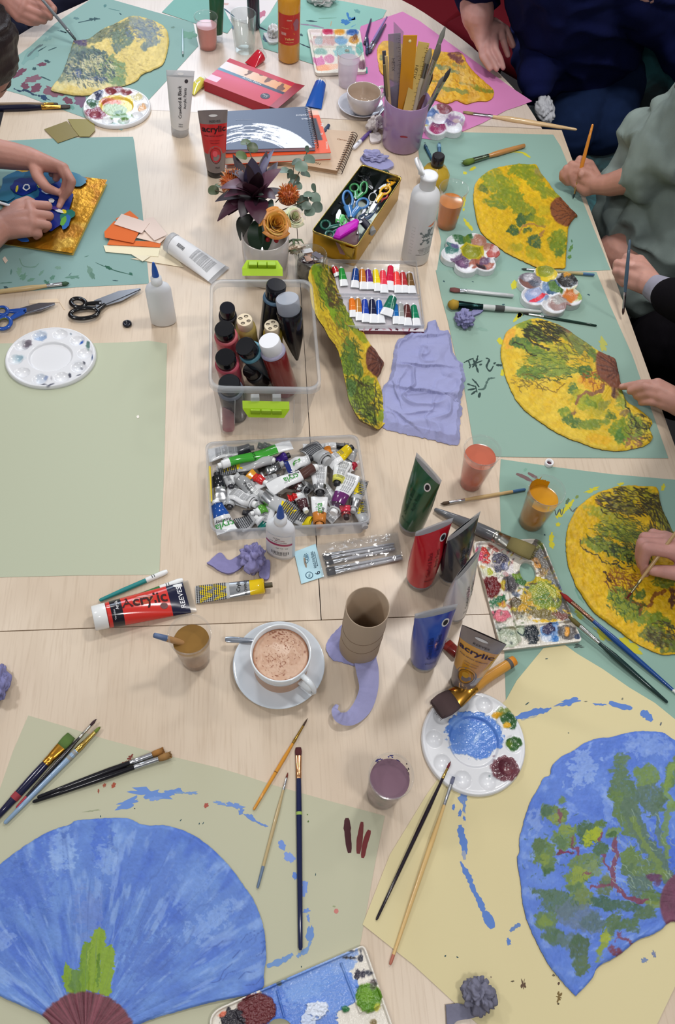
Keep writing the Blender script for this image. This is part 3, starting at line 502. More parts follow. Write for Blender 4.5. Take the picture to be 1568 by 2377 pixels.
# lower right fan, strongly textured
def c5(X,Y,T):
 C=base(X,Y,((202,162,20),(209,170,26),(200,155,20)),24,5,(1620,1330),12);G=(124,134,40);K=(54,48,34)
 C=paint(C,X,Y,[('b',1470,1148,50,16,8,(170,158,40),.9),('b',1430,1165,50,14,14,(176,160,32),.8),('b',1455,1180,34,14,20,(96,96,52),.8),('b',1420,1205,60,16,22,(140,144,44),.85),('b',1440,1240,60,18,16,(124,134,44)),('b',1400,1268,50,16,16,(122,134,50)),('b',1450,1290,44,16,20,(110,124,46)),('b',1520,1180,20,50,-25,(150,146,40),.85),('b',1555,1230,16,50,-25,(118,120,44)),('b',1430,1330,24,14,40,(190,156,24),.8),('b',1440,1385,30,22,30,(128,138,40)),('b',1460,1420,40,22,35,(120,132,36)),('b',1520,1440,40,20,20,(110,128,34)),('b',1486,1380,16,12,10,(86,104,36)),('b',1540,1350,24,20,10,(108,120,40)),('b',1520,1475,34,18,10,(104,112,50)),('b',1550,1500,26,16,0,(96,108,42)),('l',[(1452,1390),(1480,1404),(1510,1406),(1520,1380),(1540,1372)],8,(128,78,28),.95),('l',[(1488,1404),(1486,1424)],8,(120,72,30),.95),('b',1560,1390,10,22,0,(90,56,34))])
 C=scratches(C,X,Y,1455,1165,76,34,190,17,20,22,2.2,K,1);C=scratches(C,X,Y,1440,1240,80,36,170,18,22,25,1.4,(60,70,38),2);C=scratches(C,X,Y,1530,1210,26,66,110,22,62,14,1.8,K,3)
 C=scratches(C,X,Y,1455,1290,60,26,70,13,30,50,2.4,(44,54,34),4);C=scratches(C,X,Y,1440,1345,40,30,60,14,30,50,2.2,(126,74,30),5);C=scratches(C,X,Y,1450,1400,46,36,90,10,30,60,2.2,(60,84,34),6);C=scratches(C,X,Y,1535,1470,40,30,90,12,30,40,2.4,(66,60,36),7)
 C=paint(C,X,Y,[('l',[(1343,1253),(1350,1272),(1364,1284),(1390,1290),(1398,1306),(1440,1310)],3,K,.9),('l',[(1384,1166),(1396,1174)],3,(110,66,30),.9),('l',[(1402,1330),(1410,1348),(1420,1356)],3,(70,50,30)),('l',[(1405,1352),(1413,1370),(1424,1376)],2.5,(96,60,26)),('l',[(1420,1346),(1428,1352)],2,K)])
 return mott(C,X,Y,.12)
fan('painted_fan','yellow fan with heavy dark-edged trees being painted at the right edge',[(1435,1128),(1460,1126),(1483,1127),(1505,1128),(1527,1132),(1533,1158),(1540,1182),(1552,1208),(1566,1236),(1586,1262),(1620,1290),(1650,1330),(1640,1390),(1640,1450),(1632,1512),(1600,1520),(1568,1518),(1537,1518),(1499,1503),(1468,1486),(1435,1461),(1408,1442),(1381,1421),(1366,1402),(1353,1382),(1340,1362),(1331,1340),(1322,1316),(1317,1293),(1315,1260),(1319,1226),(1328,1202),(1342,1178),(1358,1164),(1377,1150),(1403,1138)],(1460,1320),(1620,1330),c5,side=(140,104,30),nr=190,n=560,relief=.0015,group='painted fans')
PW[:]=[6.,.8]
# plain blue fan
def c7(X,Y,T):
 hub=(200,2420);r,a=polar(X,Y,hub)
 C=base(X,Y,((88,122,196),(104,140,206)),60,7,hub,9);f1=np.clip((fbm(r/90,a*13,31,3)-.5)/.18,0,1)[:,None];C=C*(1-f1*.55)+np.array((66,100,192))*f1*.55
 f2=np.clip((fbm(r/60,a*26,41,4)-.56)/.14,0,1)[:,None];C=C*(1-f2*.5)+np.array((150,178,224))*f2*.5
 C=paint(C,X,Y,[('b',238,1950,22,60,4,(62,98,196),.5,.8),('b',146,1975,30,44,-10,(152,182,226),.55,.8),('b',250,2000,20,40,0,(150,176,220),.45,.8),('b',490,2140,70,24,-38,(150,178,226),.45,.8),('b',345,2220,50,60,20,(74,104,182),.5,.8),('b',60,2060,60,50,0,(72,104,190),.5,.8),('b',10,2180,20,26,0,(146,172,222),.5,.8),('b',210,2120,30,50,0,(116,138,196),.5,.8),('b',440,2060,60,30,-50,(122,154,214),.4,.9)])
 G=(128,158,50)
 C=paint(C,X,Y,[('l',[(230,2170),(224,2215),(218,2290)],34,G,1,.25),('l',[(205,2200),(196,2250),(190,2296)],26,(112,146,46),1,.25),('l',[(254,2208),(250,2250),(246,2300)],28,G,1,.25),('l',[(158,2244),(158,2280),(162,2304)],18,(122,154,46),1,.25),('l',[(176,2260),(176,2302)],22,(98,132,50),.9,.3),('l',[(232,2220),(226,2290)],7,(84,122,40),.7),('l',[(190,2230),(184,2280)],5,(90,126,60),.6),('l',[(212,2192),(208,2240)],4,(150,172,80),.6)])
 fo=np.abs(vn(a*22,r/300,12)-.5);C=mixc(C,(66,92,156),np.clip(1-fo/.018,0,1)*.35*(r>130))
 hb=sstep(r-118+(fbm(X/8,Y/8,3)-.5)*10,5);hc=np.array((112,62,72))*(1+(fbm(a*30,r/120,9)[:,None]-.5)*.7)
 C=C*(1-hb[:,None])+hc*hb[:,None]
 C=scratches(C,X,Y,540,2210,80,90,14,40,-40,20,1.2,(60,84,150),2)
 return mott(C,X,Y,.05)
fan('painted_fan','plain blue fan with one green tuft above its maroon hub, bottom left',[(0,2005),(50,1968),(98,1938),(130,1924),(163,1913),(178,1904),(230,1900),(286,1898),(310,1904),(327,1913),(352,1916),(380,1915),(415,1924),(449,1938),(486,1964),(522,1999),(544,2024),(563,2052),(582,2078),(596,2105),(606,2130),(612,2154),(617,2190),(618,2227),(613,2260),(612,2289),(590,2306),(563,2313),(505,2324),(449,2338),(400,2352),(347,2368),(300,2392),(250,2440),(200,2470),(150,2430),(108,2366),(60,2340),(0,2313),(-60,2280),(-130,2240),(-150,2160),(-120,2090),(-60,2040)],(235,2200),(200,2420),c7,side=(110,120,140),nr=230,n=640,relief=.0009,ridge=.0016,nrid=30,k=60)
# blue fan with bonsai trees
def c8(X,Y,T):
 hub=(1620,2090);r,a=polar(X,Y,hub)
 C=base(X,Y,((82,116,200),(98,132,208)),60,8,hub,8)
 f2=np.clip((fbm(r/26,a*20,44,4)-.62)/.12,0,1)[:,None];C=C*(1-f2*.45)+np.array((150,176,226))*f2*.45
 C=paint(C,X,Y,[('b',1352,1780,30,44,30,(164,188,228),.5,.9),('b',1246,1910,16,28,10,(160,182,226),.45,.9),('b',1500,1730,44,26,0,(146,172,224),.45,.9),('b',1410,1870,10,40,-10,(150,176,224),.4,.9),('b',1316,1890,16,14,0,(140,166,220),.4),('b',1545,1990,30,80,-20,(62,96,196),.6)])
 g,d,y_,k_=(100,124,70),(74,104,76),(142,156,52),(118,66,88)
 def trunk(p,w_):return('l',p,w_,k_,.9,.2)
 ops=[('b',1286,1888,28,22,20,g),('b',1270,1882,12,14,0,d),('b',1308,1858,9,9,0,(98,126,84)),('b',1290,1898,18,12,40,(132,148,70),.8),('b',1310,1945,24,34,20,(104,130,74)),('b',1318,1925,18,12,0,(132,148,66),.7),('b',1300,1958,18,12,40,d,.6),('b',1366,1935,28,28,-30,d),('b',1378,1938,26,18,-40,(154,168,40)),('b',1392,1912,18,10,20,(86,114,60)),('b',1424,1934,20,14,-30,(112,140,84)),('b',1420,1940,10,7,0,(70,104,60)),('b',1262,1980,26,34,10,(98,124,70)),('b',1256,1962,16,16,0,(84,110,70)),('b',1272,2010,16,20,0,(92,120,74)),('b',1266,1996,12,14,0,(132,150,60),.7),('b',1272,2024,12,8,0,(66,100,60)),('b',1356,2010,46,26,-20,(102,126,78)),('b',1336,2050,24,34,10,(108,132,66)),('b',1345,2030,22,22,0,(140,154,60),.7),('b',1394,1970,14,16,0,d),('b',1380,2016,18,16,0,(118,138,92),.8),('b',1332,2062,16,10,0,d,.7),('b',1352,2085,20,22,-30,(106,126,74)),('b',1404,2058,18,28,10,(92,112,84)),('b',1405,2040,14,10,0,(120,130,80),.6),('b',1270,2074,36,14,10,(78,106,84)),('b',1300,2100,44,30,20,(82,110,92)),('b',1340,2130,56,30,20,(94,112,132),.8),('b',1268,2140,28,24,20,(92,120,82)),('b',1264,2138,14,14,0,(122,144,60),.7),('b',1290,2175,30,20,30,(80,108,84)),('b',1320,2185,30,20,0,(88,112,120),.8),('b',1346,2200,22,32,10,(76,100,78)),('b',1352,2240,20,22,-20,(84,108,80)),('b',1340,2180,14,12,0,(70,98,72)),('b',1372,2140,26,20,0,(84,108,110),.8),('b',1400,2100,36,14,10,(66,98,82)),('b',1450,2104,50,10,6,(72,102,88)),('b',1500,2120,30,13,-10,(84,110,82)),('b',1420,2145,22,30,20,(88,114,82)),('b',1450,2145,34,14,-10,(84,112,80)),('b',1400,2190,8,40,14,(130,148,60)),('b',1405,2175,16,10,0,(150,164,60)),('b',1470,2160,14,9,0,(80,106,92)),('b',1438,1780,20,34,10,(94,120,90)),('b',1450,1840,30,50,-20,(90,116,88)),('b',1430,1850,18,14,0,(96,122,70)),('b',1455,1910,18,50,-35,(96,122,80)),('b',1510,1850,30,46,-10,(88,112,100)),('b',1500,1800,26,26,0,(110,136,80)),('b',1530,1860,16,16,0,(84,108,84)),('l',[(1460,1870),(1480,1930),(1512,1980),(1550,2034)],36,(88,112,92),.9),('l',[(1468,1900),(1500,1970),(1540,2030)],12,(116,138,66),.7),('l',[(1520,1880),(1528,1930),(1545,1990)],14,(92,116,100),.8),('b',1558,1800,16,50,20,(96,124,84)),('l',[(1560,1780),(1545,1840),(1560,1870)],14,(122,148,70),.8),('l',[(1568,1870),(1545,1900),(1540,1960),(1550,1990)],12,(112,138,74),.8),('b',1540,1880,9,7,0,(92,118,80)),('b',1460,1990,26,26,0,(98,124,72)),('b',1490,2020,40,24,30,(100,124,78)),('b',1455,2020,16,16,0,(86,112,80)),('b',1486,2060,34,26,30,(88,112,104)),('b',1512,2085,20,20,20,(92,118,72)),('b',1535,2030,20,12,20,(112,134,76)),('b',1520,2100,24,9,10,(122,140,66),.8),trunk([(1424,1952),(1429,1980),(1422,2020),(1428,2056),(1450,2080),(1494,2092)],11),trunk([(1448,2078),(1470,2088),(1494,2092)],14),trunk([(1420,2060),(1422,2036),(1405,2008),(1398,1985)],5),trunk([(1422,2056),(1395,2060),(1370,2062)],6),trunk([(1302,1880),(1302,1910)],4),trunk([(1326,1944),(1332,1966),(1346,1986)],6),('l',[(1296,1978),(1330,1980)],7,(118,40,72),.9),trunk([(1350,2030),(1370,2028)],3),trunk([(1396,1935),(1388,1950)],7),('b',1518,2040,18,8,30,(96,60,92)),('b',1430,2210,22,10,20,k_),trunk([(1438,2170),(1455,2184),(1470,2196)],7),trunk([(1436,2176),(1424,2190)],3)]
 C=paint(C,X,Y,ops)
 hb=sstep(np.hypot((X-1612)/1.,(Y-2098)/1.05)-80,4);hc=np.array((108,64,86))*(1+(fbm(X/14,Y/14,9)[:,None]-.5)*.3)
 C=C*(1-hb[:,None])+hc*hb[:,None]
 C=scratches(C,X,Y,1300,1990,90,120,60,10,20,70,1.4,(62,90,56),2);C=scratches(C,X,Y,1480,1990,80,120,60,14,55,30,1.2,(150,170,150),3)
 return mott(C,X,Y,.05)
fan('painted_fan','blue fan painted with small green trees on the cream paper',[(1700,1800),(1640,1750),(1568,1718),(1545,1702),(1522,1698),(1490,1697),(1460,1701),(1437,1706),(1415,1712),(1394,1713),(1360,1724),(1329,1744),(1305,1756),(1286,1773),(1280,1786),(1278,1800),(1263,1806),(1252,1828),(1237,1852),(1226,1878),(1218,1904),(1211,1930),(1206,1953),(1208,1976),(1202,1992),(1205,2020),(1210,2050),(1213,2085),(1221,2123),(1230,2150),(1241,2175),(1258,2208),(1276,2240),(1304,2276),(1335,2309),(1342,2308),(1375,2273),(1386,2250),(1402,2237),(1420,2228),(1443,2214),(1464,2196),(1486,2180),(1510,2172),(1535,2159),(1568,2139),(1640,2170),(1700,2110),(1740,1960)],(1420,1990),(1620,2090),c8,side=(84,92,120),nr=220,n=600,relief=.0009,ridge=.0012,nrid=30,k=60,z=.002)
PW[:]=[3.,.6]
# the warped fan leaning across the middle of the table
def warped_fan():
 px=[(719,628),(726,616),(737,611),(754,612),(768,619),(778,629),(784,645),(791,662),(798,684),(807,704),(820,732),(834,752),(848,778),(861,800),(872,812),(882,828),(892,841),(889,852),(884,864),(876,876),(880,888),(886,904),(891,930),(897,962),(895,980),(880,996),(868,991),(850,982),(834,972),(820,948),(810,925),(805,900),(799,873),(795,850),(788,822),(778,800),(764,782),(754,762),(740,742),(728,718),(721,694),(720,664),(716,645)]
 B=ragged(px,420,1.4);nr=130;c=np.array((800,800.));t=np.linspace(0,1,nr+1)[1:]
 spine=np.array([(745,620),(760,700),(800,770),(835,850),(860,940),(878,990)],float)
 X=np.r_[c[0],(c[0]+(B[None,:,0]-c[0])*t[:,None]).ravel()];Y=np.r_[c[1],(c[1]+(B[None,:,1]-c[1])*t[:,None]).ravel()];T=np.r_[0,np.repeat(t,len(B))]
 G,D,K=(120,142,34),(66,100,44),(58,56,26)
 C=base(X,Y,((186,160,34),(200,172,38),(170,150,40)),18,6)
 C=paint(C,X,Y,[('l',[(735,622),(748,660),(762,700),(785,740),(800,770)],22,(116,150,30),.95),('l',[(757,640),(775,680),(790,710),(806,730)],26,(168,150,46),.9),('b',800,722,14,22,-20,(130,140,34)),('l',[(800,730),(820,755),(845,790)],16,(128,140,30),.9),('b',812,800,16,22,-20,(92,120,40)),('b',808,845,18,30,-20,(108,132,40)),('b',820,830,10,16,0,D,.7),('b',834,862,12,18,-20,(90,118,44),.9),('l',[(812,772),(838,810),(850,860),(868,880)],14,(190,156,40),.9),('b',846,905,30,30,0,(130,144,40)),('b',830,925,24,26,20,(120,138,44)),('b',815,900,12,20,0,(82,112,56)),('b',856,960,30,16,40,(124,142,44)),('l',[(873,895),(884,950),(886,975)],16,(196,176,36),.95),('b',784,775,18,22,-20,(194,168,34),.9),('b',888,965,8,14,0,(134,150,40))])
 C=scratches(C,X,Y,752,660,20,50,90,16,60,14,1.5,(60,84,26),1);C=scratches(C,X,Y,778,665,22,50,150,9,60,30,2.2,(74,56,30),2);C=scratches(C,X,Y,800,730,26,50,90,10,55,40,1.8,(70,90,30),3)
 C=scratches(C,X,Y,815,840,26,60,120,12,60,45,1.6,(66,84,32),4);C=scratches(C,X,Y,850,925,34,46,200,11,45,60,1.7,(60,66,30),5);C=scratches(C,X,Y,775,760,30,40,50,22,58,14,1.3,(140,104,26),6);C=scratches(C,X,Y,850,975,30,18,50,10,45,40,2,(46,56,26),7)
 C=paint(C,X,Y,[('l',[(873,885),(870,930),(874,980)],2.4,(50,50,24)),('l',[(826,880),(848,896),(870,890)],2,(60,46,26))])
 hm=m_blob(X,Y,884,838,34,42,-25,.05)*sstep(-(X-850),3)*sstep(-(Y-800),4)*sstep(Y-878,4)
 hc=paint(np.tile(np.array((104,60,44.)),(len(X),1)),X,Y,[('l',[(888,842),p],2.6,(66,34,28),.9)for p in((858,806),(852,816),(850,830),(854,846),(862,858),(870,868),(878,872),(868,800))])
 C=mott(C*(1-hm[:,None])+hc*hm[:,None],X,Y,.1)
 L=np.interp(Y,[610,745,820,900,1000],[718,742,788,806,868]);R=np.interp(Y,[610,700,800,845,880,960,1000],[770,806,862,892,884,898,884])
 u=np.clip((X-L)/np.maximum(R-L,6),0,1);hm_=np.interp(Y,[610,660,760,880,960,1000],[.075,.07,.062,.05,.035,.02])
 Hh=.006+hm_*(1-u)**1.2+(fbm(X/16,Y/16,5,3)-.5)*.006+(fbm(X/4,Y/4,6,2)-.5)*.0024
 def pos(H_):
  q=np.stack([X-784,Y-1188.5,np.full_like(X,FP)],1)@AX.T;s=(H_-CH)/q[:,2];return np.stack([q[:,0]*s,q[:,1]*s,TZ+H_],1)
 P=pos(Hh);n=len(B);fs=[(0,1+(j+1)%n,1+j)for j in range(n)]
 for i in range(nr-1):
  o,p=1+i*n,1+(i+1)*n;fs+=[(o+j,o+(j+1)%n,p+(j+1)%n,p+j)for j in range(n)]
 a,b,c_=P[fs[0][0]],P[fs[0][1]],P[fs[0][2]]
 if np.cross(b-a,c_-a)[2]<0:fs=[f[::-1]for f in fs];flip=False
 else:flip=True
 m=MB();m.add(P,fs,C,'papier');lo=P.copy();lo[:,2]-=.0045;m.add(lo,[f[::-1]for f in fs],(150,122,92),'card')
 loft(m,[P[-n:],lo[-n:]],(104,84,50),'papier',(0,0),True,False)
 return tag(m.build('painted_fan',origin=(*zat(870,900),TZ)),'warped yellow and green fan leaning between the plastic crate and the lilac tissue','fan','painted fans')
warped_fan()
#  paint palettes
PW[:]=[1.2,.4]
WH=(222,224,228)
def thick(ops,X,Y):
 z=np.zeros_like(X)
 for k,o in enumerate(ops):
  if o[0]=='b' and len(o)>9:
   z=np.maximum(z,m_blob(X,Y,o[1],o[2],o[3],o[4],o[5],o[8],seed=k*3+1)*o[9])
 return z*(.6+.8*fbm(X/5,Y/5,6,3))
def round_palette(label,c,wpx,th0,ops,sq=1.0,z=.001,mat='plastic'):
 R=wpx/2/ppm(c[1]);C0=np.array(zat(*c,.006));n=300;A=np.linspace(0,2*PI,n,endpoint=False)
 B=C0+np.stack([np.cos(A)*R,np.sin(A)*R*sq],1)
 W_=[C0+np.array((math.cos(th0+k*PI/5),math.sin(th0+k*PI/5)*sq))*R*.755 for k in range(10)]
 def hf(x,y,t):
  X,Y=projn(x,y,np.full_like(x,TZ+.005));h=np.full_like(x,.0075)
  for w_ in W_:
   d=np.hypot(x-w_[0],(y-w_[1])/sq)/(R*.168);h=np.where(d<1,np.minimum(h,.0075-.0062*np.clip(1-d**2.2,0,1)),h)
  d=np.hypot(x-C0[0],(y-C0[1])/sq)/(R*.5);h=h-.005*np.clip((1-d)/.1,0,1)**1.5
  h=h+.0012*np.exp(-((t-.955)/.03)**2);h=h-.004*np.clip((t-.97)/.03,0,1)**2
  return h+thick(ops,X,Y)
 m=MB();star(m,B,C0,130,hf,lambda X,Y,T:paint(np.tile(np.array(WH,float),(len(X),1)),X,Y,ops),TZ+z,mat,WH)
 return tag(m.build('paint_palette',origin=(C0[0],C0[1],TZ+z)),label,'palette','round paint palettes')
BK=(40,44,60)
round_palette('clean white round palette with faint blue stains on the blank sage paper',(118,829),200,.12,[('b',94,783,15,11,0,(190,202,218),.8),('b',96,786,9,6,0,(92,128,176),.5,.9),('b',60,802,12,9,0,(176,176,184),.8),('b',66,800,8,6,10,(96,88,100),.8,.9),('b',42,833,15,8,0,(196,210,218),.8),('b',46,832,8,4,0,(120,160,180),.6,.9),('b',98,880,14,9,0,(190,200,214),.7),('b',106,878,7,4,0,(120,140,186),.6,.9),('b',189,796,5,3,-40,(40,84,170)),('b',205,802,4,8,0,(70,104,100),.9,.9),('b',196,846,3,2,40,BK),('b',188,855,3,2,30,BK),('b',215,834,1.6,5,0,(60,80,120)),('b',164,875,3,4,0,BK,.8,.9),('b',118,898,7,2,-20,BK),('b',102,896,5,1.4,5,BK),('b',166,779,2,2,0,(70,90,110),.7),('b',185,875,4,1.5,-15,BK),('b',182,850,12,9,0,(200,204,210),.6),('b',121,881,2,4,0,(140,140,150),.6)],sq=.9)
round_palette('white round palette with a pool of light blue paint, brush resting on its rim',(1100,1722),245,-.12,[('b',1096,1706,62,52,20,(86,132,212),1,.16,.0016),('b',1120,1692,50,30,25,(92,138,214),1,.2,.0016),('b',1152,1725,18,16,0,(88,132,210),1,.4,.0012),('b',1080,1730,34,24,0,(110,152,222),.6),('b',1070,1672,26,10,-30,(134,170,226),.6,.8),('b',1108,1712,4,14,30,(170,196,236),.8),('b',1090,1695,8,6,0,(120,158,222),.6),('b',1130,1700,5,24,-20,(130,168,228),.5,.8),('b',1100,1670,40,4,8,(66,108,196),.6),('b',1170,1655,15,12,40,(122,140,70),1,.5,.001),('b',1156,1660,14,6,-10,(214,160,36),1,.7,.0015),('b',1182,1674,15,18,-30,(44,90,44),1,.35,.0016),('b',1176,1684,8,7,30,(220,170,40),1,.6,.002),('b',1192,1727,18,16,20,(46,92,36),1,.2,.002),('b',1184,1728,7,10,0,(112,132,40),.7),('b',1172,1786,33,28,10,(108,58,68),1,.14,.0022),('b',1166,1786,18,20,0,(84,34,46),.85,.3),('b',1180,1790,10,10,0,(120,66,72),.6),('b',1136,1802,2,2,0,(110,130,130)),('b',1147,1755,3,2,0,(100,60,80),.6),('b',1058,1806,14,5,20,(196,200,210),.5)])
round_palette('round palette with a yellow and green centre at the far left, by the dark brush',(272,249),151,.02,[('b',266,211,20,10,0,(128,50,58),1,.15,.002),('b',297,218,13,6,10,(132,62,68),1,.2,.001),('b',226,219,16,9,20,(48,52,86),1,.6,.002),('b',217,241,14,8,0,(64,104,80),1,.4,.0015),('b',222,266,24,13,8,(136,56,76),1,.25,.002),('b',220,264,10,7,0,(150,80,92),.8),('b',322,229,12,8,0,(218,208,160),.9,.5,.002),('b',331,253,11,8,0,(216,166,116),1,.4,.001),('b',270,246,40,21,0,(222,194,84),1,.12,.0008),('b',262,238,26,6,-8,(206,110,70),1,.5),('b',245,240,8,7,0,(178,86,66),.9),('b',268,256,30,14,4,(150,172,120),1,.2),('b',276,263,13,6,0,(78,120,84),1,.4),('b',278,272,26,7,-4,(96,136,70),1,.7),('b',300,240,10,14,0,(232,200,60),.9),('b',262,290,9,2,8,(90,120,100)),('b',284,286,14,5,0,(160,186,170),.7)],z=.0012)
def mess(n,poly,cols,seed=1,r=(2,9)):
 g=random.Random(seed);a,b,c,d=poly;out=[]
 for _ in range(n):
  u,v=g.random(),g.random();x=(a[0]*(1-u)+b[0]*u)*(1-v)+(d[0]*(1-u)+c[0]*u)*v;y=(a[1]*(1-u)+b[1]*u)*(1-v)+(d[1]*(1-u)+c[1]*u)*v;cl=g.choice(cols);w_=g.uniform(*r)
  out.append(('b',x,y,w_,w_*g.uniform(.25,.8),g.uniform(0,180),cl,g.uniform(.5,.95),.8)if g.random()<.6 else('l',[(x,y),(x+g.uniform(-12,12),y+g.uniform(-5,5)),(x+g.uniform(-16,16),y+g.uniform(-12,12))],w_*.5,cl,g.uniform(.5,.9),.7))
 return out
def rect_palette(name,label,corners,hole,ops,ridges,z=.001,rc=14,rot=0,rim=.93):
 P=[np.array(c,float)for c in corners];out=[]
 for i in range(4):
  a,b,c=P[i-1],P[i],P[(i+1)%4];u,v=(a-b),(c-b);u/=np.hypot(*u);v/=np.hypot(*v);r_=rc[i]if hasattr(rc,'__len__')else rc
  p0,p1=b+u*r_,b+v*r_
  for q in np.linspace(0,1,8):out.append((1-q)**2*p0+2*q*(1-q)*b+q*q*p1)
 hx,hy,ra,rb,an=hole;n=520;Bp=resample(np.array(out),n)
 if np.sum(Bp[:,0]*np.roll(Bp[:,1],-1)-np.roll(Bp[:,0],-1)*Bp[:,1])<0:Bp=Bp[::-1]
 ang=np.arctan2(Bp[:,1]-hy,Bp[:,0]-hx);a0=math.radians(an);rr_=ra*rb/np.sqrt((rb*np.cos(ang-a0))**2+(ra*np.sin(ang-a0))**2)
 Ip=np.stack([hx+rr_*np.cos(ang),hy+rr_*np.sin(ang)],1)
 th=.008;B=np.array([zat(x,y,th)for x,y in Bp]);I=np.array([zat(x,y,th)for x,y in Ip]);C0=zat(hx,hy,th)
 D=np.array(out)
 def hf(x,y,t):
  X,Y=projn(x,y,np.full_like(x,TZ+.006));poly=np.vstack([D,D[:1]]);d=np.full(X.shape,1e9)
  for(a,b),(c,e)in zip(poly[:-1],poly[1:]):
   L2=(c-a)**2+(e-b)**2+1e-9;q=np.clip(((X-a)*(c-a)+(Y-b)*(e-b))/L2,0,1);d=np.minimum(d,np.hypot(X-a-q*(c-a),Y-b-q*(e-b)))
  h=np.full_like(x,.0035)+.0045*np.clip(1-(d-4)/3,0,1)
  for pts,w_ in ridges:h=np.maximum(h,.0035+.004*m_line(X,Y,pts,w_,0))
  hd=np.hypot(X-hx,Y-hy)/max(ra,rb);h=np.maximum(h,.0035+.003*np.clip(1-np.abs(t)/.05,0,1))
  return h+thick(ops,X,Y)
 m=MB();star(m,B,C0,190,hf,lambda X,Y,T:paint(np.tile(np.array((222,216,204.)),(len(X),1)),X,Y,ops),TZ+z,'wet',(212,206,196),inner=I)
 return tag(m.build(name,origin=(C0[0],C0[1],TZ+z)),label,'palette','rectangular paint palettes')
OC,GY=(196,146,24),(96,92,92)
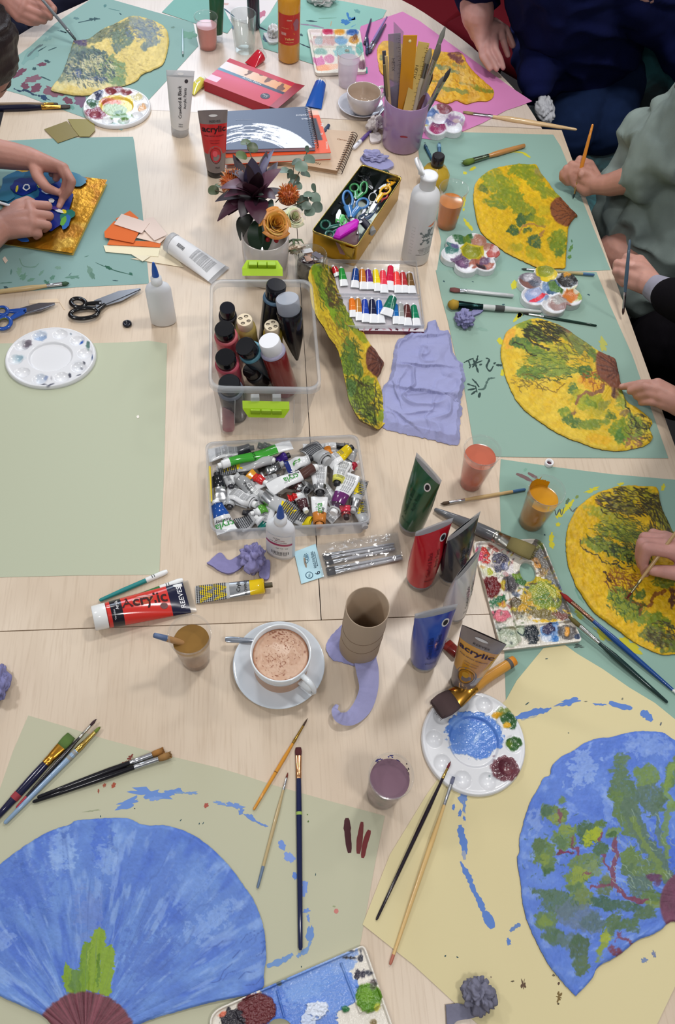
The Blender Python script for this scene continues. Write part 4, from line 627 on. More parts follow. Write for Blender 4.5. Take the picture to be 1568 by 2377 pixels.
rect_palette('paint_palette','crowded rectangular palette with a thumb hole, thick with many colours',[(1098,1258),(1258,1250),(1352,1488),(1164,1510)],(1226,1327,18,24,-20),mess(70,[(1104,1262),(1250,1256),(1330,1450),(1150,1460)],[(120,110,96),(90,90,84),(200,150,60),(150,60,50),(90,110,70),(84,96,120),(186,170,90)],4)+[('b',1255,1285,22,34,-20,(104,98,92),1,.4),('b',1262,1265,12,10,0,(86,104,60)),('b',1248,1290,16,20,0,(92,96,104),.9,.6),('b',1270,1320,16,40,-20,(108,104,98),1,.5),('b',1262,1330,10,14,0,(150,120,70),.8,.6),('b',1248,1312,8,7,0,(206,140,50),1,.7,.001),('b',1240,1300,12,6,30,(190,130,60),.8,.7),('b',1290,1370,14,26,-20,(90,104,130),1,.5),('b',1300,1395,14,22,-20,(76,96,124),.9,.5),('b',1310,1420,14,26,-20,(104,100,96),1,.5),('b',1285,1345,10,14,-20,(130,132,130),.8,.6),('b',1125,1290,16,17,0,(196,46,40),1,.5,.002),('b',1110,1290,9,14,0,(200,60,96),1,.6,.001),('b',1150,1275,14,4,30,(170,60,50),.7,.8),('b',1162,1303,22,20,20,(78,76,96),1,.25,.0025),('b',1168,1298,9,8,0,(50,42,50),.9),('b',1172,1316,9,8,0,(70,84,130),.8),('b',1132,1328,17,12,20,(222,222,196),1,.5,.002),('b',1137,1328,7,8,0,(176,180,40),.9,.5),('b',1140,1312,12,4,0,(180,170,170),.8),('b',1120,1318,8,4,0,(200,150,60),.6),('b',1137,1364,26,24,0,(110,26,30),1,.22,.004),('b',1132,1360,10,8,0,(84,16,24),.8),('b',1184,1356,19,20,20,(84,80,84),1,.2,.003),('b',1188,1366,9,8,0,(60,56,60),.7),('b',1168,1358,5,9,0,(206,178,40),.9,.6),('b',1180,1322,14,16,0,(202,196,204),.6,.6),('b',1204,1342,16,8,30,(110,140,50),1,.5,.001),('b',1210,1352,12,7,10,(58,110,50),1,.3,.002),('b',1240,1352,10,5,0,(214,180,40),1,.7,.001),('b',1152,1396,20,12,-20,(40,108,66),1,.6,.003),('b',1166,1404,10,6,0,(214,160,40),1,.6,.002),('b',1196,1400,15,17,0,(96,84,62),1,.4,.002),('b',1200,1418,12,20,-10,(118,108,84),1,.4,.001),('b',1192,1415,8,5,0,(206,186,50),.8,.5),('b',1162,1430,24,14,-4,(214,104,122),1,.25,.003),('b',1158,1432,10,6,0,(232,134,146),.8),('b',1258,1386,48,42,40,(196,176,44),1,.16,.001),('b',1228,1395,18,26,-20,(200,154,36),.9,.5),('b',1262,1382,34,30,40,(132,148,50),1,.2,.0015),('b',1260,1384,20,18,0,(96,128,54),.9,.3),('b',1290,1398,12,14,0,(110,130,60),.8),('b',1220,1416,16,9,30,(206,158,34),1,.6,.001),('b',1260,1428,40,12,10,(112,100,60),.9,.5),('b',1262,1442,30,4,0,(222,180,50),1,.9,.001),('b',1300,1430,18,8,10,(120,70,60),.9,.5),('b',1216,1436,16,5,20,(180,178,150),.7),('b',1180,1480,30,24,0,(184,192,168),1,.3,.0015),('b',1172,1466,18,7,20,(150,164,140),.8,.7),('b',1190,1490,14,6,-20,(206,212,190),.8,.7),('b',1160,1455,20,8,0,(160,166,160),.6,.7),('b',1213,1466,14,12,0,(170,186,160),.9),('b',1234,1473,18,20,0,(26,36,44),1,.3,.003),('l',[(1200,1468),(1214,1476),(1232,1470)],3,(40,56,60)),('b',1276,1468,24,20,0,(96,140,196),.9,.5),('b',1275,1462,13,12,0,(56,52,84),1,.5,.002),('b',1270,1484,12,7,0,(206,214,226),.9,.6),('b',1290,1482,7,8,0,(40,110,180)),('b',1318,1470,22,18,10,(98,94,92),1,.2,.001),('b',1317,1468,7,11,0,(224,156,54),1,.35,.003),('b',1340,1480,6,6,0,(70,84,110)),('l',[(1262,1262),(1286,1320),(1312,1382),(1345,1470)],7,(214,214,204),.95),('b',1284,1312,3,9,-20,(60,84,60),.8),('b',1298,1345,3,6,-20,(50,60,60),.8),('b',1274,1282,3,8,0,(60,90,50),.9),('b',1322,1400,4,12,-20,(40,70,110),.8),('b',1215,1270,26,5,0,(90,60,40),.8,.8),('b',1190,1460,14,3,10,(130,120,90),.6)]+mess(60,[(1225,1270),(1262,1262),(1338,1440),(1210,1440)],[(206,170,50),(112,104,60),(96,100,60),(214,150,50),(70,80,90),(140,140,60),(90,70,60)],9,(1.5,6))+[('l',[(1234+k,1370+k*3),(1262+2*k,1350+4*k),(1292,1376+4*k)],1.6,(222,206,90),.7)for k in range(7)]+mess(30,[(1104,1330),(1190,1330),(1200,1500),(1160,1500)],[(230,226,214),(120,140,120),(40,50,50),(190,196,180),(170,80,90)],3,(1,5))+mess(14,[(1110,1262),(1200,1262),(1200,1320),(1110,1320)],[(214,60,60),(232,224,210),(70,60,80),(200,180,60)],6,(1.5,5)),[([(1150,1460),(1336,1440)],3),([(1196,1455),(1208,1500)],3),([(1250,1450),(1258,1496)],3),([(1296,1448),(1306,1490)],3),([(1178,1340),(1196,1450)],3)],rc=(14,24,8,8))
rect_palette('paint_palette','rectangular palette with blue, maroon and green pools at the bottom edge',[(480,2352),(846,2192),(925,2420),(520,2520)],(650,2400,34,36,-10),[('b',690,2340,84,110,-24,(94,132,206),1,.12,.001),('b',770,2300,64,50,-20,(106,144,214),1,.15,.001),('b',720,2280,90,30,-24,(108,148,216),.9,.2),('b',650,2320,24,50,0,(72,110,194),.5,.6),('b',700,2300,50,30,-20,(130,166,224),.5,.8),('b',740,2250,90,22,-24,(120,156,220),.8,.3),('b',752,2240,80,9,-24,(222,216,204),0),('b',735,2345,26,20,0,(214,222,236),1,.5,.004),('b',716,2370,16,20,0,(206,216,234),.9,.5,.003),('b',802,2343,10,9,10,(40,110,60),1,.35,.004),('b',800,2240,18,28,60,(128,160,216),.9,.3),('b',596,2344,46,38,-10,(100,38,42),1,.1,.004),('b',540,2365,26,26,0,(32,28,38),1,.35,.002),('b',516,2354,9,6,-20,(216,110,80),.9,.4),('b',856,2315,30,34,0,(88,136,28),1,.12,.004),('b',850,2310,14,16,0,(110,156,34),.7),('b',876,2336,8,10,0,(196,190,40),.7,.6),('b',864,2282,8,12,0,(90,80,90),.6,.7),('b',838,2220,5,10,0,BK,1,.8),('b',808,2224,14,4,0,BK,1,.7),('b',832,2262,9,12,20,(46,44,60),1,.9),('b',854,2258,8,5,0,BK,.9,.8),('b',812,2208,6,2,0,BK),('b',870,2284,7,4,0,(90,90,80)),('b',648,2282,8,4,20,(80,92,90),.9,.9),('b',662,2273,6,3,0,(120,130,110),.8,.9),('b',866,2374,8,8,0,(100,80,30),.8)],[([(792,2236),(836,2350)],4),([(836,2350),(890,2330)],3),([(828,2290),(872,2270)],3),([(644,2300),(660,2360)],4)],z=.002,rc=(40,14,14,20))
rect_palette('paint_palette','small white rectangular palette with pink and peach wells beside the water cup',[(713,68),(836,70),(852,168),(733,172)],(806,118,5,4,0),[('b',761,77,12,6,0,(190,36,86),1,.2,.001),('b',789,77,12,6,0,(222,156,50),1,.2,.001),('b',818,78,13,7,0,(44,96,170),1,.25,.001),('b',732,76,14,6,0,(220,206,206),.9),('b',750,98,26,13,0,(206,180,178),1,.4),('b',764,96,18,8,0,(200,150,144),.7,.7),('b',740,96,10,9,0,(160,180,184),.8),('b',792,96,15,9,0,(116,160,196),1,.3),('b',823,97,11,8,0,(196,140,50),1,.4,.002),('b',824,88,5,9,20,(120,72,40),.9,.5,.003),('b',744,121,16,8,0,(130,172,160),1,.3),('b',800,122,24,16,0,(136,184,186),1,.3),('b',740,144,14,11,0,(206,118,164),1,.35),('b',765,138,12,10,10,(204,130,160),1,.1),('b',752,160,20,8,-6,(230,160,120),1,.3),('b',775,155,14,7,0,(234,184,156),.9),('b',842,155,8,10,0,(110,60,84),1,.3),('b',836,118,9,14,0,(90,170,160),.9),('b',838,150,6,8,0,(120,70,90),.9)],[([(728,86),(838,88)],2.5),([(746,70),(748,86)],2),([(775,70),(777,86)],2),([(803,70),(806,86)],2),([(730,108),(838,110)],2)],z=.002,rc=8)
def flower_palette(label,c,s,th0,ops,z=.0014,npet=6):
 C0=np.array(zat(*c,.012));a,rp,rc_=.046*s,.0275*s,.0255*s
 Pc=[C0+a*np.array((math.cos(th0+k*2*PI/npet),math.sin(th0+k*2*PI/npet)))for k in range(npet)]
 A=np.linspace(0,2*PI,400,endpoint=False);D=np.stack([np.cos(A),np.sin(A)],1);R=np.zeros(400)
 for p in Pc:
  q=p-C0;b=D@q;disc=b*b-(q@q-rp**2);R=np.maximum(R,np.where(disc>0,b+np.sqrt(np.maximum(disc,0)),0))
 R=np.maximum(R,a*.86);R=(np.roll(R,1)+R+np.roll(R,-1)+np.roll(R,2)+np.roll(R,-2))/5
 def hf(x,y,t):
  h=np.full_like(x,.016)
  for p in Pc+[C0]:
   r_=(rp if p is not C0 else rc_)*.93;d=np.hypot(x-p[0],y-p[1])/r_;h=np.where(d<1,np.minimum(h,.016-.011*(1-d**2.5)),h)
  X,Y=projn(x,y,np.full_like(x,TZ+.01));return h-.002*np.clip((t-.97)/.03,0,1)**2+thick(ops,X,Y)
 m=MB();star(m,C0+D*R[:,None],C0,110,hf,lambda X,Y,T:paint(np.tile(np.array(WH,float),(len(X),1)),X,Y,ops),TZ+z,'wet',WH)
 return tag(m.build('flower_palette',origin=(C0[0],C0[1],TZ+z)),label,'palette','flower-shaped palettes')
flower_palette('flower-shaped palette with yellow-green centre below the cup of orange water',(1093,590),.98,.12,[('b',1073,558,24,13,10,(52,104,62),1,.25,.001),('b',1084,564,10,8,0,(110,136,40),.8),('b',1120,568,26,15,14,(166,116,96),1,.2,.001),('b',1146,594,16,14,20,(172,78,70),1,.4,.002),('b',1148,586,9,6,0,(222,206,208),.9,.5,.002),('b',1114,618,24,13,10,(166,100,84),1,.4,.001),('b',1116,624,14,6,10,(52,40,44),1,.5,.002),('b',1124,612,10,6,0,(96,70,104),.9),('b',1068,612,23,14,10,(98,72,104),1,.3,.001),('b',1072,616,8,5,0,(134,96,132),.8),('b',1048,581,18,13,0,(64,122,116),1,.25,.001),('b',1054,576,12,7,10,(98,88,140),.9,.4),('b',1095,590,29,20,8,(192,176,34),1,.12),('b',1094,590,23,15,8,(144,146,34),1,.2,.001),('b',1030,572,5,6,0,(160,140,180),.6)])
flower_palette('flower-shaped palette with a black petal and a blue and red petal, near the dark brush',(1276,674),1.05,.5,[('b',1266,640,26,22,0,(212,186,44),1,.1),('b',1264,634,20,12,0,(140,146,44),1,.2,.001),('b',1318,656,25,17,10,(44,44,44),1,.2,.003),('b',1314,645,8,7,0,(210,150,50),1,.6,.003),('b',1334,691,25,17,10,(196,198,160),1,.2,.001),('b',1322,692,16,12,20,(196,112,44),1,.4,.002),('b',1340,682,10,7,0,(226,216,200),.9),('b',1348,698,9,8,0,(146,170,70),.9),('b',1298,711,25,17,10,(150,122,118),1,.15,.001),('b',1298,702,18,8,10,(170,172,170),.9,.5),('b',1245,692,27,18,0,(140,160,200),1,.15,.001),('b',1248,698,24,6,-25,(214,50,66),1,.4,.003),('b',1242,684,16,6,0,(174,180,210),.8),('b',1228,658,26,18,5,(126,122,132),1,.2,.001),('b',1222,665,18,9,10,(124,84,76),1,.4,.001),('b',1238,662,10,8,0,(70,76,90),.9,.5),('b',1225,650,10,5,0,(190,190,200),.8),('b',1282,672,20,15,20,(56,88,120),1,.3),('b',1288,674,19,9,40,(76,116,46),1,.3,.002),('b',1266,672,9,8,0,(120,150,190),.8)])
flower_palette('flower-shaped palette with maroon and magenta petals behind the lilac pot',(1020,280),1.0,.2,[('b',1036,257,24,13,5,(124,62,74),1,.2,.001),('b',1000,248,15,9,0,(160,60,96),1,.3),('b',1004,270,16,10,0,(64,96,150),1,.2),('b',1055,285,20,12,10,(150,120,156),1,.2),('b',1060,284,9,8,0,(180,160,150),.9),('b',1044,290,10,6,0,(100,80,130),.9),('b',1016,304,19,11,0,(150,56,100),1,.15,.001),('b',1014,296,12,5,0,(110,60,100),.8),('b',984,293,13,11,0,(84,110,160),1,.3),('b',986,296,8,5,0,(206,180,70),.8),('b',1022,279,18,8,0,(210,206,214),1,.2)])
#  brushes, pens, scissors
WD,SV,GD=(196,158,104),(200,202,206),(206,160,74)
def brush(label,tip,tail,b,f,ws,cols,flat=0,h=(.001,.001),end=None,ragged_tip=0,group='paint brushes'):
 """ws: widths in photo pixels (tip, bristle, ferrule start, ferrule end, handle belly, handle end); cols: bristle, ferrule, handle"""
 s=1/(2*ppm((tip[1]+tail[1])/2));W=[w_*s for w_ in ws];ra=max(W[3],W[4])
 P=np.array(at(*tip,h[0]+W[2]*(.5 if flat else 1)));Q=np.array(at(*tail,h[1]+W[5]));L=np.linalg.norm(Q-P);d=Q-P
 t=thing('paint_brush',label,'brush',(P+Q)/2,group);fl=.34 if flat else 1.
 a,c=b*L,(b+f)*L;m=MB();col=np.array(cols[0],float)
 pr=[(0,W[0]*.94 if flat else W[0]*.35),(a*.05 if flat else a*.12,W[0]),(a*.45,W[1]),(a*.8,(W[1]+W[2])/2),(a,W[2]*.97)]
 lathe(m,P,pr,np.array([col*k for k in(.8,.9,1.05,1,.85)]),'bristle',d,16,(1,0),squash=fl if flat else .9)
 r=random.Random(int(tip[0]))
 sd,up_=perp(d)
 for k in range(ragged_tip):
  o=sd*r.uniform(-1,1)*W[1]*.9+up_*r.uniform(-1,1)*W[1]*fl*.6;rod(m,P+unit(d)*a*.5+o*.7,P-unit(d)*a*r.uniform(.0,.12)+o,.0006,.0003,col*r.uniform(.7,1.25),'bristle',4)
 m.build('bristles',t);m=MB();fr=((0,W[2]),(.08,W[2]),(.5,(W[2]+W[3])/2),(.72,W[3]),(.75,W[3]*1.1),(.79,W[3]),(.84,W[3]*1.1),(.88,W[3]),(1,W[3]))
 if flat:
  u_,v_=perp(d);rings=[]
  for q,w_ in fr:
   k=fl+(1-fl)*q;rings.append([P+unit(d)*(a+q*(c-a))+u_*math.cos(2*PI*i/16)*w_+v_*math.sin(2*PI*i/16)*w_*k for i in range(16)])
  loft(m,rings,cols[1],'metal',(0,1))
 else:lathe(m,P,[(a+q*(c-a),w_)for q,w_ in fr],cols[1],'metal',d,16,(0,1))
 m.build('ferrule',t);m=MB();hh=L-c;prof=[(c,W[3]*.95),(c+hh*.06,W[3]),(c+hh*.22,W[4]),(c+hh*.4,W[4]*.95),(c+hh*.7,(W[4]+W[5])/2),(c+hh*.985,W[5]),(L,W[5]*.5)]
 if end:
  e0=L-end[0]*L;r0=np.interp(e0,[p[0]for p in prof],[p[1]for p in prof]);pa=[p for p in prof if p[0]<e0]+[(e0,r0)];pb=[(e0,r0*1.02)]+[p for p in prof if p[0]>e0]
  lathe(m,P,pa,cols[2],'gloss',d,14);lathe(m,P,pb,end[1],'satin',d,14,(0,1))
 else:lathe(m,P,prof,cols[2],'gloss',d,14,(0,1))
 if len(cols)>3:
  for q,w_,cc in cols[3]:
   r0=np.interp(q*L,[p[0]for p in prof],[p[1]for p in prof]);lathe(m,P,((q*L,r0*1.03),((q+w_)*L,r0*1.03)),cc,'matte',d,14)
 m.build('handle',t);return t
NV,BKK=(28,32,62),(26,25,30)
brush('large navy-handled brush with gold ferrule lying at the far left edge',(163,247),(-60,254),.1,.2,(10,14,13,11,15,9),((74,66,62),GD,(24,24,46)),1)
brush('thin brown-handled brush just behind the navy-handled one at far left',(135,241),(-60,242),.05,.12,(4,6,6,6,8,5),((90,80,70),GD,(150,130,110)),0,(.001,.001))
brush('long plain wooden brush crossing the magenta paper and the table gap',(1076,260),(1340,301),.09,.17,(8,12,10,8,13,6),((150,132,86),SV,(216,184,140)),1)
brush('short brown brush with green and yellow bristles on teal paper',(1076,379),(1219,338),.16,.24,(12,15,12,10,13,10),((96,120,46),(126,140,120),(186,132,76)),0,(.002,.001),ragged_tip=20)
brush('flat brush with maroon bristles and a long silver handle',(1045,672),(1193,687),.16,.1,(12,16,12,10,10,9),((112,66,62),SV,(186,190,192)),1,(.002,.002))
brush('round gold-tipped sponge brush with a dark green ferrule and white handle',(1040,706),(1258,724),.11,.26,(16,26,20,14,14,7),((166,134,44),(30,52,52),(190,196,194),[(.5,.1,(70,70,70))]),0,(.002,.002))
brush('thin dark green handled brush near the top of the large yellow fan',(1214,727),(1386,756),.08,.2,(2,4,5,6,7,5),((40,36,34),SV,(26,52,44)),0,(.001,.001))
brush('small wooden brush with a blue dipped end above the petal palette',(1211,624),(1381,638),.07,.16,(2,5,5,6,7,6),((60,66,60),SV,(176,160,116)),0,(.001,.003),(.16,(66,104,146)))
brush('wooden brush with a blue dipped end beside the coral water cup',(1023,1170),(1221,1136),.1,.18,(3,9,8,7,9,7),((78,62,46),SV,(196,168,120)),0,(.001,.001),(.155,(58,100,142)))
brush('big grey-handled decorator brush resting on the crowded palette',(1238,1284),(1009,1182),.24,.15,(42,42,34,30,30,10),((120,110,66),(176,176,168),(98,100,104)),1,(.016,.004),ragged_tip=110)
brush('wide wash brush with gold ferrule and orange-smeared wooden handle',(1014,1648),(1196,1532),.22,.24,(50,56,50,34,27,24),((92,74,74),(206,150,62),(204,146,62),[(.9,.04,(90,86,84))]),1,(.012,.004),(.06,(216,136,40)),60)
brush('long blue brush with red paint on its tip beside the textured yellow fan',(1300,1374),(1590,1625),.1,.18,(4,12,11,10,14,6),((140,34,34),(160,120,100),(30,70,132)),0,(.011,.001),(.09,(222,226,220)))
brush('long dark green brush lying below the blue one at right',(1320,1430),(1551,1631),.12,.2,(6,12,11,10,15,7),((96,88,44),(190,192,190),(24,48,46)),0,(.011,.001))
brush('slim black brush with fine red tip resting on the blue palette',(1047,1767),(874,2136),.05,.07,(2,6,6,7,10,6),((110,40,46),(190,160,90),(34,26,36)),0,(.010,.001))
brush('very long natural wood brush with flat grey tip, beside the slim black one',(1054,1803),(906,2240),.045,.12,(8,9,8,8,12,7),((104,108,132),SV,(214,180,120)),1,(.010,.001),(.05,(178,104,84)))
brush('thin orange brush lying across the top edge of the sage paper',(715,1667),(589,1880),.09,.2,(1.5,4,5,7,9,6),((74,54,40),(190,150,70),(212,146,54),[(.6,.008,(120,80,30))]),0,(.001,.001))
brush('thin wooden brush with blue-grey end and red tip on the sage paper',(669,1793),(598,2062),.05,.11,(1.5,4,5,6,9,6),((110,50,40),SV,(184,164,122)),0,(.001,.001),(.18,(98,118,144)))
brush('thick navy brush with maroon bristles and copper ferrule on sage paper',(693,1735),(698,2206),.045,.125,(14,17,15,13,14,10),((82,34,36),(214,158,112),(24,32,70),[(.345,.016,(150,176,90))]),1,(.001,.001))
brush('fat navy brush with wide gold ferrule and green flat bristles',(166,1707),(-24,1916),.13,.2,(24,27,25,20,21,12),((84,112,52),(216,156,60),(28,28,58),[(.66,.06,(150,56,64))]),1,(.002,.001))
brush('thin black brush with a red dipped end between the fat navy and pale blue ones',(224,1669),(38,1875),.08,.14,(3,7,6,7,10,5),((58,38,44),(186,184,176),(36,32,34)),0,(.005,.002),(.12,(170,40,56)))
brush('pale blue brush with a grey rubber grip and brass ferrule',(233,1687),(10,1912),.06,.2,(5,8,9,14,13,9),((106,124,50),(210,174,92),(140,166,194),[(.27,.08,(150,150,146))]),0,(.003,.001))
brush('black brush with fluffy brown bristles, upper of the parallel pair',(379,1742),(87,1851),.09,.18,(14,15,13,12,14,8),((156,108,54),SV,BKK),0,(.002,.001),ragged_tip=40)
brush('black brush with splayed brown bristles, lower of the parallel pair',(396,1752),(76,1862),.09,.18,(15,17,13,12,14,8),((150,112,64),SV,(20,19,24)),0,(.002,.001),ragged_tip=40)
brush('wooden brush with dark green tip along the lower edge of the left teal paper',(161,657),(-50,683),.08,.17,(4,10,9,8,12,8),((56,84,62),SV,(204,180,132)),0,(.001,.001))
brush('tiny white-handled brush on teal paper beside the pink water cup',(425,131),(424,67),.06,.1,(1,3,3,4,5,3),((60,100,90),SV,(176,206,214)),0,(.001,.001))
brush('dark purple brush lying nearest the far rectangular palette',(846,104),(862,44),.1,.16,(2,6,6,6,7,4),((60,50,70),SV,(70,46,92)),0,(.001,.001),group='brushes beside the far palette')
brush('short navy brush pointing at the far rectangular palette corner',(853,128),(853,84),.2,.2,(3,8,8,7,9,6),((50,54,84),(90,100,130),(44,48,84)),0,(.002,.001),group='brushes beside the far palette')
brush('slim lilac-handled brush on the magenta paper edge',(852,120),(899,38),.08,.2,(2,5,5,5,6,3),((90,80,110),(222,226,234),(150,128,186)),0,(.001,.001),group='brushes beside the far palette')
brush('slate-handled brush on magenta paper, right of the lilac-handled one',(858,124),(896,56),.1,.2,(3,7,7,7,9,4),((70,70,90),(220,224,232),(76,72,96)),0,(.001,.001),group='brushes beside the far palette')
def marker(label,p,q,wpx,body,capc,capfrac,h=.0045):
 s=1/(2*ppm((p[1]+q[1])/2));r=wpx*s;P,Q=np.array(at(*p,h)),np.array(at(*q,h));d=Q-P;L=np.linalg.norm(d)
 t=thing('felt_pen',label,'pen',(P+Q)/2,'felt pens');m=MB();k=L*(1-capfrac)
 lathe(m,P,((0,r*.45),(.002,r*.72),(.012,r*.78),(k*.5,r),(k,r)),body,'satin',d,16,(1,1));m.build('barrel',t)
 m=MB();lathe(m,P,((k,r*1.04),(k+.001,r*1.14),(L-.008,r*1.14),(L-.002,r*.9),(L,r*.7)),capc,'satin',d,16,(1,1))
 u,v=perp(d)
 for i in(0,1):rod(m,P+unit(d)*(k+.012+i*.004)+v*r*1.16-u*r*.6,P+unit(d)*(k+.012+i*.004)+v*r*1.16+u*r*.6,.0006,.0006,(40,50,50),'matte',4)
 m.build('cap',t)
marker('teal felt pen with white cap, left of the fan of pens behind the red tube',(231,1394),(389,1326),11,(24,130,130),(232,234,234),.32)
marker('green felt pen with white cap, partly behind the big red tube',(262,1406),(425,1346),12,(32,104,44),(232,234,234),.33)
marker('felt pen showing only its white cap above the red tube',(290,1400),(423,1359),12,(60,120,60),(228,230,230),.4,.006)
marker('purple felt pen with white cap by the crumpled white tissue',(862,303),(821,345),9,(96,74,140),(228,228,234),.4)
marker('dark blue pen leaning out of the brown notebook',(764,290),(752,312),11,(40,60,92),(36,54,84),.3,.008)
marker('dark teal pen lying behind the yellow bottle, left of the pair',(1004,372),(987,337),7,(34,84,110),(30,70,96),.2)
marker('blue pen lying behind the yellow bottle, right of the pair',(1022,388),(1020,333),8,(40,92,130),(130,176,200),.2)
def loop(m,pts,r,col,h,mat='gloss',flat=.7):
 Q=spl(list(pts)+[pts[0]],4);P=[np.array(at(p[0],p[1],h))for p in Q];n=8;rings=[]
 for i,p in enumerate(P[:-1]):
  d=P[(i+1)%(len(P)-1)]-P[i-1 if i else-2];s,u=perp(d);rings.append([p+s*math.cos(2*PI*k/n)*r+u*math.sin(2*PI*k/n)*r*flat for k in range(n)])
 rings.append(rings[0]);loft(m,rings,col,mat)
def ell(x,y,rx,ry,ang=0,n=10):
 a=math.radians(ang);return[(x+rx*math.cos(t)*math.cos(a)-ry*math.sin(t)*math.sin(a),y+rx*math.cos(t)*math.sin(a)+ry*math.sin(t)*math.cos(a))for t in np.linspace(0,2*PI,n,endpoint=False)]
def scissors(label,piv,tip,tipw,loops,col,h,lr=.0045,arms=(),dh=0,group='scissors',fill=None,steel=(150,152,158)):
 t=thing('scissors',label,'scissors',at(*piv,h),group);hh=h
 dx,dy_=tip[0]-piv[0],tip[1]-piv[1];L=math.hypot(dx,dy_);nx,ny=-dy_/L,dx/L
 for k,o in((0,.2),(1,-.2)):
  m=MB();z=hh+.0015*k;w_=tipw;P=[(piv[0]-dx*.12+nx*w_*.6,piv[1]-dy_*.12+ny*w_*.6),(piv[0]+dx*.5+nx*w_*(.55+o),piv[1]+dy_*.5+ny*w_*(.55+o)),(tip[0]+nx*(1.5+o*4),tip[1]+ny*(1.5+o*4)),(tip[0]-nx*1.5,tip[1]-ny*1.5),(piv[0]+dx*.5-nx*w_*(.55-o),piv[1]+dy_*.5-ny*w_*(.55-o)),(piv[0]-dx*.12-nx*w_*.6,piv[1]-dy_*.12-ny*w_*.6)]
  prism(m,[at(*p,hh)[:2]for p in P],TZ+z,TZ+z+.0014,steel,'metal');m.build('blade',t)
 for k,lp in enumerate(loops):
  m=MB();loop(m,lp,lr,col,hh+.002)
  if fill:loop(m,[(np.mean([q[0]for q in lp])+(p[0]-np.mean([q[0]for q in lp]))*.84,np.mean([q[1]for q in lp])+(p[1]-np.mean([q[1]for q in lp]))*.84)for p in lp],lr*.6,fill,hh+.0022,'matte')
  a=arms[k];s=1/ppm(piv[1]);tube_path(m,[at(x,y,hh+.002)for x,y,_ in a],[q*s/2 for _,_,q in a],col,'gloss',10,flat=.5);m.build('handle',t)
 m=MB();lathe(m,at(*piv,hh+.004),((0,.003),(.0015,.003),(.002,.002)),col if fill else(170,172,176),'metal',n=12,cap=(1,1));m.build('pivot',t)
 return t
scissors('black-handled scissors with blades pointing up right, on the bare table',(233,704),(327,672),15,[ell(182,703,17,10,8),ell(196,727,33,12,-6)],(14,14,16),.006,.0052,[[(196,705,9),(214,704,12),(236,703,14)],[(222,722,12),(236,712,12),(244,706,10)]])
scissors('blue-handled scissors with olive grips at the left edge of the table',(58,722),(128,706),12,[ell(5,722,13,9,0),ell(8,750,18,13,-20)],(38,82,168),.006,.0045,[[(16,722,9),(38,722,15),(62,720,14)],[(22,742,9),(38,732,14),(56,724,12)]],fill=(96,104,50))
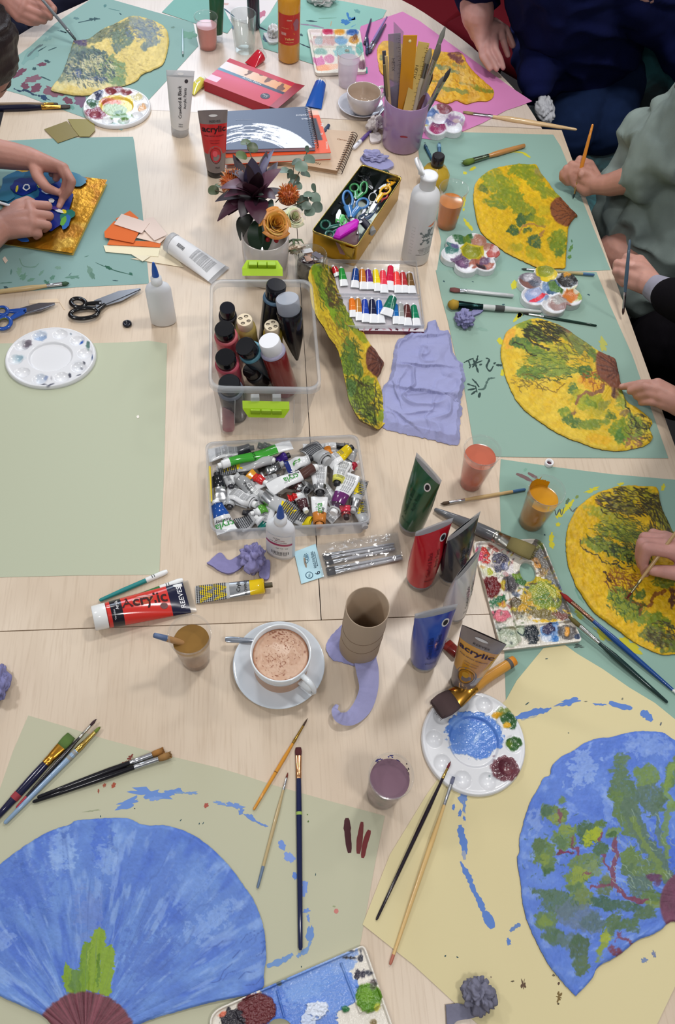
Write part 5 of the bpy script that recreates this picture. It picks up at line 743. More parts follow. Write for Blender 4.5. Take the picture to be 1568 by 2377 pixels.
#  paint tubes
def tube(label,A,ax,L,r0,wv,w1,bands,capL,capc,parts='squeeze',texts=(),pics=(),capr=1.0,mat='gloss',d1=.0012,nu=20,nt_=26,P=None,group='paint tubes',cmat='gloss',name='paint_tube',sag=None,crimp=True,exp=1.6,capmat=None,cribs=0,bul=.0):
 """A: point where the body meets the cap; ax: towards the crimp; wv: direction of the crimp line; bands: (t0, colour[, material])"""
 A=np.array(A,float);ax=unit(ax);wv=unit(np.array(wv,float)-ax*(np.array(wv,float)@ax));dv=np.cross(wv,ax)
 if dv[2]<0 and abs(ax[2])<.8:dv=-dv
 if abs(ax[2])>=.8 and dv[1]>0:dv=-dv
 wv=np.cross(ax,dv)if np.cross(ax,dv)@np.cross(ax,dv)>.5 else wv
 t=thing(name,label,'paint tube',P if P is not None else A,group)
 def ctr(s):return A+ax*L*s+(dv*sag(s)if sag else 0)
 def fr(u,s,lift=0):
  a=math.acos(max(-1,min(1,u)));hw=(r0+(w1-r0)*s**.9)*(1+bul*math.sin(PI*min(1,s*1.25)));hd=d1+(r0-d1)*(1-s**exp)+lift
  return ctr(s)+wv*math.cos(a)*(hw+lift)+dv*math.sin(a)*hd
 m=MB()
 S=sorted(set([b[0]for b in bands]+[1.0]));cuts=list(zip(bands,[b[0]for b in bands[1:]]+[1.0]))
 for b,e in cuts:
  k=max(2,int((e-b[0])*nt_));rings=[]
  for s in np.linspace(b[0],e,k+1):
   hw=(r0+(w1-r0)*s**.9)*(1+bul*math.sin(PI*min(1,s*1.25)));hd=d1+(r0-d1)*(1-s**exp)
   rings.append([ctr(s)+wv*math.cos(2*PI*i/(2*nu))*hw+dv*math.sin(2*PI*i/(2*nu))*hd for i in range(2*nu)])
  loft(m,rings,b[1],b[2]if len(b)>2 else mat)
 lathe(m,A,((-.002,r0*.8),(0,r0)),bands[0][1],mat,ax,2*nu,(0,0),hint=dv)
 for T_ in texts:
  st,u0,s0,wd,along,col=T_[:6];bd=T_[6]if len(T_)>6 else .01
  v,f=textgeo(st,bd)
  if not len(v):continue
  k=wd/np.ptp(v[:,0]);Rw=(r0+w1)/2;out=[]
  for a,b in v:
   x,y=a*k,b*k
   if along==1:uu,ss=u0-y/Rw,s0+x/L
   elif along==-1:uu,ss=u0+y/Rw,s0-x/L
   elif along==2:uu,ss=u0-x/Rw,s0-y/L
   else:uu,ss=u0+x/Rw,s0+y/L
   out.append(fr(max(-.98,min(.98,uu)),ss,.0008))
  m.add(out,f,col,'matte',False)
 for pc in pics:
  u0,s0,ru,rs,col=pc[:5];n=24;m.add([fr(max(-1,min(1,u0+ru*math.cos(2*PI*i/n))),s0+rs*math.sin(2*PI*i/n),.0003+.00008*pics.index(pc))for i in range(n)],[tuple(range(n))],col,pc[5]if len(pc)>5 else 'satin',False)
 m.build('tube_body',t)
 if capL:
  m=MB();R_=r0*capr;pr=[(-.0015,R_),(-capL*.3,R_),(-capL*.94,R_*.97),(-capL,R_*.9)]
  lathe(m,A,pr,capc,capmat or cmat,ax,28,(0,1));lathe(m,A,((-.0015,R_*.6),(-.0015,R_)),capc,capmat or cmat,ax,28,(0,0))
  for k in range(cribs):
   a=2*PI*k/cribs;s_,u_=perp(ax);o=s_*math.cos(a)*R_+u_*math.sin(a)*R_;rod(m,A+o-ax*.003,A+o-ax*capL*.9,.0005,.0005,capc,cmat,4)
  m.build('cap',t)
 return t
def standing(label,base,rpx,cl,cr,capL,capc,bands,texts=(),pics=(),h=None,**kw):
 mid=((cl[0]+cr[0])/2,(cl[1]+cr[1])/2);h=h or hsolve(base,mid[1]);B=np.array(at(*base));T_=np.array(at(*mid,h));Lp,Rp=np.array(at(*cl,h)),np.array(at(*cr,h))
 r=rpx/ppm(base[1]);ax=unit(T_-B);A=B+ax*capL;L=np.linalg.norm(T_-A);wv=Rp-Lp;wv[2]=0
 return tube(label,A,ax,L,r,wv,np.linalg.norm(wv)/2,bands,capL,capc,texts=texts,pics=pics,P=B,**kw)
def lying(label,a,b,wpx0,wpx1,capL,capc,bands,h=.0,cr=None,**kw):
 s=1/(2*ppm((a[1]+b[1])/2));r0=wpx0*s;A,B=np.array(at(*a,h+r0)),np.array(at(*b,h+.003));ax=B-A
 wv=np.cross(ax,(0,0,1))if cr is None else np.array(at(*cr[1]))-np.array(at(*cr[0]))
 return tube(label,A,ax,np.linalg.norm(ax),r0,wv,wpx1*s,bands,capL,capc,P=(A[0],A[1],TZ+h),**kw)
FR='frost'
standing('tall frosted white tube of paint standing upside down at far left of centre',(418,309),20,(386,166),(452,161),.022,(226,228,230),[(0,(224,226,228),'satin'),(.9,(232,234,236),'milky')],capmat='milky',texts=[('Crawford & Black',-.1,.5,.078,1,(34,34,38)),('Acrylic Paints',.36,.56,.05,1,(50,50,54)),('White',-.05,.12,.012,0,(60,60,64)),('100ml',-.05,.08,.012,0,(60,60,64))],pics=[(.42,.84,.14,.032,(60,60,66)),(0,.955,.22,.022,(246,248,250),'matte')])
def reeves(label,base,rpx,cl,cr,main,dark,orb,orb2,tx=(34,24,30),band=(128,118,118)):
 standing(label,base,rpx,cl,cr,.016,(30,27,30),[(0,band),(.32,main),(.8,band)],capr=.98,texts=[('REEVES',.1,.845,.022,0,(70,62,66)),('acrylic',0,.715,.05,0,tx,.02),('FINE ARTIST QUALITY',0,.62,.042,0,tx),('coloris artistique',0,.55,.022,0,tx,0),('finest pigment',0,.51,.02,0,tx,0),('75ml',.1,.1,.012,0,(60,50,54))],pics=[(0,.3,.62,.165,band),(0,.3,.5,.13,dark),(0,.31,.44,.115,orb,'gloss'),(-.05,.34,.22,.05,orb2,'gloss'),(0,.93,.3,.018,(224,224,226),'matte')])
reeves('red acrylic tube with grey bands standing behind the flowers',(502,402),21,(459,258),(529,254),(196,40,44),(104,24,28),(190,30,44),(222,84,96))
reeves('ochre yellow acrylic tube with grey bands standing beside the wash brush',(1076,1583),31,(1073,1449),(1176,1497),(214,150,32),(110,78,40),(190,130,20),(214,160,50),(50,40,80))
def cb(label,base,rpx,cl,cr,col,tx,clear=(206,208,212),badge=True,fillt=.93,**kw):
 standing(label,base,rpx,cl,cr,.020,(220,222,226),[(0,clear,'frost'),(.03,col),(fillt,(214,216,220),'milky')],capmat='clear',capr=.9,texts=[('Crawford & Black',-.15,.45,.074,1,tx,0),('Acrylic Paints',.3,.52,.052,1,tx,0),('Phthalo',.05,.17,.02,0,tx,0)],pics=([(.5,.8,.2,.055,(228,228,228),'matte'),(.5,.8,.13,.036,(40,40,44),'matte')]if badge else[])+[(.05,.965,.2,.009,(170,168,166),'matte')],bul=.05,exp=2.1,**kw)
cb('dark green tube standing upside down right of the crumpled paint tubes',(953,1224),30,(967,1050),(1026,1115),(22,84,50),(14,46,32))
cb('bright red tube standing upside down in front of the green tube',(973,1351),32,(966,1234),(1054,1202),(198,26,40),(110,12,24))
cb('black-navy tube standing upside down right of the bright red tube',(1045,1338),31,(1041,1246),(1117,1187),(26,32,50),(60,68,84),badge=False)
cb('white paint tube standing between the navy and the royal blue tubes',(1052,1428),28,(1060,1338),(1119,1268),(214,216,220),(50,52,58),badge=False)
cb('royal blue tube standing upside down right of the cardboard roll',(983,1537),32,(964,1424),(1064,1403),(24,66,168),(14,34,100))
lying('big red acrylic tube lying down with a white cap near the brown water cup',(250,1428),(447,1383),58,84,.024,(230,232,232),[(0,(206,52,44)),(.04,(26,24,34)),(.17,(206,52,44)),(.72,(24,26,52)),(.93,(200,190,176),'frost')],capr=1.0,cribs=0,texts=[('Acrylic',-.1,.43,.078,1,(60,30,30),.02),('REEVES',0,.86,.036,2,(230,230,234)),('Acrylic',-.2,.12,.02,2,(230,230,232)),('Vermilion',.45,.075,.018,2,(210,210,214),0)],pics=[(.4,.64,.2,.045,(90,30,30)),(-.25,.42,.34,.12,(176,84,56),'gloss')])
lying('white tube lying face down with a barcode, left of the plastic crate',(404,568),(512,640),46,66,.014,(220,224,228),[(0,(226,228,232),'satin'),(.93,(228,230,234),'milky')],capmat='milky',capr=1.04,texts=[('||||||||',.35,.2,.018,1,(50,50,56),.03)]+[('acrylic colour smooth for all surfaces',.55-.09*k,.62,.052,1,(70,72,78),0)for k in range(13)])
lying('flattened half-used yellow tube with checked foil lying below the lilac crumple',(612,1360),(455,1381),36,44,.016,(70,60,30),[(0,(224,190,20)),(.2,(190,192,194),'metal'),(.5,(176,178,178),'satin')],capr=.35,cmat='satin',exp=.35,texts=[('ROWNEY',.1,.26,.03,0,(60,60,60)),('Cryla',.2,.36,.02,0,(60,60,60))]+[('::::::::::::::',.75-.19*k,.77,.052,1,(60,60,64),.012)for k in range(9)]+[('W',.1,.84,.035,0,(226,200,30),.07),('W',-.1,.64,.035,0,(226,200,30),.07)],d1=.002)
lying('blue tube with clear cap lying beside the far notebook pile',(744,197),(728,250),27,38,.014,(206,212,220),[(0,(30,84,170))],capmat='clear',capr=.95)
lying('red tube with clear cap lying behind the red box',(606,128),(580,152),27,32,.01,(206,212,220),[(0,(196,34,52))],capmat='clear',capr=.9)
lying('small yellow tube mostly hidden behind the tall frosted white tube',(470,188),(440,215),20,30,.01,(226,224,210),[(0,(214,206,90))],capr=.8,pics=[(0,.3,.5,.15,(228,226,206))])
lying('small crimson tube lying behind the ochre tube',(1062,1517),(1030,1488),26,30,.006,(200,200,200),[(0,(120,40,34)),(.5,(150,52,44)),(.8,(200,196,190))],capr=.6)
# the flat case with two rows of small tubes
T0=[np.array(at(*p,h))for p,h in(((742,612),.022),((964,614),.022),((985,766),.018),((780,762),.018))]
def tray_of_tubes():
 F=[np.array(at(*p))for p in((760,622),(958,622),(984,776),(762,776))]
 o=thing('paint_case','clear plastic case set on a maroon patterned box, holding two rows of small tubes','paint set',(F[0]+F[2])/2)
 def quad(p,z):return[np.array((*zat(*q),TZ+z))for q in p]
 m=MB();a=quad([(764,640),(958,640),(984,778),(764,774)],0);prism(m,[q[:2]for q in a],TZ+.0005,TZ+.011,(216,210,216),'gloss',(110,40,60))
 for k in range(12):blobpoly(m,800+k*15,772,5,2.2,k*30,((196,160,170),(140,40,70),(80,30,50))[k%3],.0112,.6)
 m.build('card_sleeve',o);m=MB()
 P=[at(*q,.012)for q in[(762,610),(966,614),(984,762),(768,764)]];c=sum(P,V((0,0,0)))/4
 prism(m,[p[:2]for p in P],TZ+.0115,TZ+.0125,(224,226,230),'clear')
 for i in range(4):
  a,b=P[i],P[(i+1)%4];d=(b-a).normalized();nn=V((-d.y,d.x,0))*.0008
  prism(m,[(a+nn)[:2],(b+nn)[:2],(b-nn)[:2],(a-nn)[:2]],TZ+.0125,TZ+.022,(222,224,228),'frost')
 for y in(686,694):
  a,b=at(766,y,.012),at(974,y+2,.012);prism(m,[(a.x,a.y),(b.x,b.y),(b.x,b.y+.0012),(a.x,a.y+.0012)],TZ+.0125,TZ+.018,(222,224,228),'frost')
 m.build('clear_tray',o)
 row1=[(776,614,786,640,(190,30,40),'red'),(793,618,800,664,(32,136,52),'green'),(826,618,824,668,(20,60,130),'navy blue'),(841,620,845,672,(190,112,30),'ochre'),(855,621,861,672,(90,34,120),'violet'),(872,621,879,676,(230,204,20),'lemon yellow'),(889,623,893,680,(222,56,76),'pink-red'),(907,612,905,674,(200,20,60),'crimson'),(920,626,926,680,(232,70,66),'coral red'),(935,627,942,680,(170,46,50),'brick red'),(951,629,958,681,(108,78,40),'umber brown')]
 row2=[(817,688,822,736,(222,116,30),'orange'),(831,688,836,744,(176,120,50),'sand brown'),(847,690,850,748,(26,60,160),'deep blue'),(864,690,868,750,(24,28,60),'black-blue'),(880,692,886,750,(24,88,190),'bright blue'),(912,684,896,732,(20,104,82),'large pine green'),(917,700,922,752,(20,100,170),'sky blue'),(930,700,934,753,(150,152,150),'silver grey'),(945,702,948,756,(84,36,36),'chocolate brown'),(961,703,969,757,(14,120,84),'sea green')]
 for k,(x0,y0,x1,y1,c,nm)in enumerate(row1+row2):
  g_='small tubes in the top row' if k<len(row1)else 'small tubes in the bottom row';up_=.006 if nm[:5]=='large' else 0
  where='top row of the clear case' if k<len(row1)else 'bottom row of the clear case'
  w_=21 if up_ else 14;y0+=9
  lying('small %s tube in the %s'%(nm,where),(x0,y0),(x1,y1),w_,w_*1.45,.008,(232,234,236),[(0,c),(.5,c),(.62,(226,228,232))],h=.0125+up_,capr=.5,group=g_,nu=8,nt_=14,exp=.9,texts=[('acrylic',0,.4,.009,0,tuple(min(255,q+90)for q in c),0)])
tray_of_tubes()
#  cups, crockery, bottles
def up(px,h):p=at(*px,h);return np.array((p.x,p.y,TZ))
def cup(label,rim,rx,bx,h,lvl,col,base_z=.001,extra=None,mat='clear',top=None,group='clear plastic water cups',liqmat='gloss'):
 C=up(rim,h);C[2]+=base_z;r1=rx/ppm(rim[1])/(1+h/CH);r0=bx/ppm(rim[1]);t=thing('plastic_cup',label,'cup',C,group);m=MB()
 def R(z):return r0+(r1-r0)*(z/h)
 pr=[(0,0),(.0005,r0*.96),(0,r0),(.004,R(.004)),(h*.4,R(h*.4)),(h*.8,R(h*.8)),(h*.815,R(h*.8)+.0012),(h*.99,R(h*.99)),(h-.001,r1+.0022),(h+.0006,r1+.0015),(h,r1),(h*.98,R(h*.98)-.001)]
 lathe(m,C,pr,(238,240,242),mat,n=48);m.build('cup_wall',t)
 m=MB();z=h*lvl;e=.0009;top=top or tuple(min(255,c*1.1)for c in col)
 sc_=tuple(min(250,c*1.22)for c in col);lathe(m,C,((.0015,0),(.0015,r0-e),(z*.3,R(z*.3)-e),(z,R(z)-e)),sc_,liqmat,n=48)  # side colour brightened, in place of light shining through the liquid
 lathe(m,C,((z,R(z)-e),(z-.0006,R(z)-.004),(z-.0006,0)),top,liqmat,n=48);
 if extra:extra(m,C,R,z)
 m.build('paint_water',t);return C,R,z
cup('clear cup of murky pink water at the far end by the green tube',(478,38),26,19,.085,.72,(176,112,102),top=(206,156,160))
cup('clear cup of cloudy pale water beside the empty coffee cup',(811,122),28,19,.09,.78,(206,196,206),top=(214,206,216),liqmat='milky')
cup('clear cup of orange-brown water beside the white squeeze bottle',(1055,437),33,22,.105,.66,(172,98,38),top=(196,116,44))
cup('clear cup of coral pink water above the green tube',(1121,1045),42,25,.112,.80,(180,96,78),top=(188,100,76))
def smear(m,C,R,z):
 for k,(a,b,hh)in enumerate(((95,165,.1),(160,215,.085),(60,97,.092))):
  n=14;A=[math.radians(a+(b-a)*i/n)for i in range(n+1)];z1=[z+(.112-z)*(.95-.25*vn(i*.9,k)-(.3 if k==2 else 0))for i in range(n+1)]
  m.add([C+np.array((math.cos(q)*(R(w_)-.0006),math.sin(q)*(R(w_)-.0006),w_))for w_f in(0,1)for i,q in enumerate(A)for w_ in[(z-.001)if not w_f else z1[i]]],[(i,i+1,n+2+i,n+1+i)for i in range(n)],(214,156,20),'wet')
cup('clear cup of ochre yellow water with paint smeared inside its rim',(1271,1138),42,28,.113,.74,(168,112,22),top=(208,146,24),extra=smear)
cup('clear cup of olive-brown water with a brush standing in it',(440,1472),47,31,.11,.72,(132,96,62),top=(140,104,50))
def specks(m,C,R,z):
 r=random.Random(4)
 for k in range(16):
  a=r.uniform(-.2,2.4);w_=r.uniform(.1,.122);p=C+np.array((math.cos(a)*(R(w_)-.0004),math.sin(a)*(R(w_)-.0004),w_));lathe(m,p,((-.0006,r.uniform(.001,.004)),(.0006,.001)),(70,70,150)if a>.8 else(40,30,50),'matte',(-math.cos(a),-math.sin(a),0),7,(1,1))
cup('clear cup full of dull purple water near the sage paper corner',(909,1801),50,36,.125,.84,(104,80,90),top=(120,92,106),extra=specks)
# the brush standing in the brown cup
brush('wooden brush with a blue end leaning in the cup of brown water',(452,1500),(357,1474),.1,.16,(3,8,9,11,15,11),((90,74,50),(140,120,90),(176,134,88)),0,(.06,.105),(.3,(84,104,140)))
# tumbler
def tumbler():
 C=up((565,32),.1);C[2]+=.001;r1,r0,h=.036,.027,.1;t=thing('glass_tumbler','empty ribbed glass tumbler behind the red box at the far end','glass',C)
 m=MB();rings=[]
 for z in np.linspace(0,h,14):
  R=r0+(r1-r0)*z/h;w_=.0012*np.clip(z/.01,0,1)*np.clip((h*.72-z)/.01,0,1);rings.append([C+np.array((math.cos(a)*(R+w_*math.cos(10*a)),math.sin(a)*(R+w_*math.cos(10*a)),z))for a in np.linspace(0,2*PI,80,endpoint=False)])
 loft(m,rings,(225,232,235),'glass',(1,0));m.build('outer_wall',t)
 m=MB();lathe(m,C,((.012,0),(.012,r0-.003),(h,r1-.0025),(h+.0008,r1-.001),(h,r1)),(230,235,238),'glass',n=48);m.build('inner_wall',t)
tumbler()
# lilac pot of rulers
def pot():
 C=up((947,226),.128);C[2]+=.0015;r,r0,h=.058,.051,.127;t=thing('plastic_pot','lilac plastic pot holding rulers and brushes','pot',C)
 m=MB();lathe(m,C,((0,0),(0,r0-.003),(.003,r0),(h-.001,r),(h,r-.0008),(h,r-.0016),(.003,r0-.002),(.003,0)),(160,132,172),'gloss',n=64)
 for k,(a,z,s)in enumerate(((-98,.055,.009),(-92,.054,.006),(-103,.053,.004))):
  a=math.radians(a);R=r0+(r-r0)*z/h+.0003;d=np.array((math.cos(a),math.sin(a),0));q=np.array((-math.sin(a),math.cos(a),0));m.add([C+d*R+q*s*math.cos(b)+np.array((0,0,z+s*.28*math.sin(b)))for b in np.linspace(0,2*PI,12,endpoint=False)],[tuple(range(12))],(150,56,70),'matte',False)
 m.build('pot_wall',t);return C
PC=pot()
def in_pot(B,tp,w_):
 best=None
 for h in np.arange(.135,.26,.005):
  T_=np.array(at(tp[0],tp[1],h));q=(PC[2]+.127-B[2])/(T_[2]-B[2])
  if q>1:continue
  p=B+(T_-B)*q;e=max(0,np.hypot(p[0]-PC[0],p[1]-PC[1])+w_/2-.050)*10+abs(h-tp[2])*.4
  if best is None or e<best[0]:best=(e,T_)
 return best[1]
def slab(label,name,cat,bot,top,w_,th,col,mat,marks=None,group='rulers in the lilac pot',hole=False,slant=0):
 B=PC+np.array(bot);T_=in_pot(B,top,w_);d=unit(T_-B);L=np.linalg.norm(T_-B);s=unit(np.cross(d,(0,1,.2)));nn=np.cross(s,d)
 if nn[1]>0:nn=-nn
 m=MB();c8=[]
 for z,sl in((0,0),(L,slant)):
  for a,b in((-1,-1),(1,-1),(1,1),(-1,1)):c8.append(B+d*(z+sl*a)+s*a*w_/2+nn*b*th/2)
 m.add(c8,[(3,2,1,0),(4,5,6,7),(0,1,5,4),(1,2,6,5),(2,3,7,6),(3,0,4,7)],col,mat,False)
 fn=nn*(th/2+.0004)
 if marks:
  for k in range(int(L*.9/.005)):
   z=L-.006-k*.005;l=.006 if k%2 else .0035;o=B+d*z+s*(w_/2-.001)*marks[1]+fn;e=o-s*l*marks[1];q=d*.0004
   m.add([o-q,o+q,e+q,e-q],[(0,1,2,3)],marks[0],'matte',False)
  for k in range(int(L*.6/.02)):flat_text(m,str(k+1),B+d*(L-.012-.02*k)+s*(w_/2-.0095)*marks[1]+fn,s,d,marks[0],size=.004,lift=.0002)
  flat_text(m,'HELIX',B+d*(L*.72)+fn-s*.004*marks[1],-d,s,marks[0],width=.03,lift=.0002)
 if hole:lathe(m,B+d*(L-.012)+fn,((0,.0035),(.0006,.0025),(.0006,0)),(244,226,170),'matte',nn,14)
 c=B;return tag(m.build(name,origin=tuple(c)),label,cat,group)
slab('clear grey plastic ruler standing left in the lilac pot','ruler','ruler',(-.012,.02,.006),(916,78,.215),.030,.0025,(150,146,156),'milky',((70,66,76),-1))
slab('slanted clear setsquare end standing behind the grey ruler','ruler','ruler',(-.004,.036,.006),(926,62,.235),.024,.002,(160,150,170),'frost',slant=.012)
slab('bright amber plastic ruler standing in the middle of the lilac pot','ruler','ruler',(.002,.014,.006),(953,82,.215),.034,.003,(206,142,30),'gloss',None,hole=True)
slab('pale yellow wooden ruler with tick marks at the front of the lilac pot','ruler','ruler',(-.004,-.012,.006),(985,98,.2),.028,.003,(206,178,102),'satin',((70,56,30),-1))
slab('thin wooden strip standing left of the wooden ruler','wood_strip','stick',(-.024,-.004,.006),(897,130,.17),.007,.003,(196,170,124),'satin')
slab('dark flat stick leaning at the left rim of the lilac pot','wood_strip','stick',(-.036,-.01,.006),(892,118,.18),.009,.003,(74,72,84),'satin')
slab('thin olive-brown stick at the pot rim left of the grey ruler','wood_strip','stick',(-.028,.01,.006),(893,150,.15),.006,.003,(120,108,72),'satin')
for k,(b,tp,w_,c,ln)in enumerate((((.012,.012,.01),(1034,62,.21),9,(146,146,140),'long grey palette knife handle rising highest at the right of the lilac pot'),((.02,.02,.01),(1022,102,.17),12,(140,132,122),'worn grey brush leaning right in the lilac pot'),((.012,-.01,.01),(1000,112,.18),12,(170,160,140),'beige brush handle just right of the wooden ruler'),((.024,.0,.01),(1046,160,.12),8,(84,84,92),'slate brush poking out low at the right of the lilac pot'),((.024,.004,.01),(1030,178,.11),8,(160,156,150),'silver-grey stick lying lowest over the right rim of the lilac pot'),((.014,.0,.01),(1004,170,.13),9,(90,60,46),'short brown brush at the right rim of the lilac pot'))):
 B=PC+np.array(b);T_=in_pot(B,tp,.01);r=w_/2/ppm(200);L=np.linalg.norm(T_-B);t=thing('paint_brush',ln,'brush',B,'brushes standing in the lilac pot')
 m=MB();lathe(m,B,((0,r*.6),(L*.3,r*.8),(L*.62,r*1.1),(L*.7,r*.9)),c,'gloss',T_-B,12,(1,0));m.build('handle',t)
 m=MB();lathe(m,B,((L*.7,r*.95),(L*.85,r)),(170,170,168),'metal',T_-B,12);m.build('ferrule',t);m=MB();lathe(m,B,((L*.85,r),(L*.93,r*1.15),(L,r*.4)),tuple(q*.8 for q in c),'bristle',T_-B,12,(0,1));m.build('bristles',t)
# coffee cups
def saucer(label,c,rpx,col,z=.001):
 C=np.array(at(*c,.012));C[2]=TZ+z;R=rpx/ppm(c[1]);m=MB()
 lathe(m,C,((0,0),(0,R*.42),(.002,R*.46),(.012,R*.97),(.0135,R),(.015,R),(.0155,R*.985),(.013,R*.93),(.006,R*.56),(.0045,R*.46),(.0035,R*.42),(.0035,0)),col,'china',n=96);return C,R,tag(m.build('saucer',origin=tuple(C)),label,'saucer','saucers')
def coffee_cup(label,C,R,h,col,hang,drink=None,stain=False):
 t=thing('coffee_cup',label,'cup',C,'coffee cups');m=MB();z0=0
 pr=[(0,0),(0,R*.5),(.004,R*.52),(.006,R*.62),(h*.35,R*.88),(h*.7,R*.98),(h,R),(h+.0012,R-.0015),(h,R-.003),(h*.7,R*.98-.0035),(h*.35,R*.88-.004),(.009,R*.55),(.008,0)]
 cols=np.array([col]*8+[((186,166,148)if stain else col)]*5,float);lathe(m,C,pr,cols,'china',n=96);m.build('bowl',t)
 a=math.radians(hang);d=np.array((math.cos(a),math.sin(a),0));zz=np.array((0,0,1.));m=MB()
 P=spl([C+d*R*.93+zz*h*.86,C+d*(R+.018)+zz*h*.86,C+d*(R+.028)+zz*h*.62,C+d*(R+.02)+zz*h*.36,C+d*R*.84+zz*h*.26],6);tube_path(m,P,.0048,col,'china',14,(1,1),.8);m.build('handle',t)
 if drink:drink(t,C,R,h)
 return t
sc,sr,_=saucer('white saucer under the cappuccino',(648,1543),105,(208,216,224))
def cappuccino(t,C,R,h):
 m=MB();r_=R*.98-.0035;n=120;A=np.linspace(0,2*PI,n,endpoint=False);B=np.stack([C[0]+np.cos(A)*r_,C[1]+np.sin(A)*r_],1)
 def cf(X,Y,T):
  x0,y0=X.mean(),Y.mean();Cc=np.tile(np.array((190,152,126.)),(len(X),1));Cc=mixc(Cc,(204,172,148),np.clip((fbm(X/20,Y/20,3)-.45)/.1,0,1)*.6)
  Cc=mixc(Cc,(212,182,160),m_blob(X,Y,655,1535,22,10,20,.4)*.9);Cc=mixc(Cc,(160,104,72),np.clip((T-.93)/.05,0,1)*.9)
  dn=fbm(X/26,Y/26,12,2);sp=vn(X/1.7,Y/1.7,3)*.6+vn(X/3.1,Y/3.1,8)*.4;dens=np.clip(.52+.3*m_blob(X,Y,672,1490,46,46,0,.4)+.16*m_blob(X,Y,632,1560,40,18,0,.5)+(dn-.5)*.5-.35*m_blob(X,Y,606,1520,14,40,0,.4),0,.95)
  return mixc(Cc,(122,66,40),np.clip((sp-(.98-.48*dens))/.08,0,1)*.85)
 star(m,B,C[:2],90,lambda x,y,t_:h*.84+.0008*fbm(x*300,y*300,2),cf,C[2],'satin',(200,160,130));m.build('coffee_foam',t)
C=up((652,1514),.075);C[2]=TZ+.006
coffee_cup('white coffee cup full of frothy cappuccino dusted with chocolate',C,.0495,.068,(226,232,236),-48,cappuccino)
sc2,sr2,_=saucer('white saucer under the empty coffee cup beside the lilac pot',(838,243),53,(200,202,212))
C=up((846,216),.06);C[2]=TZ+.006
coffee_cup('empty coffee-stained white cup beside the lilac pot',C,.046,.058,(206,202,204),35,stain=True)
def spoon(label,a,b,ha,hb,w_=.006):
 P,Q=np.array(at(*a,ha)),np.array(at(*b,hb));t=MB();d=unit(Q-P);s=unit(np.cross(d,(0,0,1)));L=np.linalg.norm(Q-P);rings=[]
 for q,ww in((0,.55),(.03,.9),(.15,1),(.5,.7),(.68,.45),(.75,.6),(.82,1.6),(.9,2.1),(.97,1.4),(1,.3)):
  c=P+(Q-P)*q+np.array((0,0,-.003*math.sin(max(0,q-.7)/.3*PI)));rings.append([c+s*w_*ww*math.cos(2*PI*i/12)+np.array((0,0,.0012*math.sin(2*PI*i/12)))for i in range(12)])
 loft(t,rings,(150,156,166),'metal',(1,1));return tag(t.build('teaspoon'),label,'spoon','teaspoons')
spoon('steel teaspoon on the saucer, its handle jutting left of the cappuccino',(523,1484),(632,1489),.02,.014,.0058)
spoon('steel teaspoon on the saucer under the empty coffee cup',(895,248),(868,282),.02,.016,.005)
# glue bottles and squeeze bottles
def oval_bottle(label,foot,top_y,rpx,ang,lab=False,noz=(22,84,176),H=None):
 H=H or hsolve(foot,top_y);C=np.array(at(*foot));C[2]=TZ+.001;r=rpx/ppm(foot[1]);t=thing('glue_bottle',label,'bottle',C,'white glue bottles');a=math.radians(ang);X=np.array((math.cos(a),math.sin(a),0));Y=np.array((-math.sin(a),math.cos(a),0));Z=np.array((0,0,1.))
 def ring(z,rx,ry):return[C+Z*z+X*rx*math.cos(q)+Y*ry*math.sin(q)for q in np.linspace(0,2*PI,48,endpoint=False)]
 hb=H*.66;m=MB();loft(m,[ring(0,r*.9,r*.5),ring(.003,r,r*.58),ring(hb*.5,r*.99,r*.58),ring(hb*.86,r*.97,r*.57),ring(hb*.95,r*.84,r*.52),ring(hb,r*.5,r*.44),ring(hb+.004,r*.36,r*.36)],(226,230,236),'satin',(1,0))
 if lab:
  def fn(x,y,l=.0006):u=max(-.95,min(.95,x/r));return C+X*u*(r+l)-Y*math.sqrt(1-u*u)*(r*.58+l)+Z*y
  def band(y0,y1,x0,x1,col,sl=0):
   n=12;xs=np.linspace(x0,x1,n+1);m.add([fn(x,y0+sl*x)for x in xs]+[fn(x,y1+sl*x)for x in xs],[(i,i+1,n+2+i,n+1+i)for i in range(n)],col,'satin',True)
  band(hb*.1,hb*.8,-r*.86,r*.86,(232,233,236))
  for y0,y1,c in((.50,.56,(168,40,90)),):n=12;xs=np.linspace(-r*.86,r*.86,n+1);m.add([fn(x,hb*y0,.0009)for x in xs]+[fn(x,hb*y1,.0009)for x in xs],[(i,i+1,n+2+i,n+1+i)for i in range(n)],c,'satin')
  for st,x0,y0,wd,c in(('CLASS',-.1,.72,.012,(40,40,50)),('MASTERS',.12,.67,.016,(150,40,80)),('PVA glue washable',0,.61,.03,(90,90,100)),('UK CA  CE',.25,.42,.02,(50,50,56)),('||||||||||||',.1,.26,.03,(50,50,56)),('5 060000 000',.1,.19,.024,(90,90,96))):
   text(m,st,lambda a_,b_,X0=x0,Y0=y0,W=wd:fn(X0*r+a_,hb*Y0+b_,.0012),c,fit=wd,bold=.01)
 m.build('bottle_body',t);m=MB();lathe(m,C,((hb+.002,r*.40),(hb+.004,r*.43),(hb+H*.1,r*.41),(hb+H*.11,r*.3),(hb+H*.14,r*.24)),(228,232,236),'satin',n=32,cap=(0,1));cl_=m.build('collar',t)
 m=MB();z=hb+H*.13;lathe(m,C,((z,r*.26),(z+H*.08,r*.22),(H*.97,r*.12),(H,r*.07)),noz,'satin',n=24,cap=(0,1));m.build('nozzle_cap',cl_)
oval_bottle('unlabelled white glue bottle with blue nozzle left of the crate',(381,748),611,29,5,H=.165)
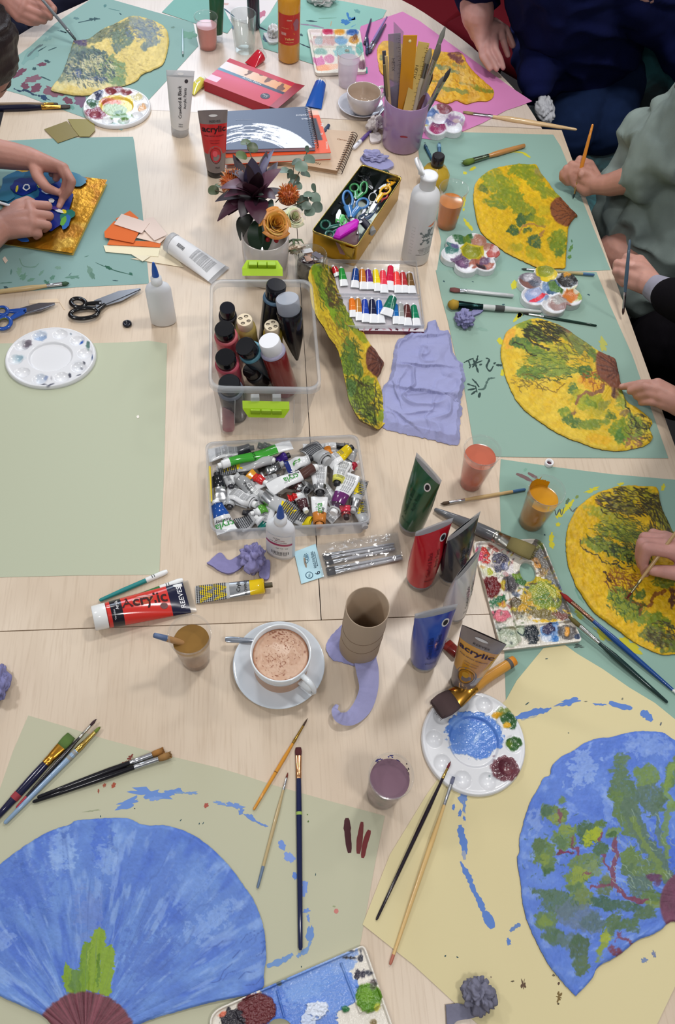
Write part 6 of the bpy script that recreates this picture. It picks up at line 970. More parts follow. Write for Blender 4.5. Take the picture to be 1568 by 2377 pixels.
oval_bottle('labelled white glue bottle with blue nozzle in front of the box of crumpled tubes',(652,1283),1180,34,-18,True,H=.165)
def squeeze():
 B=np.array(at(963,598));B[2]=TZ+.001;H=hsolve((963,598),396);T_=np.array(at(999,396,H));ax=unit(T_-B);ax=unit((ax[0]*.25,ax[1]*.25,1));r=32/ppm(600)
 t=thing('squeeze_bottle','tall white squeeze bottle with grey splat logo and open flip cap','bottle',B);m=MB();hb=H*.72
 lathe(m,B,((0,r*.9),(.003,r),(hb,r),(hb+.012,r*.92),(hb+.022,r*.66),(hb+.026,r*.52)),(226,228,232),'satin',ax,48,(1,0))
 s=unit(np.cross((0,1,0),ax));f0=unit(np.cross(ax,s))
 if f0[1]>0:f0=-f0
 def fn(x,z,l=.0005):a=x/r+.42;return B+ax*z+(s*math.sin(a)+f0*math.cos(a))*(r+l)
 def poly(P,col,l=.0005):m.add([fn(x,z,l)for x,z in P],[tuple(range(len(P)))],col,'satin',False)
 rb=random.Random(2);P=[]
 for k in range(28):a=2*PI*k/28;q=.011*(1+.22*math.sin(7*a)+.1*rb.random());P.append((q*math.cos(a),.083+q*.9*math.sin(a)))
 poly(P,(112,122,124));
 for x,z,q in((-.016,.095,.003),(.002,.102,.0035),(.009,.104,.003),(-.012,.066,.003),(.006,.066,.004),(.016,.082,.003)):
  poly([(x+q*math.cos(a),z+q*math.sin(a))for a in np.linspace(0,2*PI,12,endpoint=False)],(112,122,124));poly([(x*.4-.002,.083+(z-.083)*.4),(x*.4+.002,.083+(z-.083)*.4),(x+.001,z),(x-.001,z)],(112,122,124),.0006)
 text(m,'scola',lambda a,b:fn(a,.083+b,.0009),(238,240,240),fit=.026,bold=.02)
 poly([(-.004,.113),(.006,.116),(.016,.12),(.012,.113),(.004,.111)],(222,120,70))
 for k,(wd,z)in enumerate(((.028,.052),(.034,.048),(.03,.044),(.026,.040),(.04,.034))):text(m,'washable ready mixed' if k<4 else 'children paint 600ml',lambda a,b,Z=z:fn(a,Z+b),(110,112,116),fit=wd,bold=.01)
 for k in range(9):text(m,'non toxic',lambda a,b,K=k:fn(-.034+a,.035+.009*K+b),(130,130,134),fit=.008)
 m.build('bottle_body',t);m=MB();lathe(m,B,((hb+.024,r*.56),(hb+.046,r*.54),(hb+.048,r*.6),(hb+.054,r*.6),(hb+.055,r*.5),(hb+.058,r*.2),(hb+.058,.0)),(230,232,236),'satin',ax,36)
 nk=m.build('neck',t);m=MB();hp=B+ax*(hb+.056)+s*-r*.66;lathe(m,hp+(-s*.3+ax*.9)*.018,((0,0),(0,r*.58),(.006,r*.6),(.007,r*.5),(.003,r*.48),(.003,0)),(232,234,238),'satin',unit(s*.75+ax*.5),36);rod(m,hp,hp+(-s*.1+ax)*.012,.003,.003,(226,228,232));m.build('flip_lid',nk)
squeeze()
def round_bottle(label,B,ax,prof,cap,col,capc,mat='gloss',cmat='gloss',name='paint_bottle',group='round paint bottles',ring=None,capn=(0,1),face=None,flat_=False):
 B=np.array(B,float);t=thing(name,label,'bottle',B,group);m=MB();lathe(m,B,prof,col,mat,ax,36,(1,0));m.build('bottle_body',t)
 if ring:m=MB();lathe(m,B,ring[0],ring[1],'satin',ax,36);m.build('shoulder',t)
 m=MB();lathe(m,B,cap,capc,cmat,ax,36,capn)
 if face:
  T_=B+unit(ax)*(cap[-1][0]+.0006);s,u=perp(ax,(0,1,0));r=cap[-1][1]
  for k in range(4):a=k*PI/2+.4;c=T_+(s*math.cos(a)+u*math.sin(a))*r*.58;loop_=[c+(s*math.cos(q)+u*math.sin(q)*.6)*r*.26 for q in np.linspace(0,2*PI,9)];tube_path(m,loop_,r*.035,(60,48,44),'matte',4);tube_path(m,[c-s*r*.15,c+u*r*.1,c+s*r*.15],r*.03,(60,48,44),'matte',4)
 m.build('cap',t);return t
P=np.array(at(1006,432));P[2]=TZ+.001;rb_=34/ppm(440)
round_bottle('squat yellow bottle with a black cap behind the white squeeze bottle',P,(0,0,1),((0,rb_*.9),(.004,rb_),(.035,rb_),(.05,rb_*.75),(.058,rb_*.42),(.06,rb_*.4)),((.058,rb_*.4),(.06,rb_*.44),(.085,rb_*.42),(.087,rb_*.36)),(196,164,54),(30,28,34))
P=np.array(at(671,138));P[2]=TZ+.001;r=25/ppm(138)
t_=round_bottle('tall mustard yellow bottle with a red label standing at the far end',P,(0,0,1),((0,r*.8),(.005,r),(.165,r),(.18,r*.8),(.186,r*.5)),((.185,r*.5),(.21,r*.45)),(210,150,48),(240,240,240))
m=MB()
def fnm(x,z,l=.0005):a=x/r;return P+np.array((math.sin(a)*(r+l),-math.cos(a)*(r+l),z))
def bandm(x0,x1,z0,z1,col,l):n=14;xs=np.linspace(x0,x1,n+1);m.add([fnm(x,z0,l)for x in xs]+[fnm(x,z1,l)for x in xs],[(i,i+1,n+2+i,n+1+i)for i in range(n)],col,'satin')
bandm(-.036,.036,.055,.135,(190,48,40),.0004);m.add([fnm(*p,.0007)for p in((.012,.135),(.036,.135),(.036,.08),(.014,.082),(.004,.105))],[(0,1,2,3,4)],(214,158,40),'satin',False);m.add([fnm(.02+.009*math.cos(a)*(1+.2*math.sin(5*a)),.108+.016*math.sin(a),.0009)for a in np.linspace(0,2*PI,20,endpoint=False)],[tuple(range(20))],(150,96,110),'satin',False)
for s_,x,z,w_,c in(('Yellow',0,.072,.026,(230,200,120)),('ready mixed',0,.063,.022,(226,190,120)),('classic',0,.122,.014,(232,214,190)),('poster paint',-.012,.1,.02,(220,170,120)),('|||||||',-.016,.085,.013,(240,236,226))):text(m,s_,lambda a,b,X=x,Z=z:fnm(X+a,Z+b,.0009),c,fit=w_,bold=.01)
m.build('front_label',t_)
P=np.array(at(590,66));P[2]=TZ+.001
round_bottle('tall dark purple bottle at the top edge behind the tumbler',P,(0,0,1),((0,.014),(.004,.018),(.14,.018),(.15,.01)),((.149,.01),(.17,.01)),(52,40,56),(30,30,34))
standing('dark green tube with clear cap standing at the top edge by the pink cup',(503,92),14,(484,-40),(522,-40),.02,(220,222,226),[(0,(36,88,60)),(.93,(214,216,220),'milky')],capmat='clear',h=.15)
#  boxes, trays and what they hold
def rrect(c4,z,r,k=6):
 """ring of a rounded rectangle through four xy corners (any order round), at height z above the table"""
 c4=[np.array(c[:2],float)for c in c4];out=[]
 for i in range(4):
  a,b,c=c4[i-1],c4[i],c4[(i+1)%4];u,v=unit(a-b),unit(c-b);p0,p1=b+u*r,b+v*r
  for q in np.linspace(0,1,k):p=(1-q)**2*p0+2*q*(1-q)*b+q*q*p1;out.append(np.array((p[0],p[1],TZ+z)))
 return out
def inset(c4,d):
 c=sum(np.array(p[:2],float)for p in c4)/4;out=[]
 for p in c4:p=np.array(p[:2],float);v=p-c;L=np.linalg.norm(v);out.append(c+v*(1-d*1.41/L))
 return out
def quadgrid(m,P00,P10,P11,P01,nu,nv,cf,mat='satin',hf=None):
 P00,P10,P11,P01=[np.array(p,float)for p in(P00,P10,P11,P01)];u,v=np.meshgrid(np.linspace(0,1,nu+1),np.linspace(0,1,nv+1));u,v=u.ravel(),v.ravel()
 P=(1-u)[:,None]*(1-v)[:,None]*P00+u[:,None]*(1-v)[:,None]*P10+(u*v)[:,None]*P11+(1-u)[:,None]*v[:,None]*P01
 if hf is not None:P[:,2]+=hf(u,v)
 k=nu+1;fs=[(j*k+i,j*k+i+1,(j+1)*k+i+1,(j+1)*k+i)for j in range(nv)for i in range(nu)]
 if np.cross(P10-P00,P01-P00)[2]<0:fs=[f[::-1]for f in fs]
 m.add(P,fs,cf(u,v),mat);return P
# plastic crate
CRH=.139
rim4=[at(484,903,CRH),at(748,906,CRH),at(725,648,CRH),at(488,648,CRH)]
bot4=[at(512,1010,0),at(702,1013,0)];bot4+=[V((rim4[2].x-.022,rim4[2].y-.014,0)),V((rim4[3].x+.012,rim4[3].y-.014,0))]
def crate():
 c=sum(rim4,V((0,0,0)))/4;t=thing('storage_crate','clear plastic crate with lime green clip handles, full of paint bottles','crate',(c.x,c.y,TZ+.001));m=MB();W_=(232,236,240)
 r0,r1=inset(bot4,0),inset(rim4,.006)
 loft(m,[rrect(r0,.0015,.018),rrect(r0,.003,.02)]+[rrect([a*(1-q)+b*q for a,b in zip([np.array(p[:2])for p in r0],r1)],.003+(CRH-.012)*q,.02)for q in(.3,.6,.92,1)],W_,'clear',(1,0));m.build('box_wall',t)
 m=MB();o,i_=rim4,inset(rim4,.007);loft(m,[rrect(i_,CRH-.014,.024),rrect(i_,CRH-.001,.024),rrect(i_,CRH,.024),rrect(o,CRH,.026),rrect(o,CRH-.002,.026),rrect(o,CRH-.011,.026)],W_,'frost');rm=m.build('rim',t)
 G=(168,206,32)
 def handle(pts,nrm,up_):
  m=MB();A,B=np.array(pts[0],float),np.array(pts[1],float);d=unit(B-A);L=np.linalg.norm(B-A);n_=np.array(nrm,float);u_=np.array(up_,float)
  prof=[(0,0),(.4,0)];sec=[(0,.0),(.012,.004),(.03,.004),(.032,0),(.03,-.003),(.012,-.003)]
  rings=[]
  for q,k in((0,.45),(.12,1),(.88,1),(1,.45)):rings.append([A+d*L*q+u_*a*(k if a>.012 else 1)+n_*b for a,b in sec])
  loft(m,rings,G,'satin',(1,1),True,False)
  for q in(.27,.5,.73):box(m,A+d*L*q+u_*.018+n_*.005,(.018,.004 if abs(n_[1])>.5 else .012,.012),(150,188,24),'satin',math.atan2(d[1],d[0]),.001)
  m.build('clip_handle',t)
 z=CRH-.006;handle([(*at(563,930,z)[:2],TZ+z),(*at(672,932,z)[:2],TZ+z)],(0,-1,.2),(0,-.5,-.86))
 handle([(*at(563,640,z)[:2],TZ+z),(*at(657,641,z)[:2],TZ+z)],(0,.3,.9),(0,.9,.42))
 for q in(.27,.73):
  m=MB();p=at(563+109*q,918,CRH-.004);box(m,(p.x,p.y-.007,p.z-.002),(.016,.010,.02),W_,'frost',0,.001);m.build('hinge_tab',rm)
 m=MB()
 for x0,x1 in((545,546),(682,683)):a,b=at(x0,985,.03),at(x1,925,.11);rod(m,(a.x,a.y+.002,a.z),(b.x,b.y-.004,b.z),.0008,.0008,W_,'frost',6)
 m.build('rib',t)
crate()
def binb(label,cap,h,foot,hf,rpx,col,capc,ring=None,capl=.03,capmat='gloss',mat='gloss',face=None,rr_=1.18,prof=None):
 T_=np.array(at(*cap,h));F=np.array(at(*foot,hf));ax=unit(T_-F);L=np.linalg.norm(T_-F);r=rpx/ppm(cap[1])/1.12;rb=r*rr_
 k=L-capl
 pr=prof(L,rb)if prof else((0,rb*.9),(.004,rb),(k-.012,rb),(k-.004,rb*.96),(k,r*.9))
 round_bottle(label,F,ax,pr,((k-.001,r*.98),(k,r),(L-.002,r),(L,r*.93)),col,capc,mat,capmat,ring=(((k-.006,rb*1.02),(k-.001,rb*.98),(k,r*.9)),ring)if ring else None,group='bottles in the plastic crate',face=face)
binb('tall black bottle with a blue neck ring at the back of the crate',(642,660),.165,(625,800),.004,23,(26,30,38),(18,20,28),(74,104,128),.03)
binb('black-filled bottle with a frosted flip cap leaning right in the crate',(667,692),.165,(690,835),.015,27,(18,18,24),(206,212,224),None,.028,'milky',prof=lambda L,rb:((0,.003),(.02,rb*.35),(L*.4,rb*.75),(L-.03,rb*.95),(L-.028,rb*.9)))
binb('small black-capped bottle at the back left of the crate',(528,714),.125,(532,790),.004,18,(24,26,34),(18,20,30),(30,30,40),.024)
binb('black-capped pink bottle with an orange smear, second from the back left',(521,762),.14,(540,850),.004,23,(178,70,84),(16,16,20),(196,96,104),.022)
binb('black-capped magenta bottle third down the left side of the crate',(523,828),.135,(545,905),.004,24,(160,60,80),(14,14,18),(176,72,90),.022)
binb('black-capped bottle half under the front rim at the left of the crate',(532,888),.115,(548,960),.004,26,(40,42,52),(16,18,24),(90,96,110),.02)
binb('leaning bottle with a black cap and teal neck in the middle of the crate',(568,803),.14,(630,868),.02,24,(50,62,72),(16,17,22),(84,140,158),.024)
binb('low black bottle lying deepest in the crate',(580,858),.075,(610,885),.02,20,(16,16,18),(22,22,24),(30,30,34),.02)
binb('cream-capped bottle with printed lid, left of the two in the crate',(568,742),.115,(580,815),.004,19,(168,148,84),(226,210,180),None,.02,'satin','gloss',True,1.3)
binb('cream-capped bottle with printed lid, right of the two in the crate',(631,755),.115,(640,830),.004,18,(150,130,50),(220,206,176),None,.02,'satin','gloss',True,1.3)
binb('dark red bottle with a blue-stained white cap leaning in the crate',(625,790),.155,(665,905),.012,25,(120,34,34),(226,228,232),(150,146,170),.026,'satin')
binb('upturned clear-capped pink bottle seen through the front left of the crate',(530,930),.06,(531,998),.008,13,(206,150,156),(190,150,150),None,.01,'milky','milky')
# gold tin of scissors
TH=.06
tr4=[at(723,536,TH),at(828,573,TH),at(935,411,TH),at(841,380,TH)]
def tin():
 c=sum(tr4,V((0,0,0)))/4;t=thing('metal_tin','open gold metal tin full of scissors','tin',(c.x,c.y,TZ+.001));m=MB();G=(196,158,52)
 loft(m,[rrect(inset(tr4,.001),z,.01)for z in(.001,.02,.04,TH-.003)],G,'metal',(1,0));tw=m.build('tin_wall',t)
 m=MB();loft(m,[rrect(tr4,TH-.005,.01),rrect(tr4,TH,.01),rrect(inset(tr4,.0025),TH,.01),rrect(inset(tr4,.0025),TH-.004,.01)],(206,178,96),'metal');m.build('rolled_rim',tw)
 m=MB();loft(m,[rrect(inset(tr4,.003),z,.01)for z in(TH-.004,.03,.004)],(120,128,124),'metal',(0,1));m.build('inner_lining',t)
 m=MB();a,b=np.array(at(790,568,TH)),np.array(at(822,578,TH));mid=(a+b)/2;lo=np.array(at(812,598,.025));
 m.add([a,b,lo+(b-a)*.18,lo-(b-a)*.18],[(0,1,2,3)],(214,184,80),'metal',False);tube_path(m,[a,lo-(b-a)*.18,lo+(b-a)*.18,b],.0013,(206,172,70),'metal',8);m.build('hinge_tab',tw)
tin()
SG='scissors in the gold tin'
scissors('sky blue scissors handles-up in the middle of the gold tin',(815,503),(830,545),8,[ell(808,462,11,19,-8),ell(842,472,14,11,-20)],(62,118,176),.056,.0032,[[(808,480,22),(812,493,17),(815,505,14)],[(832,482,16),(824,492,16),(816,504,13)]],group=SG)
scissors('mid green scissors behind the sky blue pair in the tin',(826,462),(806,490),7,[ell(823,436,10,9,0),ell(845,436,8,14,8)],(48,128,72),.046,.003,[[(826,444,9),(828,455,13),(824,462,12)],[(842,448,12),(834,456,12),(828,463,10)]],group=SG)
scissors('yellow-handled scissors against the right wall of the tin',(874,468),(858,496),7,[ell(895,442,13,8,-30)],(222,170,30),.05,.003,[[(888,449,12),(880,460,12),(874,470,9)]],group=SG)
scissors('yellow and red scissors in the far right corner of the tin',(905,426),(880,440),6,[ell(913,416,13,8,-16)],(224,160,30),.04,.003,[[(912,424,12),(903,430,12),(896,440,9)]],group=SG)
scissors('dark green scissors at the front left of the tin',(790,524),(820,520),8,[ell(756,522,11,10,10),ell(766,545,10,8,20)],(24,88,74),.05,.0034,[[(764,528,10),(776,526,14),(792,522,12)],[(772,540,8),(784,534,10),(796,528,8)]],group=SG)
scissors('light green scissors with white blade beside the dark green pair',(785,515),(789,488),9,[ell(797,514,7,8,0)],(86,176,96),.052,.0026,[[(796,500,12),(792,514,14),(780,512,14)]],group=SG,steel=(232,234,236))
scissors('steel-handled scissors right of the sky blue pair',(858,475),(840,500),6,[ell(866,458,9,11,20)],(176,180,184),.045,.0014,[[(862,468,4),(858,476,5)]],group=SG)
scissors('slate blue scissors on the right side of the tin by the glue stick',(850,500),(835,520),8,[ell(866,488,5,15,30),ell(842,505,8,5,-15)],(60,78,104),.044,.003,[[(864,496,10),(856,504,12),(848,510,9)],[(845,506,8),(850,506,8)]],group=SG)
scissors('red-handled scissors mostly buried under the yellow pair',(884,466),(870,486),6,[ell(893,455,8,6,-30)],(190,40,34),.036,.003,[[(890,460,8),(882,468,9)]],group=SG)
scissors('black-handled scissors lying deep at the far end of the tin',(850,418),(865,440),8,[ell(836,416,9,7,0),ell(856,404,8,8,0)],(30,32,38),.03,.003,[[(842,418,8),(850,422,9)],[(856,410,8),(852,420,8)]],group=SG)
scissors('navy scissors lying deep along the left wall of the tin',(790,470),(770,500),8,[ell(800,452,8,10,20)],(34,50,80),.028,.003,[[(798,462,9),(790,474,9)]],group=SG)
scissors('dark teal scissors lying deep near the far right of the tin',(886,420),(868,450),7,[ell(894,404,9,8,10)],(26,66,58),.026,.003,[[(892,410,9),(884,424,9)]],group=SG)
P=at(849,520,.05);m=MB();t=thing('glue_stick','clear-capped glue stick lying at the front right of the tin','glue stick',P);lathe(m,np.array(P)+(.012,-.004,-.012),((0,.009),(.03,.009)),(40,40,56),'satin',(-.5,.8,.1),20,(1,1));m.build('barrel',t);m=MB();lathe(m,np.array(P)+(.012,-.004,-.012),((-.012,.0085),(-.001,.0105),(.002,.0105)),(150,154,158),'satin',(-.5,.8,.1),20,(1,0));m.build('cap',t)
def pinkbox():
 h=.062;q=[at(774,552,h),at(782,534,h),at(828,510,h+.008),at(834,515,h+.008),at(830,530,h+.006),at(788,556,h)]
 t=thing('small_container','small clear container with a bright magenta lid at the front of the tin','container',q[0]);m=MB();c=sum((np.array(p)for p in q),np.zeros(3))/6;top=[np.array(p)for p in q];
 loft(m,[[p+np.array((0,0,-.003))for p in top],[p+(0,0,.003)for p in top],[c+(p-c)*.88+(0,0,.006)for p in top]],(190,36,180),'gloss',(1,1),True,False);m.build('lid',t)
 m=MB();dn=np.array((.008,-.02,-.034));loft(m,[[c+(p-c)*.93+(0,0,-.003)for p in top],[c+(p-c)*.75+dn for p in top]],(196,150,160),'milky',(0,1),True,False);m.build('box_wall',t)
pinkbox()
# tray of crumpled paint tubes
XH=.048
xt4=[at(488,1234,XH),at(864,1214,XH),at(832,1008,XH),at(476,1026,XH)];xb4=inset(xt4,.008)
def tubebox():
 c=sum(xt4,V((0,0,0)))/4;t=thing('plastic_tray','low frosted plastic tray heaped with crumpled paint tubes','tray',(c.x,c.y,TZ+.001));m=MB()
 loft(m,[rrect(xb4,.001,.012),rrect(xb4,.003,.014),rrect(inset(xt4,.002),XH-.003,.016)],(226,230,236),'frost',(1,0));m.build('tray_wall',t);m=MB();loft(m,[rrect(inset(xt4,.004),XH-.008,.016),rrect(inset(xt4,.004),XH,.016),rrect(xt4,XH,.018),rrect(xt4,XH-.006,.018)],(226,230,236),'frost');m.build('rim',t)
tubebox()
WT,SL,KK,WC=(226,228,230),(176,178,180),(26,26,32),(232,234,234)
def chk(n=7):return[('::::::::::',.7-.22*k,.8,.035,1,(64,66,72),.022)for k in range(n)]
def lines(n=6,s0=.55,c=(90,92,96)):return[('fine artists colour acrylic',.6-.22*k,s0,.045,1,c,0)for k in range(n)]
ZG=[('W',.0,.8,.02,1,(230,206,20),.09),('W',.0,.62,.02,1,(230,206,20),.09)]
cry=lambda c:[('cryla',.05,.5,.030,1,(70,150,70),.01),('Rowney',.45,.42,.022,1,(30,30,34)),('ACRYLIC COLOUR',-.4,.55,.024,1,(120,122,124),0)]
TB=[('white tube with a long bright green label on top of the heap',(517,1079),(677,1033),19,25,WC,[(0,WT),(.1,(60,156,50)),(.78,WT)],.034,[('CRYLA',-.1,.45,.022,0,(20,60,24))]),('checked silver tube with yellow marks under the green-labelled tube',(628,1070),(504,1094),20,30,WC,[(0,SL),(.3,SL)],.024,chk()+ZG),('white printed tube with a black end at the far left of the tray',(580,1041),(484,1056),18,34,KK,[(0,(44,46,58)),(.3,(220,222,224))],.02,lines()),('black-banded crumpled foil tube at the left wall of the tray',(505,1108),(514,1172),24,34,KK,[(0,(24,26,32)),(.4,(190,192,194),'metal')],.02,()),('white and blue labelled tube in the front left corner of the tray',(504,1172),(528,1236),26,44,WC,[(0,(26,74,150)),(.45,WT)],.032,[('Rowney',.0,.60,.026,0,(30,30,34)),('cryla',.0,.72,.03,0,(60,150,70),.01)]),('small bright red tube with white cap near the middle left',(612,1118),(578,1100),17,26,WC,[(0,(200,40,40)),(.7,(214,150,40))],.026,()),('grey labelled tube lying diagonally left of centre',(556,1112),(610,1162),26,34,SL,[(0,(150,152,154)),(.5,(184,186,188))],.022,[('Rowney',.3,.45,.024,1,(30,30,34)),('cryla',-.1,.55,.028,1,(222,224,224))]),('deep violet tube under the green-labelled tube',(664,1060),(626,1076),20,26,KK,[(0,(60,34,120)),(.6,(190,190,196))],.02,()),('white tube with a chocolate brown band right of centre',(728,1088),(624,1136),22,34,WC,[(0,(84,56,50)),(.28,WT)],.036,cry(0)),('dark brown tube with a silver cone end',(708,1136),(678,1122),20,26,KK,[(0,SL,'metal'),(.4,(62,34,34))],.026,()),('maroon-brown tube with white cap standing out near the front middle',(708,1180),(692,1145),19,26,WC,[(0,(70,40,44)),(.5,(200,202,204))],.03,()),('crinkled white tube with a black cap facing up in the middle',(743,1140),(739,1080),24,38,KK,[(0,SL,'metal'),(.2,(222,224,226))],.034,lines(5)),('upside down white cryla tube with an ochre orange end at the front',(742,1214),(742,1156),26,36,(190,120,50),[(0,(190,118,46)),(.35,WT)],.034,cry(0)),('checked foil tube back at the top right of the heap',(756,1068),(716,1036),34,44,SL,[(0,SL)],.028,chk(8)),('white tube with a bright yellow band and black cap at top right',(811,1043),(762,1078),21,32,KK,[(0,(226,196,20)),(.45,WT)],.034,lines(4,.7)),('small orange tube with white cap near the far wall',(760,1040),(766,1064),15,20,WC,[(0,(214,132,40)),(.7,WT)],.028,()),('white tube with yellow-green collar and big black cap, right of centre',(784,1118),(798,1070),22,38,KK,[(0,(206,204,90)),(.25,(222,224,224))],.034,lines(5)),('white tube with a purple band and round white cap at the right',(778,1184),(816,1102),26,42,WC,[(0,(206,208,210),'clear'),(.16,(96,36,96)),(.42,WT)],.036,lines(5,.7)),('foil tube with a yellow zigzag at the right wall, upper of two',(822,1180),(838,1120),20,30,SL,[(0,SL,'metal'),(.3,SL)],.026,ZG+chk(3)),('foil tube with a yellow zigzag in the front right corner',(846,1216),(832,1166),22,34,SL,[(0,SL),(.2,SL)],.022,ZG+chk(3)),('crimson tube with a dark cap in the front right of the tray',(804,1196),(800,1172),20,24,(50,30,34),[(0,(150,60,60),'clear'),(.3,(196,50,70))],.034,()),('checked tube with a large yellow zigzag across the middle',(612,1150),(690,1196),28,40,SL,[(0,(196,198,200),'metal'),(.25,SL)],.028,chk()+ZG),('small green tube with white cap near the front left',(592,1189),(625,1176),15,24,WC,[(0,WT),(.3,(84,150,50))],.03,()),('short black-capped tube beside the small green tube',(574,1192),(600,1198),18,22,KK,[(0,(40,40,46)),(.4,SL)],.018,()),('checked foil tube end along the front wall, left',(600,1196),(556,1222),24,36,SL,[(0,SL)],.016,chk(6)),('white tube with a teal band along the front wall',(600,1206),(618,1222),22,30,WC,[(0,WT),(.4,(20,110,100))],.018,()),('checked tube with yellow patch at the front wall right of the glue bottle',(724,1214),(684,1200),24,34,SL,[(0,(226,206,30)),(.4,SL)],.018,chk(5)),('white printed tube fragment left of centre',(586,1168),(534,1142),24,32,WC,[(0,WT)],.024,lines(5)),('white tube with bold black bars near the left wall',(556,1106),(528,1122),20,28,KK,[(0,WT)],.018,[('II',0,.5,.014,1,(20,20,24),.04)]),('white and dark blue tube with a green swoosh near the far middle',(716,1066),(664,1086),22,34,KK,[(0,WT),(.8,(24,40,110))],.03,[('~',0,.5,.016,1,(80,160,70),.06)]),('long slim white tube with black end along the far wall',(800,1034),(704,1040),14,18,KK,[(0,KK),(.2,WT)],.022,()),('small crimson and white tube at the far right wall',(826,1078),(810,1090),13,18,WC,[(0,(190,34,60)),(.6,WT)],.022,()),('checked foil tube sloping below the yellow-banded tube',(820,1052),(792,1090),20,34,SL,[(0,SL)],.024,chk(6)),('dark navy tube half hidden near the centre',(690,1096),(660,1100),20,24,KK,[(0,(28,34,60)),(.6,SL)],.016,()),('grey crumpled metal tube above the red one',(650,1080),(604,1100),22,30,SL,[(0,(160,162,164),'metal')],.018,()),('brown-grey flattened tube in the middle of the heap',(690,1150),(650,1160),20,28,(150,150,150),[(0,(110,92,80))],.014,()),('short black tube at the far wall behind the green label',(624,1036),(600,1034),14,16,KK,[(0,KK)],.02,()),('tube with a red band peeping below the brown one',(688,1152),(670,1158),14,18,WC,[(0,(196,30,30))],.026,())]
for k,(lb,a,b,w0,w1,cc,bn,hh,tx)in enumerate(TB):
 lying(lb,a,b,w0*1.08,w1*1.12,.009,cc,bn,h=hh-.012,capr=.62,texts=list(tx),group='crumpled tubes heaped in the tray',nu=9,nt_=12,exp=.8,d1=.0016,sag=(lambda s,k=k:.003*math.sin(s*9+k)),capmat='satin')
_f=lying('white and silver crumpled tube buried in the heap of the tray',(560,1100),(500,1120),20,32,.008,(60,60,66),[(0,SL),(.35,(214,216,218))],h=.002,capr=.6,texts=lines(4),group='tubes buried in the tray',nu=9,nt_=12,exp=.8)
_g=random.Random(5)
for k in range(17):
 o=_f if k==0 else _f.copy()
 if k:
  COL.objects.link(o)
  for c_ in _f.children:d_=c_.copy();COL.objects.link(d_);d_.parent=o
 q_=at(540+(k%6)*50+_g.uniform(-8,8),1082+(k//6)*46+_g.uniform(-8,8));o.location=(q_.x,q_.y,TZ+.004+.004*(k%3));o.rotation_euler=(0,0,_g.uniform(0,6.2))
m=MB();rod(m,at(486,1084,.03),at(490,1166,.03),.003,.003,(226,200,40));tag(m.build('plastic_stick'),'thin yellow plastic stick inside the left wall of the tray','stick')
# packet of brushes
t=thing('brush_packet','clear packet of brushes with a pale blue header card','packet',at(740,1300))
q=[at(*p,.003)for p in((683,1281),(733,1262),(753,1338),(700,1355))];m=MB();prism(m,[p[:2]for p in q],TZ+.0015,TZ+.0028,(176,214,226),'satin')
xd=unit(np.array(q[3])-np.array(q[0]));yd=unit(np.array(q[1])-np.array(q[0]));cc=sum((np.array(p)for p in q),np.zeros(3))/4;cc[2]=TZ+.0028
for s_,a,b,w_,c in(('Craft',.012,-.003,.02,(60,100,120)),('Choice',.012,.001,.014,(50,120,170)),('Gold & Silver Brushes',.004,.009,.034,(40,70,90)),('Pinceaux de qualite',.004,.012,.034,(40,70,90)),('Modelisme et dessin',.004,.015,.030,(40,70,90)),('6',-.024,.012,.006,(20,40,60))):
 flat_text(m,s_,cc-xd*a+yd*b,-xd,-yd,c,width=w_,bold=.01)
lathe(m,cc+xd*.022-yd*.004,((0,.007),(.0004,.007)),(60,96,116),'matte',n=20,cap=(0,1));lathe(m,cc+xd*.022-yd*.004,((.0002,.0055),(.0007,.0055)),(186,220,230),'matte',n=20,cap=(0,1));flat_text(m,'RL',cc+xd*.022-yd*.004+(0,0,.0008),-xd,-yd,(50,90,110),width=.006)
m.add([cc-yd*.006+xd*(.011*math.cos(a)-.005)+yd*.0022*math.sin(a)+(0,0,.0003)for a in np.linspace(0,2*PI,20,endpoint=False)],[tuple(range(20))[::-1]],(150,136,118),'matte',False);m.build('header_card',t)
m=MB();
a0,a1,a2,a3=[np.array(at(*p,.0035))for p in((748,1344),(936,1300),(924,1236),(735,1266))]
quadgrid(m,a0,a1,a2,a3,60,22,lambda u,v:np.tile(np.array((236,238,240.)),(len(u),1)),'film',lambda u,v:.0035+.006*np.sin(np.pi*np.clip(v,0,1))*np.sin(np.pi*np.clip(u,0,1))**.5+(fbm(u*18,v*7,3,3)-.5)*.004);quadgrid(m,a0,a1,a2,a3,2,2,lambda u,v:np.tile(np.array((236,238,240.)),(len(u),1)),'film',lambda u,v:u*0-.0025);m.build('clear_bag',t)
for k,(p,q,w_,lb)in enumerate((((750,1289),(916,1262),8,'uppermost silver brush in the packet'),((752,1297),(914,1268),9,'second silver brush from the top of the packet'),((756,1308),(918,1274),11,'third silver brush from the top of the packet'),((758,1322),(932,1290),9,'fourth silver brush, beside the widest one in the packet'),((760,1332),(934,1296),11,'widest silver brush along the lower edge of the packet'))):
 brush(lb,p,q,.11,.2,(w_,w_*1.1,w_,w_*.8,w_*.8,w_*.7),((34,34,44),(186,188,192),(176,178,184)),1,(.002,.002),group='new brushes in the clear packet')
